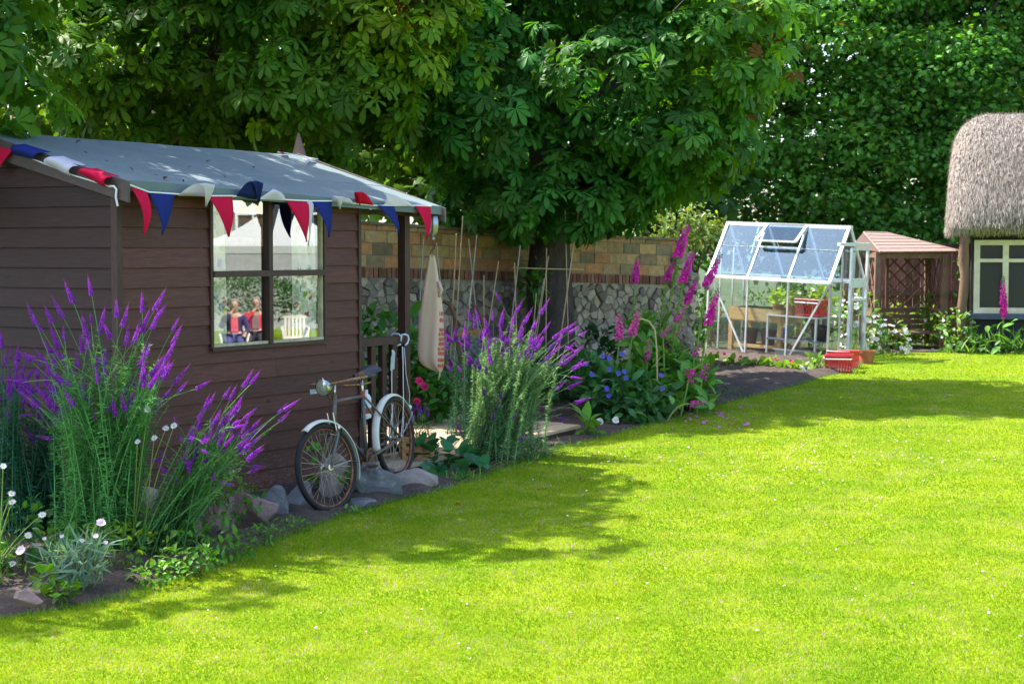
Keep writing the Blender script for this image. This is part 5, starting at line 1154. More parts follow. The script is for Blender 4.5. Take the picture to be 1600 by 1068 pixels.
def toadflax(label, base, tips, seed, lcol, size=.14, extra=30, leafs=.05, dens=90, bend=.35, r0=.14, low=.06, group="purple toadflax clumps", fine=1.0, side=(0, .12)):
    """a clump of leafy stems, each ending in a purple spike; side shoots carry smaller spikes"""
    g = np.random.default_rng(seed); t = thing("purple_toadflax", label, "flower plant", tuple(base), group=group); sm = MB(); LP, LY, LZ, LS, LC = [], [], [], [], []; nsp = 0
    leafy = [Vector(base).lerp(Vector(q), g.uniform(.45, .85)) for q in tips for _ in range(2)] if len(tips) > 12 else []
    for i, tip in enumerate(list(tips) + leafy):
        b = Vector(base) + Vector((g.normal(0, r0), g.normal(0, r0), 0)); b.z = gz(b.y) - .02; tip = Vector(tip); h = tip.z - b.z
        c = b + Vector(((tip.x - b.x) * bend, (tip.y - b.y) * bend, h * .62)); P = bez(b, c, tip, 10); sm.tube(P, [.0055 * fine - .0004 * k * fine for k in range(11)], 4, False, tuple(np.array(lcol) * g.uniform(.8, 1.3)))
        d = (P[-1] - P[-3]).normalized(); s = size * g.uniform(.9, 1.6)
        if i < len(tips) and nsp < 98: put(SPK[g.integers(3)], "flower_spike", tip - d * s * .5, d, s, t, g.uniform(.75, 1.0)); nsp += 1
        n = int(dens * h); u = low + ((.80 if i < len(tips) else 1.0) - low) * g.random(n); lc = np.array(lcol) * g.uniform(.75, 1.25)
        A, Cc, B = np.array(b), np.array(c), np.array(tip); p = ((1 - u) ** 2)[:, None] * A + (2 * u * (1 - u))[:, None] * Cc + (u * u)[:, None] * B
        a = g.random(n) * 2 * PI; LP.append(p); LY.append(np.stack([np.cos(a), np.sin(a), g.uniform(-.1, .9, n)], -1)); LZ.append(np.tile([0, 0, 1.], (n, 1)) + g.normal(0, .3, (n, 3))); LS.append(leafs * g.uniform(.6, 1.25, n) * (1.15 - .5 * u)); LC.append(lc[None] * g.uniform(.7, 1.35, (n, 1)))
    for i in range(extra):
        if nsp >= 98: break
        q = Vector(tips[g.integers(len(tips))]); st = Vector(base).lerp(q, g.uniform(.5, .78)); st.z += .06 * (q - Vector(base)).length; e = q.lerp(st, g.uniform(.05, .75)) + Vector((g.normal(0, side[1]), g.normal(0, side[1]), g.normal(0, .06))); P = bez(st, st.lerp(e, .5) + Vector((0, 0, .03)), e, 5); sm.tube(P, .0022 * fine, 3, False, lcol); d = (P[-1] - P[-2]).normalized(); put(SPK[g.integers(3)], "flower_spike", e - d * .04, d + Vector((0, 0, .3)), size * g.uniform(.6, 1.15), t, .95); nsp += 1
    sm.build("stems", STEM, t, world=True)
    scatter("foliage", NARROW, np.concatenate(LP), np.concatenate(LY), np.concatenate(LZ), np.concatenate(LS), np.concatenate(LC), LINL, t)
    return t
def tipset(Y, pts, jx=0, jy=.12, n=0, region=None, seed=1):
    g = np.random.default_rng(seed); out = [at(px, py, Y + g.normal(0, jy)) for px, py in pts]
    for _ in range(n): x0, y0, x1, y1 = region; out.append(at(g.uniform(x0, x1), y0 + (y1 - y0) * g.random() ** .8, Y + g.normal(0, jy * 1.6)))
    return out
LG = (.12, .34, .09)
bl = G(165, 862); Yl = bl.y
toadflax("tall purple toadflax clump in front of the shed gable, the biggest on the left", bl, tipset(Yl, [(49, 490), (75, 490), (58, 505), (90, 480), (107, 455), (140, 445), (182, 480), (196, 492), (250, 468), (253, 485), (228, 500), (275, 505), (277, 522), (243, 500), (215, 515), (268, 545), (160, 500), (132, 510), (284, 585), (100, 520), (72, 540), (222, 470), (120, 560)], n=44, region=(25, 520, 275, 640), seed=5), 71, LG, .125, 80, .058, 190, .22, .13, side=(0, .2))
bq = G(25, 850); toadflax("dark toadflax clump at the photo's left edge behind the daisies", G(30, 838), tipset(G(30, 838).y, [(2, 530), (8, 560), (-12, 520), (-30, 540), (14, 590), (-50, 560), (20, 620)], n=16, region=(-70, 540, 40, 640), seed=6), 72, (.045, .17, .085), .125, 40, .06, 150, .2, .12)
bm = G(70, 832); toadflax("bluish green toadflax stems between the two bigger clumps beside the gable", bm, tipset(bm.y, [(60, 575), (85, 560), (110, 600), (40, 610), (95, 640), (70, 660)], n=12, region=(40, 570, 140, 680), seed=8), 73, (.035, .14, .07), .12, 20, .06, 170, .2, .12)
br = G(250, 868); toadflax("toadflax clump leaning right in front of the shed's window wall", br, tipset(br.y, [(330, 625), (355, 612), (388, 590), (372, 632), (392, 645), (340, 650), (456, 632), (405, 670), (312, 655), (300, 675), (362, 650), (350, 668), (380, 670), (396, 690), (322, 680), (345, 690)], n=14, region=(290, 640, 400, 720), seed=7), 74, (.09, .24, .06), .105, 60, .048, 200, .45, .1)
bc = G(775, 712); toadflax("large grey green toadflax clump growing over the deck in mid border", bc, tipset(bc.y, [(777, 462), (852, 478), (812, 478), (826, 492), (770, 492), (785, 495), (800, 505), (835, 505), (855, 510), (875, 520), (912, 520), (905, 545), (745, 490), (757, 520), (815, 520), (842, 535), (868, 535), (890, 560), (908, 570), (878, 560), (790, 530), (765, 530), (900, 600), (825, 545), (912, 625)], n=26, region=(725, 500, 905, 570), seed=9), 75, (.20, .35, .15), .125, 44, .042, 560, .15, .19)
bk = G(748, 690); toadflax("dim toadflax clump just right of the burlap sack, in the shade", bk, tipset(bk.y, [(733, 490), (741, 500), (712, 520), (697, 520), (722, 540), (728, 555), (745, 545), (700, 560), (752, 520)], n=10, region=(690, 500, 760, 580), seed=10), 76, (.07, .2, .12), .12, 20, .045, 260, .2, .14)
tf = G(770, 716); toadflax("low young toadflax sprays at the lawn edge before the deck", tf, tipset(tf.y - .2, [(783, 615), (778, 632), (770, 650), (755, 610), (784, 708), (715, 665), (718, 672), (805, 650)], n=3, region=(700, 640, 830, 690), seed=12), 77, (.09, .27, .12), .085, 0, .042, 380, .3, .12)
# ---- foxgloves
def magenta(t, g): k = g.uniform(.7, 1.25); return (.80 * k, .05 * k, .50 * k)
def pinkish(t, g): k = g.uniform(.75, 1.2); return (.88 * k, .16 * k, .52 * k)
def bell_mesh(nm, n, colf, seed, L=1.0):
    """a foxglove raceme along +z: drooping bells all round, buds towards the tip"""
    g = np.random.default_rng(seed); V = []; Fq = []; C = []
    for i in range(n):
        t = (i + g.random() * .6) / n; a = i * 2.399 + g.normal(0, .35); s = (.155 * (1 - .72 * t ** 1.4)) * g.uniform(.85, 1.15); z = L * t * .92
        d = Vector((math.cos(a), math.sin(a), -.75 + .7 * t)).normalized(); x = d.orthogonal().normalized(); y = d.cross(x); p = Vector((math.cos(a) * .02, math.sin(a) * .02, z)); c = np.array(colf(t, g)); k = len(V)
        if t > .86: c = np.array((.16, .24, .06)) * g.uniform(.8, 1.2)
        for (u, r_) in ((0, .14), (.35, .26), (.8, .30), (1.0, .42)):
            for j in range(6): b = j * PI / 3; V.append(tuple(p + d * s * u + (x * math.cos(b) + y * math.sin(b)) * s * r_)); C.append(c * (1 if u > 0 else .6))
        for q in range(3):
            for j in range(6): Fq.append((k + q * 6 + j, k + q * 6 + (j + 1) % 6, k + (q + 1) * 6 + (j + 1) % 6, k + (q + 1) * 6 + j))
    me = bpy.data.meshes.new(nm); me.from_pydata(V, [], Fq); me.update(); a_ = me.attributes.new('col', 'FLOAT_COLOR', 'POINT'); cc = np.ones((len(V), 4), np.float32); cc[:, :3] = np.array(C); a_.data.foreach_set('color', cc.ravel()); me.materials.append(PETAL); return me
BELL = {'m': bell_mesh("foxglove_bells", 46, magenta, 3), 'p': bell_mesh("foxglove_bells", 34, pinkish, 4), 's': bell_mesh("foxglove_bells", 16, magenta, 5)}
def foxglove(label, Y, base, bot, tip, k='m', caps=60, wd=1.0, leaves=26, ctrl=None):
    b = at(base[0], base[1], Y); b.z = gz(b.y) - .02; q, e = at(*bot, Y), at(*tip, Y); t = thing("foxglove", label, "flower plant", tuple(b), group="foxgloves in the border"); g = NR
    c = at(*ctrl, Y) if ctrl else b.lerp(q, .55) + Vector((0, 0, .06)); P = bez(b, c, q, 8); sm = MB(); sm.tube(P + [q.lerp(e, .5), e], [.011] * 6 + [.009, .008, .007, .005, .002], 6, True, (.20, .30, .07)); sm.build("stem", STEM, t, smooth=True, world=True)
    L = (e - q).length; o = put(BELL[k], "flower_spike", q, e - q, L, t, .42 / L ** .5 * wd * 1.2)
    if caps >= 30:                                  # green seed pods along the faded stem, in a mesh named foliage
        u = .35 + .65 * g.random(caps); Pp = np.array([tuple(P[min(8, int(x * 8))].lerp(P[min(8, int(x * 8) + 1)], x * 8 % 1)) for x in u]); scatter("foliage", ROUND, Pp, unit(caps) + np.array([0, 0, .4]), unit(caps), g.uniform(.02, .04, caps), np.array([[.22, .36, .06]]) * g.uniform(.7, 1.2, (caps, 1)), LEAFM, t)
    if leaves: Pp = np.array(b) + g.normal(0, 1, (leaves, 3)) * np.array([.16, .16, 0]) + np.array([0, 0, 1.]) * g.uniform(.05, .55, leaves)[:, None]; scatter("leaves", LEAF, Pp, unit(leaves) + np.array([0, 0, .3]), unit(leaves) * .4 + np.array([0, -.2, 1]), g.uniform(.12, .24, leaves), np.array([[.11, .28, .045]]) * g.uniform(.7, 1.3, (leaves, 1)), LEAFM, t)
    return t
foxglove("slim magenta foxglove standing upright alone against the stone wall", 20.6, (984, 610), (992, 437), (997, 396), 'm', 40)
foxglove("tallest foxglove, its magenta tip reaching above the wall coping", 20.2, (1022, 630), (1060, 397), (1079, 338), 'm', 150)
foxglove("magenta foxglove directly right of and below the tallest one", 19.9, (1035, 630), (1068, 436), (1087, 382), 'm', 130)
foxglove("magenta foxglove leaning right, topmost in front of the greenhouse corner", 19.7, (1075, 630), (1104, 444), (1130, 391), 'm', 120)
foxglove("foxglove with long green stem left of the tallest, short magenta top", 20.3, (1012, 625), (1042, 436), (1055, 402), 'm', 110)
foxglove("pale pink foxglove, left one of the stubby pair by the blue cornflowers", 19.6, (958, 630), (968, 526), (967, 482), 'p', 18, 1.2)
foxglove("pale pink foxglove, right one of the stubby pair, leaning right", 19.6, (975, 640), (988, 520), (1000, 478), 'p', 18, 1.2)
foxglove("foxglove with magenta bells across the greenhouse's left pane", 19.4, (1085, 640), (1107, 502), (1124, 444), 'm', 80)
foxglove("small loose magenta foxglove in the middle of the stems", 19.8, (1040, 635), (1058, 500), (1076, 470), 's', 30)
foxglove("short magenta foxglove low in the green leaves", 19.5, (1040, 640), (1036, 525), (1046, 505), 's', 14)
foxglove("small magenta foxglove flowering half way up before the greenhouse sill", 19.4, (1078, 640), (1085, 555), (1098, 530), 's', 20)
foxglove("sparse magenta foxglove between the tall stems and the wall", 20.0, (1055, 635), (1042, 540), (1075, 500), 's', 20)
foxglove("drooping foxglove bent over, its magenta head hanging down", 18.9, (1062, 632), (1079, 578), (1081, 608), 's', 4, 1.8, 8, (1075, 600))
foxglove("fallen foxglove lying over the lawn edge with upturned pink tip", 18.5, (1040, 640), (1080, 631), (1112, 627), 's', 10, 1.0, 6, (1055, 628))
foxglove("lone foxglove growing against the cottage window", 26.9, (1566, 552), (1568, 488), (1567, 426), 'm', 50, 1.0, 20)
foxglove("short bright foxglove low between the stubby pair and the tall stems", 19.5, (1015, 640), (1010, 560), (1016, 520), 's', 20)
foxglove("magenta foxglove tucked behind the tallest one, lower by a head", 20.3, (1030, 630), (1074, 470), (1092, 428), 'm', 60)
foxglove("foxglove with pale pink bells hanging before the greenhouse's lower left corner", 19.2, (1088, 640), (1098, 590), (1108, 560), 's', 20, 1.2)
dk = thing("bent_stalk", "dry straw coloured stalk bent over in an arch among the foxgloves", "stalk", tuple(at(1027, 640, 18.9))); mb = MB(); mb.tube([at(px, py, 18.9) for px, py in ((1027, 645), (1027, 600), (1026, 545), (1023, 515), (1014, 502), (1002, 498), (998, 500))], .011, 6, True, (.45, .36, .18)); mb.build("stalk", STEM, dk, smooth=True, world=True)
# ---- leafy masses: each bush a plant of its own
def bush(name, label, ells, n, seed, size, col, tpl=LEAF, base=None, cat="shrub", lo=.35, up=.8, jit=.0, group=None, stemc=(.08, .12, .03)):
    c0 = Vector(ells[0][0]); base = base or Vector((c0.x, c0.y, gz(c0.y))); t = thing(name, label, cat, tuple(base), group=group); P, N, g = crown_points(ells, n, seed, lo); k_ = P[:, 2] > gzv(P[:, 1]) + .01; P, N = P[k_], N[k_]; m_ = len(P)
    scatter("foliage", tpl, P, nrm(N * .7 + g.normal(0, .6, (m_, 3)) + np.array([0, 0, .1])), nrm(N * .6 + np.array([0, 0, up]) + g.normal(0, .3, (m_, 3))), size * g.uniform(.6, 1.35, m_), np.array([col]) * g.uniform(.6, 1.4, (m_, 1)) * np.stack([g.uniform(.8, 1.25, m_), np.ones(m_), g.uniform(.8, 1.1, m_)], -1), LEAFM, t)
    sm = MB()
    for q in range(12): e = Vector(P[g.integers(m_)]); s = Vector((base.x + g.normal(0, .06), base.y + g.normal(0, .06), gz(base.y) - .02)); sm.tube(bez(s, s.lerp(e, .4) + Vector((0, 0, .1)), e, 4), [.006, .005, .004, .003, .002], 4, False, stemc)
    sm.build("stems", STEM, t, world=True); return t
cb_ = bush("cornflower_bush", "bushy dark green cornflower plant dotted with blue flowers", [E(960, 615, 18.9, .34, .3, .28), E(930, 590, 19.1, .22, .25, .25), E(1010, 620, 18.9, .26, .3, .22), E(990, 640, 18.6, .35, .25, .15)], 750, 81, .15, (.045, .16, .045), LEAF)
def bloom(parent, p, r_, d, petals, wd, pc, cc, name="flower", cr=.25, cup=.15):
    """one flower head: a ring of petals round a domed centre"""
    q = Vector(d).normalized().to_track_quat('Z', 'Y').to_matrix().to_4x4(); M = Matrix.Translation(p) @ q; mb = MB()
    for k in range(petals):
        a = 2 * PI * k / petals + rnd.uniform(-.08, .08); l = r_ * rnd.uniform(.85, 1.1); x, y = math.cos(a), math.sin(a); w_ = wd * r_
        mb.add([M @ Vector((x * r_ * .12, y * r_ * .12, 0)), M @ Vector((x * l * .6 - y * w_, y * l * .6 + x * w_, cup * l * .5)), M @ Vector((x * l, y * l, cup * l)), M @ Vector((x * l * .6 + y * w_, y * l * .6 - x * w_, cup * l * .5))], [(0, 1, 2, 3)], tuple(c * rnd.uniform(.85, 1.1) for c in pc))
    mb.lathe([(0, r_ * cr * .7), (r_ * cr * .7, r_ * cr * .45), (r_ * cr, 0)], 8, M, cc); return mb.build(name, PETAL, parent, world=True)
for px, py in ((942, 557), (952, 560), (952, 576), (975, 580), (948, 606), (951, 618), (966, 583), (992, 643), (1033, 586), (1035, 607), (915, 568), (978, 590), (925, 585), (1005, 640), (948, 608), (972, 553)):
    bloom(cb_, at(px, py, 18.55), .034, (rnd.uniform(-.4, .4), -1, rnd.uniform(.1, .6)), 11, .2, (.13, .13, .60), (.3, .07, .38))
bush("leafy_plant", "bright green leafy foxglove foliage left of the greenhouse", [E(1040, 590, 19.8, .34, .3, .35), E(1010, 540, 20.1, .26, .3, .35), E(1080, 600, 19.6, .25, .3, .25)], 520, 82, .19, (.12, .30, .045), LEAF)
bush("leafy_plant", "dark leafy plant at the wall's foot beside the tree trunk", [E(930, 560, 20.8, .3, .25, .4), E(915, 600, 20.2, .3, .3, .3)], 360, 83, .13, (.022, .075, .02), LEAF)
pb = bush("peony_bush", "dark green bush with small pink blooms under the hanging sack", [E(675, 600, 18.2, .25, .25, .3), E(655, 590, 18.4, .2, .25, .25), E(690, 620, 18.0, .22, .2, .2)], 420, 84, .15, (.035, .15, .02), LEAF)
for px, py in ((664, 604), (651, 628), (655, 595)): bloom(pb, at(px, py, 17.9), .045, (0, -1, .3), 9, .5, (.75, .03, .22), (.6, .03, .2), cup=.6)
lv = bush("lavender", "violet lavender tuft standing in the wooden crate by the rear wheel", [E(657, 668, 15.85, .10, .08, .12)], 160, 85, .08, (.10, .2, .08), BLADE, up=.2)
for px, py in ((645, 640), (652, 634), (658, 640), (663, 637), (668, 645), (648, 650), (655, 646)): put(SPK[0], "flower_spike", at(px, py + 6, 15.85), (rnd.uniform(-.2, .2), 0, 1), .09, lv, 1.2)
bush("fern", "bright green fern leaves seen through the porch railing", [E(600, 520, 18.6, .4, .3, .3), E(575, 560, 18.4, .3, .3, .4), E(610, 590, 18.4, .35, .3, .4)], 560, 86, .16, (.045, .17, .02), LEAF)
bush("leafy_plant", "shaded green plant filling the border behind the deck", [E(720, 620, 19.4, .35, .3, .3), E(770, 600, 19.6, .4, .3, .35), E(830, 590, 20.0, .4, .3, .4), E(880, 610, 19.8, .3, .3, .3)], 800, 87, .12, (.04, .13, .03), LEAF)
bush("ivy", "bright sprig of leaves growing from the chestnut trunk", [E(832, 445, 21.7, .13, .1, .14), E(815, 437, 21.7, .08, .1, .06)], 60, 88, .16, (.07, .19, .02), LEAF, base=Vector((at(838, 470, 21.78))))
sq = bush("squash_plant", "low broad round bluish green leaves beside the rear wheel", [E(690, 712, 15.4, .3, .3, .12), E(735, 735, 15.1, .25, .2, .09), E(705, 748, 14.9, .22, .2, .07), E(665, 750, 14.6, .15, .15, .05)], 190, 89, .115, (.04, .17, .07), ROUND, up=1.2)
bush("leafy_plant", "small green seedlings at the lawn edge under the squash leaves", [E(665, 770, 14.3, .14, .12, .07)], 70, 90, .06, (.09, .24, .02), LEAF)
bush("leafy_plant", "lime green weeds growing behind the bicycle's front wheel", [E(505, 735, 13.75, .10, .08, .2), E(490, 700, 13.75, .08, .06, .12), E(530, 760, 13.6, .12, .08, .14)], 130, 91, .075, (.09, .25, .015), LEAF)
bush("leafy_plant", "green bramble like leaves round the foot of the leaning toadflax", [E(340, 745, 12.2, .22, .2, .18), E(375, 775, 12.3, .15, .15, .14), E(300, 800, 11.8, .3, .2, .16), E(320, 840, 11.3, .25, .2, .1)], 480, 92, .06, (.065, .19, .025), LEAF)
bush("leafy_plant", "mixed low leaves with reddish tips at the big toadflax's foot", [E(200, 850, 11.0, .3, .2, .14), E(120, 845, 10.9, .3, .2, .12), E(250, 880, 10.9, .25, .15, .1)], 420, 93, .05, (.075, .17, .02), LEAF)
bush("leafy_plant", "small bright round leaved weed on the bare soil at left", [E(90, 925, 10.1, .1, .08, .07), E(75, 905, 10.2, .08, .08, .06)], 90, 94, .055, (.10, .24, .015), ROUND, up=1.4)
bush("leafy_plant", "low creeping green leaves along the lawn edge below the leaning toadflax", [E(300, 872, 10.9, .22, .12, .07), E(350, 855, 11.3, .2, .12, .07), E(250, 895, 10.6, .2, .1, .06)], 420, 170, .05, (.08, .22, .02), LEAF, up=1.2)
bush("leafy_plant", "scattered small weeds on the soil strip left of the bicycle wheel", [E(400, 835, 11.9, .22, .1, .05), E(450, 820, 12.4, .2, .08, .04), E(550, 802, 13.1, .25, .06, .04)], 260, 171, .045, (.09, .24, .02), LEAF, up=1.2)
bush("leafy_plant", "grassy tufts growing over the lawn edge by the deck", [E(720, 752, 14.6, .22, .1, .05), E(880, 700, 16.7, .3, .1, .06), E(800, 730, 15.4, .2, .08, .05)], 420, 172, .09, (.11, .27, .02), BLADE, up=.3)
bush("leafy_plant", "dark leaves at the far left corner of the bed", [E(20, 830, 10.9, .35, .25, .22), E(-40, 850, 10.7, .3, .2, .2)], 420, 95, .07, (.04, .14, .025), LEAF)
hp = bush("leafy_plant", "young pale green plant at the deck's far lawn corner with white blooms", [E(925, 667, 17.6, .16, .1, .08)], 22, 96, .19, (.10, .27, .03), LEAF, up=.5)
for px, py in ((937, 658), (962, 656)): bloom(hp, at(px, py, 17.5), .04, (0, -1, .2), 10, .5, (.8, .8, .8), (.7, .7, .6), cup=.5)
bush("thrift", "small spiky grey green tuft on the lawn edge before the deck", [E(820, 720, 15.7, .13, .1, .07), E(845, 705, 15.9, .1, .1, .05)], 190, 97, .1, (.07, .2, .08), BLADE, up=.3)
# white carnations with grey grassy leaves near the corner of the bed
cn = bush("carnation", "blue grey grassy carnation tuft with pinkish white blooms", [E(110, 880, 10.35, .17, .13, .10), E(135, 870, 10.4, .12, .1, .11)], 420, 98, .13, (.16, .28, .22), BLADE, up=.2)
for px, py, r_ in ((158, 818, .032), (150, 838, .018), (128, 845, .016), (97, 838, .014), (70, 842, .014), (34, 862, .035), (21, 937, .028), (165, 848, .014), (112, 880, .012)):
    p = at(px, py, 10.3); s_ = at(120 + (px - 120) * .4, 885, 10.35); mb = MB(); mb.tube(bez(s_, s_.lerp(p, .6) + Vector((0, 0, .02)), p, 5), .003, 4, False, (.16, .28, .22)); mb.build("flower_stem", STEM, cn, world=True); bloom(cn, p, r_, (rnd.uniform(-.3, .3), -.7, .7), 12, .45, (.82, .70, .74), (.8, .66, .7), cup=.7, cr=.4)
def daisy_plant(label, Y, base, heads, r_=.027, n=160, col=(.10, .22, .03), spread=(.2, .12, .16)):
    b = at(base[0], base[1], Y); b.z = gz(Y); t = thing("oxeye_daisy", label, "flower plant", tuple(b), group="oxeye daisies"); P = np.array(b) + NR.normal(0, 1, (n, 3)) * np.array(spread) * .5 + np.array([0, 0, spread[2]])
    scatter("foliage", NARROW, P, unit(n) + np.array([0, 0, .5]), unit(n), NR.uniform(.05, .12, n), np.array([col]) * NR.uniform(.6, 1.4, (n, 1)), LEAFM, t); mb = MB(); 
    for px, py in heads: p = at(px, py, Y + rnd.uniform(-.1, .1)); s_ = b + Vector((rnd.gauss(0, .05), 0, 0)); mb.tube(bez(s_, s_.lerp(p, .45) + Vector((0, 0, .08 + .1 * abs(p.x - s_.x))), p, 7), [.005, .005, .004, .004, .004, .003, .003, .003], 5, False, (.2, .3, .05)); bloom(t, p, r_ * rnd.uniform(.85, 1.1), (rnd.uniform(-.3, .3), -.8, .75), 15, .14, (.84, .84, .82), (.75, .5, .03))
    mb.build("stems", STEM, t, world=True)
daisy_plant("daisies leaning in from the left edge, yellow centred on long stems", 10.5, (-20, 880), [(5, 728), (18, 771), (19, 784), (66, 804), (44, 836), (20, 880), (-20, 800)])
daisy_plant("daisies on thin stems before the dark window wall, beside the big toadflax", 11.5, (205, 850), [(231, 640), (259, 669), (272, 665), (241, 684), (215, 690)])

# ================================================================== stones, deck, crate and small things of the border
SLATE = paint("slate_rock", (.115, .12, .13), .85, .35, 5, c2=(.28, .27, .25), thr=(.55, .72), bumpd=.02, fine=22); BROCK = paint("brown_rock", (.20, .135, .125), .9, .3, 6, bumpd=.02, fine=22); PROCK = paint("pale_rock", (.25, .21, .19), .9, .25, 6, bumpd=.02, fine=22)
def rock(label, px, py, Y, w_, h_, d_, m_, seed, rot=0, tilt=0):
    """a split, flat-faced field stone: a sphere cut back by random planes"""
    r = random.Random(seed); import bmesh; bm = bmesh.new(); bmesh.ops.create_icosphere(bm, subdivisions=4, radius=1.0)
    pl = [(Vector((r.gauss(0, 1), r.gauss(0, 1), r.gauss(0, .7))).normalized(), r.uniform(.45, .82)) for _ in range(11)]
    for v in bm.verts:
        for n_, d in pl:
            k = v.co.dot(n_) - d
            if k > 0: v.co -= n_ * k * .96
        v.co += v.co.normalized() * (.05 * mnoise.noise(v.co * 2.2 + Vector((seed, 0, 0))) + .02 * mnoise.noise(v.co * 8))
    p = at(px, py, Y) + Vector((0, 0, .05)); M = Matrix.Rotation(R(rot), 4, 'Z') @ Matrix.Rotation(R(tilt), 4, 'Y') @ Matrix.Diagonal((w_ / 1.5, d_ / 1.5, h_ / 1.5, 1)); bm.transform(M)
    me = bpy.data.meshes.new("rock"); bm.to_mesh(me); bm.free(); me.materials.append(m_); o = link(bpy.data.objects.new("rock", me)); o.location = p
    return tag(o, label, "rock", "rocks edging the shed bed")
rock("large slanting grey slate between the bicycle's two wheels", 592, 768, 13.8, .36, .22, .3, SLATE, 1, 20, 14)
rock("upright pale brown slab standing behind the front bicycle wheel", 520, 765, 13.6, .20, .36, .12, PROCK, 2, 10, 8)
rock("dark pointed stone wedged behind the front mudguard's tail", 555, 765, 13.9, .16, .26, .16, SLATE, 3, 40)
rock("pale flat boulder under the rear bicycle wheel", 640, 765, 14.25, .34, .20, .34, PROCK, 4, -10)
rock("flat grey slate lying at the lawn edge below the slanting one", 570, 796, 13.4, .26, .09, .2, SLATE, 5, 8)
rock("bluish grey stone left of the front bicycle wheel", 468, 795, 13.2, .30, .26, .22, SLATE, 6, 30)
rock("grey stone with a sharp left corner by the yellow beam", 428, 802, 12.9, .26, .26, .2, SLATE, 7, -20)
rock("rough dark purple grey stone left in the row by the shed", 395, 808, 12.6, .32, .28, .24, BROCK, 8, 15)
rock("reddish brown stone half hidden by the leaning toadflax", 345, 818, 12.3, .28, .24, .22, BROCK, 9, 50)
rock("brown stone low under the leaning toadflax leaves", 290, 838, 11.9, .26, .2, .24, BROCK, 10, -30)
rock("small pale stones' topmost lump beside the toadflax and gable corner", 228, 790, 12.2, .2, .14, .2, PROCK, 11, 5)
rock("pale elongated stone on bare soil at the bottom left", 42, 948, 9.75, .17, .07, .1, BROCK, 12, -8)
rock("small grey stone between rear wheel and squash leaves", 668, 762, 14.35, .2, .13, .2, PROCK, 13, 25)
# deck of pale boards before the porch
DECKW = paint("deck_boards", (.42, .315, .20), .8, .2, 5, stretch=(1, 9, 1), c2=(.22, .16, .11), thr=(.6, .8), bumpd=.004, attr=True)
dkm = SM @ Matrix.Translation((3.0, 0, 0)) @ Matrix.Rotation(-.0256, 4, 'Y'); dz = .125 - O.z
deck = thing("timber_deck", "low pale timber deck in front of the shed porch", "deck", mat=dkm)
y = -.36
while y < 1.55: mb = MB(); k = rnd.uniform(.8, 1.15); mb.bb((0, y, dz - .035), (3.45 + rnd.uniform(-.03, .03) + .15 * y, y + .235, dz + rnd.uniform(-.003, .003)), (k, k, k)); mb.build("plank", DECKW, deck, bevel=.005); y += .24
mb = MB(); mb.bb((.05, -.34, dz - .13), (3.3, -.27, dz - .037)); mb.bb((.05, 1.4, dz - .13), (3.3, 1.47, dz - .037)); mb.bb((3.2, -.26, dz - .13), (3.28, 1.39, dz - .037)); mb.build("joists", TRIM, deck)
# wooden flower crate with lettering
CRW = paint("crate_wood", (.42, .2, .075), .75, .25, 8, stretch=(1, 5, 8), bumpd=.003); cpx = at(655, 716, 15.55); ca = R(12)
CM = Matrix.Translation((cpx.x, cpx.y, cpx.z)) @ Matrix.Rotation(ca, 4, 'Z'); cr_ = thing("wooden_crate", "orange brown slatted wooden crate with stencilled EN on its front", "crate", mat=CM)
for z0, z1 in ((0, .045), (.065, .125), (.15, .185)): 
    mb = MB(); mb.bb((-.17, -.10, z0), (.12, -.088, z1)); mb.build("slat", CRW, cr_); mb = MB(); mb.bb((-.17, .10, z0), (.12, .112, z1)); mb.build("slat", CRW, cr_)
for x in (-.17, .108): mb = MB(); mb.bb((x, -.087, 0), (x + .012, .099, .185)); mb.build("end_panel", CRW, cr_)
for x in (-.17, .085): mb = MB(); mb.bb((x, -.113, -.002), (x + .035, -.101, .19)); mb.build("corner_slat", CRW, cr_)
mb = MB(); mb.bb((-.157, -.086, .008), (.107, .098, .16)); mb.build("soil", SOIL, cr_)
lt = text("EN", .055, Matrix.Translation((.045, -.1015, .094)) @ Matrix.Rotation(PI / 2, 4, 'X'), paint("black_stencil", (.02, .016, .014), .8), "lettering", cr_, .0008, .001)
# rope, pale tape and hanging straps on the porch rail; white bottle behind the bicycle
tp = thing("tied_strap", "white strap with pale blue tape tied round the porch rail end", "strap", mat=SM); TAPE = paint("pale_tape", (.55, .68, .8), .35, .1); STRAP = paint("white_strap", (.66, .67, .68), .5, .12)
mb = MB(); mb.tube([(3.58, -.025, 1.1), (3.58, -.035, 1.14), (3.58, 0, 1.165), (3.58, .06, 1.165), (3.58, .095, 1.13), (3.58, .09, 1.07), (3.58, .03, 1.055), (3.58, -.025, 1.07)], .008, 6); mb.tube([(3.60, -.02, 1.155), (3.64, -.035, 1.16), (3.675, -.04, 1.145), (3.685, -.04, 1.11), (3.67, -.035, 1.075), (3.64, -.03, 1.06)], .008, 6); mb.build("tape", TAPE, tp, smooth=True)
mb = MB(); mb.tube([(3.6, -.03, 1.05), (3.6, -.035, .9), (3.61, -.03, .7), (3.61, -.035, .45), (3.59, -.03, .1)], [.006, .005, .005, .005, .005], 6); mb.build("strap", STRAP, tp, smooth=True); mb = MB(); mb.tube([(3.63, -.03, 1.04), (3.64, -.04, .8), (3.69, -.045, .62), (3.68, -.04, .42), (3.63, -.035, .3)], .003, 5); mb.build("cord", STRAP, tp, smooth=True)
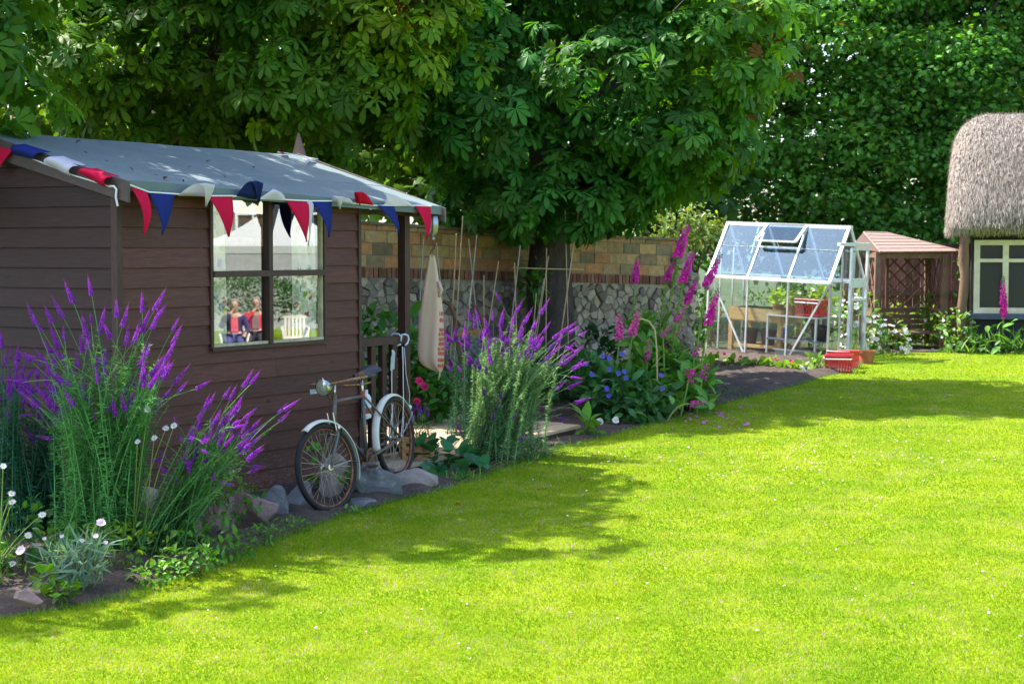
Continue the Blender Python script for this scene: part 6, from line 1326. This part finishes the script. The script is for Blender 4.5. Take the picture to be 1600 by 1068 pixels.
t2 = thing("tied_strap", "thin grey strap with a flat end hanging left of the tape", "strap", mat=SM); mb = MB(); mb.tube([(3.44, -.03, 1.03), (3.42, -.035, .8), (3.43, -.03, .5), (3.45, -.035, .05)], .005, 5); mb.build("strap", STRAP, t2, smooth=True); mb = MB(); mb.add([(3.40, -.035, .84), (3.44, -.05, .86), (3.47, -.04, 1.0), (3.45, -.035, 1.03), (3.41, -.035, .96)], [(0, 1, 2, 3, 4)]); mb.build("flat_end", paint("grey_strap", (.4, .42, .45), .5), t2, solid=.004)
bo = thing("bottle", "white plastic bottle with a red brown label behind the bicycle", "bottle", mat=SM @ Matrix.Translation((2.98, -.07, .46))); mb = MB(); mb.bb((-.002, .045, -.02), (.1, .055, .0)); mb.lathe([(0, 0), (.042, 0), (.045, .015), (.045, .17), (.03, .2), (.016, .21), (.016, .245), (0, .245)], 16); mb.build("bottle", paint("white_plastic", (.7, .72, .75), .35, .08), bo, smooth=False); mb = MB(); mb.lathe([(.046, .04), (.046, .09)], 16); mb.build("label", paint("bottle_label", (.3, .10, .06), .5), bo)
# bamboo canes stuck in the bed before the wall
CANE = paint("bamboo", (.42, .29, .15), .6, .25, 12, stretch=(1, 1, .3)); CANEG = paint("grey_cane", (.30, .27, .23), .7, .2, 12)
def cane(label, lo, hi, Y, m_=CANE, r_=.0075):
    a, b_ = at(*lo, Y), at(*hi, Y); d = (a - b_).normalized()
    k = (a.z - gz(Y) + .1) / -d.z if d.z < -.05 else 0; a = a + d * max(0, k); t = thing("bamboo_cane", label, "cane", tuple(a), group="bamboo canes before the wall"); mb = MB(); n_ = 9; pts = [a.lerp(b_, i / n_) for i in range(n_ + 1)]; Q = []; RR = []
    for i in range(n_):
        for u in (0, .04, .08, .5, .94): Q.append(pts[i].lerp(pts[i + 1], u)); RR.append(r_ * (1.1 - .25 * i / n_) * (1.3 if u == .04 else .93 if u == .5 else 1.0))
    mb.tube(Q + [pts[-1]], RR + [r_ * .8], 7); mb.build("cane", m_, t, smooth=True, world=True)
cane("cane passing just left of the hanging sack", (658, 441), (662, 371), 19.6, CANEG); cane("grey cane half hidden by the sack's upper right side", (687, 430), (682, 379), 19.6, CANEG)
cane("upright brown cane right of the sack, crossed by a longer one", (707, 489), (713, 365), 19.8); cane("longest cane right of the sack, reaching the wall coping", (714, 489), (723, 337), 19.8)
cane("cane leaning right in the crossed pair in the middle of the left wall", (732, 497), (745, 367), 19.9, CANEG); cane("cane leaning left in the crossed pair in the middle of the left wall", (743, 477), (732, 373), 19.95, CANEG)
cane("short upright cane behind the tallest toadflax spike", (756, 493), (756, 430), 20.0); cane("yellowish cane leaning right just over the toadflax", (767, 485), (779, 408), 20.0); cane("pale slim cane leaning right of the block wall's dark stone", (798, 512), (813, 383), 20.2, CANEG); cane("thin cane left of the trunk behind the slim one", (807, 520), (804, 410), 20.3)
cane("upright cane before the trunk crossing the horizontal one", (853, 530), (854, 387), 20.6); cane("slanting cane before the trunk's middle, crossing the upright", (841, 508), (857, 400), 20.6); cane("longest cane, slanting right of the trunk into the leaves", (879, 505), (908, 302), 20.6, CANE, .0095); cane("upright tall cane at the trunk's right edge", (888, 536), (883, 328), 20.7)
cane("low cane before the trunk, leaning right", (830, 560), (850, 435), 20.5, CANEG); cane("short cane at the trunk's left side just above the flowers", (833, 515), (838, 458), 20.5)
hc = thing("bamboo_cane", "horizontal cane tied across the trunk's front", "cane", tuple(at(821, 419, 20.68)), group="bamboo canes before the wall"); mb = MB(); mb.tube([at(800, 418, 20.65), at(855, 420, 20.66), at(912, 421, 20.7)], .008, 6); mb.build("cane", CANE, hc, smooth=True, world=True)
# rusty old hand plough standing behind the toadflax
pg = thing("hand_plough", "rusty old plough with two curved handles behind the toadflax", "plough", tuple(G(735, 640))); Yp = 19.3
for q in (((692, 470), (703, 476), (710, 492), (712, 520), (718, 560), (730, 640)), ((737, 475), (747, 482), (752, 498), (755, 520), (752, 560), (742, 640))): mb = MB(); mb.tube([at(px, py, Yp) for px, py in q], [.02, .022, .022, .02, .016, .016], 8); mb.build("handle", RUSTY, pg, smooth=True, world=True)
mb = MB(); mb.beam(at(709, 521, Yp), at(757, 519, Yp), .04, .05); mb.build("cross_bar", paint("rust_orange", (.34, .15, .05), .85, .4, 15), pg, world=True); mb = MB(); mb.beam(at(713, 525, Yp), at(722, 562, Yp), .03, .03); mb.build("strut", RUSTY, pg, world=True)
# strawberry row, canes and white pipe on the soil before the greenhouse
for i, (px, py, lab) in enumerate(((1125, 570, "strawberry plant at the row's left end before the greenhouse"), (1150, 575, "strawberry plant second from the left in the greenhouse row"), (1178, 578, "small strawberry plant third along the greenhouse row"), (1205, 578, "strawberry plant left of the row's middle, under the brace"), (1228, 582, "biggest strawberry plant near the row's right half"), (1252, 584, "strawberry plant before the greenhouse's right pane"), (1275, 582, "strawberry plant at the row's right end by the white pipe"))):
    p = G(px, py); sb = bush("strawberry_plant", lab, [((p.x, p.y, p.z + .06), (.15, .12, .08))], 55, 120 + i, .075, (.16, .30, .03), ROUND, up=1.2, group="strawberry plants before the greenhouse")
    if i in (0, 1, 3, 4): bloom(sb, tuple(p + Vector((.05, -.1, .16))), .03, (0, -.6, .6), 6, .5, (.75, .04, .12), (.7, .1, .1), cup=.5)
PIPE = paint("white_pipe", (.72, .72, .7), .4, .08)
wp = thing("plant_label", "white plastic label lying flat on the dark soil", "label", tuple(G(1195, 589))); mb = MB(); p = G(1195, 589) + Vector((0, 0, .04)); mb.box(p, (.15, .06, .012), Matrix.Rotation(R(-8), 3, 'Z')); mb.tube([p + Vector((-.06, .0, .0)), p + Vector((-.16, .01, -.015))], .006, 5); mb.build("label", PIPE, wp, world=True, bevel=.003)
wp = thing("pipe_end", "short bent white pipe sticking up from soil near the red baskets", "pipe", tuple(G(1256, 588))); mb = MB(); p = G(1256, 588); mb.tube([p + Vector((.03, 0, -.03)), p + Vector((.02, 0, .06)), p + Vector((-.01, 0, .12)), p + Vector((-.05, 0, .14))], .016, 7); mb.build("pipe", PIPE, wp, world=True, smooth=True)
for lab, a, b_, m_ in (("grey rod lying on the soil nearest the strawberries", (1165, 580), (1238, 588), ALU), ("brown stick lying across the dark soil", (1105, 581), (1200, 590), CANEG), ("short stick on the soil near the foxgloves", (1092, 601), (1140, 606), CANEG)):
    t = thing("garden_rod", lab, "rod", tuple(G(*a)), group="rods lying on the soil"); mb = MB(); mb.tube([G(*a) + Vector((0, 0, .05)), (G(*a) + G(*b_)) / 2 + Vector((0, 0, .045)), G(*b_) + Vector((0, 0, .05))], .012, 6); mb.build("rod", m_, t, world=True, smooth=True)
bush("leafy_plant", "straggly green weeds on the dark soil right of the foxgloves", [E(1120, 612, 20.9, .3, .25, .05), E(1100, 598, 21.4, .25, .2, .08), E(1085, 575, 22.0, .2, .2, .1), E(1150, 612, 21.0, .25, .2, .04)], 170, 130, .11, (.07, .18, .04), NARROW)
# shasta daisies behind the greenhouse and white flowers round the arbour
def white_bush(label, ells, n, nfl, seed, fr_=.04, col=(.11, .24, .04), group="white flowering plants by the arbour"):
    t = bush("shasta_daisy", label, ells, n, seed, .11, col, LEAF, cat="flower plant", group=group); g = np.random.default_rng(seed + 1); P, N, _ = crown_points(ells, nfl, seed + 2, .85)
    for p, q in zip(P, N): bloom(t, p, fr_ * g.uniform(.75, 1.2), (q[0] * .4, q[1] * .4 - .55, q[2] * .5 + .5), 8, .34, (.8, .8, .78), (.6, .5, .1), cr=.18)
c0 = GM @ Vector((GL - .3, GW + .5, .5)); c1 = GM @ Vector((GL + .1, GW + .7, .28)); c2 = GM @ Vector((.9, GW + .6, .55))
white_bush("white daisies seen through the greenhouse's right pane", [(tuple(c0), (.42, .35, .55))], 260, 60, 140, .042); white_bush("white daisies showing between greenhouse door and arbour", [(tuple(c1), (.33, .3, .36))], 150, 40, 141, .042); white_bush("white daisies behind the greenhouse's middle shelves", [(tuple(c2), (.5, .3, .6))], 260, 40, 142, .04)
white_bush("white flowered shrub at the foot of the rustic log post", [E(1497, 520, 27.2, .28, .25, .4), E(1510, 540, 27.0, .3, .2, .2)], 420, 40, 143, .03); white_bush("low white flowered plant under the arbour seat", [E(1405, 540, 28.4, .5, .3, .22), E(1440, 545, 28.2, .35, .3, .2)], 420, 14, 144, .034, (.13, .25, .04))
white_bush("white flowered climber inside the arbour's right side", [E(1462, 490, 28.6, .25, .3, .35)], 160, 10, 145, .03); white_bush("small white flowered tuft before the greenhouse's right corner", [E(1277, 572, 24.9, .14, .12, .16)], 80, 7, 146, .04)
bush("leafy_plant", "lime green growth behind the arbour bench", [E(1405, 505, 29.5, .6, .2, .25), E(1450, 510, 29.5, .4, .2, .3)], 320, 150, .13, (.17, .30, .03), LEAF); bush("leafy_plant", "long grass and weeds along the cottage wall", [E(1545, 540, 26.9, .25, .15, .14), E(1600, 540, 26.8, .4, .15, .16), E(1500, 552, 26.8, .3, .12, .08)], 420, 151, .2, (.10, .23, .03), BLADE, up=.1)
bush("climbing_plant", "thin green climber at the thatch's left end by the log post", [E(1500, 440, 27.6, .1, .1, .5)], 90, 152, .1, (.10, .2, .03), LEAF)
bush("leafy_plant", "dark shrub between wall end and the greenhouse", [E(1095, 500, 27.6, .3, .3, .5)], 300, 153, .14, (.04, .12, .02), LEAF)
# ================================================================== specks on the lawn
def litter(name, pts, r_, col, m_, lift=.03):
    P = np.array([tuple(p) for p in pts]); P[:, 2] = gzv(P[:, 1]) + lift; n = len(P)
    return tag(scatter(name, ROUND, P, unit(n) * np.array([1, 1, .1]), np.tile([0, -.3, 1.], (n, 1)) + NR.normal(0, .3, (n, 3)), NR.uniform(.6, 1.3, n) * r_, np.array([col]) * NR.uniform(.75, 1.1, (n, 1)), m_), kind='stuff')
q = [G(NR.normal(1310, 150), NR.normal(718, 24)) for _ in range(150)] + [G(NR.uniform(830, 1600), NR.uniform(690, 1000)) for _ in range(46)] + [G(NR.uniform(250, 800), NR.uniform(880, 1060)) for _ in range(26)] + [G(NR.normal(970, 60), NR.normal(725, 14)) for _ in range(20)]
litter("lawn_daisies", [p for p in q if p.x > float(xb(p.y)) + .15], .015, (.85, .85, .8), PETAL, .022)
q = [G(NR.normal(1110, 38), NR.normal(655, 8)) for _ in range(46)]; litter("fallen_petals", [p for p in q if p.x > float(xb(p.y)) - .05], .04, (.62, .16, .5), PETAL, .022)
q = [G(px, py) for px, py in ((870, 713), (1005, 745), (845, 768), (822, 741), (1155, 613), (590, 815), (720, 790), (905, 752))]; litter("fallen_leaves", q, .05, (.30, .10, .02), PETAL, .02)

# ================================================================== what the shed window mirrors: seated people, a gazebo and a house, to the right of the view
WNv = (SM.to_3x3() @ Vector((0, -1, 0))).normalized(); WP = SM @ Vector((1.7, .008, 1.7))
def RF(px, py, t):
    """the place, t metres from the glass, that shows at this pixel of the window"""
    o = Vector((0, 0, CAMZ)); d = ray(px, py).normalized(); k = (WP - o).dot(WNv) / d.dot(WNv); h = o + d * k; e = d - WNv * 2 * d.dot(WNv); return h + e * t
fd = (RF(400, 470, 16) - RF(400, 470, 15)); fd.z = 0; fd.normalize()          # away from the window
PLW = paint("white_resin", (.62, .58, .5), .45, .1); SKIN = paint("skin", (.50, .30, .22), .55, .1, 12); HAIRG = paint("grey_hair", (.22, .19, .17), .9, .3, 60)
def skin_mesh(name, chains, m_, parent, sub=2):
    """joints linked by edges, a radius at each, grown into one continuous surface"""
    V = []; Ed = []; Rr = []; key = {}
    for ch in chains:
        prev = None
        for p, r_ in ch:
            k = (round(p[0], 3), round(p[1], 3), round(p[2], 3))
            if k not in key: key[k] = len(V); V.append(p); Rr.append(r_)
            if prev is not None and prev != key[k]: Ed.append((prev, key[k]))
            prev = key[k]
    me = bpy.data.meshes.new(name); me.from_pydata(V, Ed, []); me.materials.append(m_); o = link(bpy.data.objects.new(name, me), parent); o.modifiers.new("s", 'SKIN')
    for i, sv in enumerate(me.skin_vertices[0].data): sv.radius = Rr[i] if isinstance(Rr[i], tuple) else (Rr[i], Rr[i]); sv.use_root = i == 0
    q = o.modifiers.new("u", 'SUBSURF'); q.levels = sub; q.render_levels = sub
    for p_ in me.polygons: p_.use_smooth = True
    return o
def plastic_chair(label, M):
    t = thing("garden_chair", label, "chair", mat=M, group="white plastic garden chairs")
    mb = MB(); mb.bb((-.24, -.22, .40), (.24, .24, .44)); mb.build("seat", PLW, t, bevel=.01)
    mb = MB(); 
    for k in range(6): x = -.2 + .08 * k; mb.beam((x, -.22, .46), (x, -.33, .86), .045, .015)
    mb.beam((-.25, -.335, .88), (.25, -.335, .88), .03, .06); mb.beam((-.25, -.225, .45), (.25, -.225, .45), .03, .05); mb.build("backrest", PLW, t)
    for sx_ in (-1, 1):
        mb = MB(); mb.tube([(sx_ * .26, -.30, .66), (sx_ * .29, -.1, .66), (sx_ * .29, .2, .64), (sx_ * .27, .27, .58)], .022, 7); mb.build("armrest", PLW, t, smooth=True)
        mb = MB(); mb.tube([(sx_ * .27, .27, .60), (sx_ * .25, .24, .42), (sx_ * .28, .28, 0)], .024, 7); mb.build("leg", PLW, t, smooth=True); mb = MB(); mb.tube([(sx_ * .25, -.31, .68), (sx_ * .23, -.24, .42), (sx_ * .27, -.33, 0)], .024, 7); mb.build("leg", PLW, t, smooth=True)
    return t
def person(label, M, top, trousers, inner, lean_=0, rhand=None):
    """a seated figure facing +y; hips on a 0.44 m seat"""
    t = thing("person", label, "person", mat=M); hip = (0, -.05, .54)
    sp = [(hip, (.155, .12)), ((0, -.10, .70), (.145, .11)), ((lean_ * .5, -.13, .88), (.165, .115)), ((lean_, -.14, 1.00), (.14, .10)), ((lean_, -.12, 1.08), .056), ((lean_, -.095, 1.15), .062)]
    hd = [((lean_, -.095, 1.15), .062), ((lean_, -.075, 1.21), (.078, .092)), ((lean_, -.08, 1.28), (.080, .098)), ((lean_, -.09, 1.33), (.055, .065))]
    arms = []
    hands = [(lean_ - .12, .28, .68) if rhand is None else rhand, (lean_ + .2, .25, .66)]
    for s, h in zip((-1, 1), hands):
        sh = (lean_ + s * .19, -.13, .99); el = (lean_ + s * .28, .02 if rhand is None or s > 0 else .12, .74 if rhand is None or s > 0 else .80); arms.append([((lean_, -.14, 1.00), (.14, .10)), (sh, .062), (el, .046), (h, .032)])
    legs = []
    for s in (-1, 1): legs.append([(hip, (.155, .12)), ((s * .10, .02, .53), .09), ((s * .12, .40, .52), .066), ((s * .13, .44, .30), .052), ((s * .13, .42, .09), .036), ((s * .13, .55, .045), .038)])
    body = skin_mesh("body", [sp, hd] + arms + legs, SKIN, t)
    for s, h in zip((-1, 1), hands):                       # fingers closing over knee, arm of the chair or cheek
        ch = []
        dirf = Vector((0, .8, -.6)) if h[2] < .9 else Vector((.3, .1, .9))
        for f in range(5): o_ = Vector(h) + Vector(((f - 2) * .014, .02, 0)); L = (.05, .068, .075, .07, .055)[f]; a = o_ + dirf * L * .5; b_ = a + (dirf + Vector((0, 0, -.6))).normalized() * L * .5; ch.append([(tuple(h), .028), (tuple(o_), .010), (tuple(a), .009), (tuple(b_), .008)])
        skin_mesh("hand", ch, SKIN, t, 1)
    gr = lambda r_, k: tuple(x * k for x in r_) if isinstance(r_, tuple) else r_ * k
    skin_mesh("jacket", [[(p, gr(r_, 1.13)) for p, r_ in sp[:4]]] + [[(p, gr(r_, 1.14 if i < 2 else 1.25)) for i, (p, r_) in enumerate(a[:3])] + [(tuple(Vector(a[2][0]).lerp(Vector(a[3][0]), .82)), .046)] for a in arms], top, t)
    skin_mesh("trousers", [[(hip, (.185, .145))] + [(p, gr(r_, 1.14)) for p, r_ in l[1:4]] + [(tuple(Vector(l[3][0]).lerp(Vector(l[4][0]), .8)), .052)] for l in legs], trousers, t)
    mb = MB(); mb.box((lean_ * .8, -.005, .84), (.15, .02, .30), Matrix.Rotation(R(14), 3, 'X')); mb.build("shirt_front", inner, t, bevel=.01)
    skin_mesh("hair", [[((lean_, -.14, 1.19), (.092, .07)), ((lean_, -.12, 1.31), (.105, .09)), ((lean_, -.045, 1.362), (.092, .06))]], HAIRG, t)
    mb = MB(); F0 = Vector((lean_, .012, 1.245))
    for s in (-1, 1): mb.lathe([(0, -.011), (.010, -.006), (.011, 0), (.010, .006), (0, .011)], 8, Matrix.Translation(F0 + Vector((s * .03, -.004, .015))))
    mb.build("eyes", paint("eye", (.06, .05, .05), .3), t); mb = MB(); mb.tube([F0 + Vector((0, -.002, .02)), F0 + Vector((0, .022, -.02)), F0 + Vector((0, .004, -.03))], [.007, .012, .006], 8); mb.build("nose", SKIN, t, smooth=True); mb = MB(); mb.tube([F0 + Vector((-.024, -.006, -.052)), F0 + Vector((0, .003, -.054)), F0 + Vector((.024, -.006, -.052))], .006, 6); mb.build("mouth", paint("lip", (.36, .13, .11), .5), t, smooth=True)
    for s in (-1, 1):
        mb = MB(); mb.lathe([(0, -.008), (.02, -.006), (.024, 0), (.018, .006), (0, .008)], 10, Matrix.Translation((lean_ + s * .084, -.085, 1.25)) @ Matrix.Rotation(PI / 2, 4, 'Y')); mb.build("ear", SKIN, t, smooth=True)
        mb = MB(); mb.bb((s * .13 - .045, .37, .0), (s * .13 + .045, .63, .075)); mb.build("shoe", paint("dark_shoe", (.03, .03, .035), .5), t, bevel=.02)
    return t
TS = 22.0
def seatM(px, t=TS, dz_=0.0):
    p = RF(px, 520, t); q = -fd; M = Matrix((Vector((q.y, -q.x, 0)), q, Vector((0, 0, 1)))).transposed().to_4x4(); M.translation = (p.x, p.y, gz(p.y) + dz_ - float(drop(p.x))); return M
NAVYC, CORALC, REDC, BLUEC, DARKC = [paint(n_, c, .9, .2, 20) for n_, c in (("navy_cardigan", (.035, .03, .10)), ("coral_shirt", (.62, .10, .13)), ("red_cardigan", (.55, .04, .06)), ("blue_trousers", (.07, .07, .20)), ("dark_trousers", (.035, .035, .05)))]
plastic_chair("white plastic chair under the person in navy", seatM(368)); person("seated person in navy cardigan and coral shirt, mirrored in the shed window", seatM(368), NAVYC, BLUEC, CORALC, 0, (-.03, .03, 1.14))
plastic_chair("white plastic chair under the person in red", seatM(400, TS + .6)); person("seated person in bright red cardigan with hand at the chin, mirrored in the shed window", seatM(400, TS + .6), REDC, DARKC, paint("grey_shirt", (.2, .13, .14), .9), .02, (.03, .05, 1.15))
plastic_chair("empty white plastic chair mirrored at the shed window's right", seatM(462, TS + 1))
SAIL = cloth("canopy_cloth", (.55, .56, .55), .2); gp_ = thing("gazebo", "white cloth gazebo on pale wooden posts, mirrored in the shed window", "gazebo", mat=seatM(436, 25)); gh_ = 2.55; hw_ = 2.1
gI = gp_.matrix_basis.inverted(); zc_ = (gI @ RF(400, 384, 23)).z
mb = MB(); cs = [Vector((-hw_, -1.9, zc_)), Vector((hw_, -1.9, zc_)), Vector((hw_, 1.9, zc_)), Vector((-hw_, 1.9, zc_))]; ap = Vector((0, 0, zc_ + 1.05)); vs = []
for i in range(4):
    a, b_ = cs[i], cs[(i + 1) % 4]; n_ = 8; k0 = len(mb.v); V = []
    for u in range(n_ + 1):
        for v in range(n_ + 1): q = a.lerp(b_, v / n_).lerp(ap, u / n_); q.z -= .22 * math.sin(PI * u / n_) * 1.0; V.append(q)
    mb.add(V, [(x * (n_ + 1) + y, x * (n_ + 1) + y + 1, (x + 1) * (n_ + 1) + y + 1, (x + 1) * (n_ + 1) + y) for x in range(n_) for y in range(n_)])
    mb.add([a, b_, b_ - Vector((0, 0, .16)), a - Vector((0, 0, .16))], [(0, 1, 2, 3)])
mb.build("canopy", SAIL, gp_, smooth=False)
for c in cs: mb = MB(); mb.beam(c * .97 + Vector((0, 0, .02 * c.z)), Vector((c.x * .97, c.y * .97, -.3)), .07, .07, (0, 1, 0)); mb.build("post", paint("pale_post", (.45, .33, .17), .6), gp_)
hs = thing("rendered_house", "pale grey house with a white sash window, mirrored in the shed window", "house", mat=seatM(415, 35)); GREYW = paint("grey_render", (.36, .36, .35), .95, .2, 6, bumpd=.02)
mb = MB(); mb.bb((-8, -6, -1), (8, 0, 5.6)); mb.build("walls", GREYW, hs); mb = MB(); mb.add([(-8.3, .3, 5.601), (8.3, .3, 5.601), (8.3, -6.3, 5.601), (-8.3, -6.3, 5.601), (-8.3, -3, 8), (8.3, -3, 8)], [(0, 1, 5, 4), (2, 3, 4, 5), (0, 4, 3), (1, 2, 5), (0, 3, 2, 1)]); mb.build("roof", paint("slate_roof", (.12, .12, .13), .8, .3), hs)
wi = hs.matrix_basis.inverted()
for px in (394, 432, 470):
    c = wi @ RF(px, 334, 35); w_ = bpy.data.objects.new("window", None); link(w_, hs); mb = MB(); x, z = c.x, c.z
    mb.bb((x - .5, -.001, z - .75), (x - .42, .08, z + .75)); mb.bb((x + .42, -.001, z - .75), (x + .5, .08, z + .75)); mb.bb((x - .42, -.001, z + .67), (x + .42, .08, z + .75)); mb.bb((x - .42, -.001, z - .75), (x + .42, .08, z - .67)); mb.bb((x - .42, .003, z - .03), (x + .42, .07, z + .03)); mb.bb((x - .025, .004, z - .67), (x + .025, .06, z - .03)); mb.bb((x - .025, .004, z + .03), (x + .025, .06, z + .67)); mb.build("frame", PIPE, w_)
    mb = MB(); mb.bb((x - .42, .002, z - .67), (x + .42, .01, z + .67)); mb.build("pane", CGL, w_); mb = MB(); mb.bb((x - .6, .0, z - .86), (x + .6, .14, z - .76)); mb.build("sill", GREYW, w_)
for lab, px, t_, e in (("dark evergreen hedge before the mirrored house", 400, 31, (4.5, .8, .9)), ("light green shrub right of the mirrored hedge", 478, 30, (1.4, .7, 1.0))):
    p = RF(px, 470, t_); p.z = gz(p.y) - .58 + e[2] * .8; bush("hedge" if px == 400 else "shrub", lab, [(tuple(p), e)], 5200 if px == 400 else 700, 160 + px, .10, (.035, .10, .025), LEAF, lo=.7)
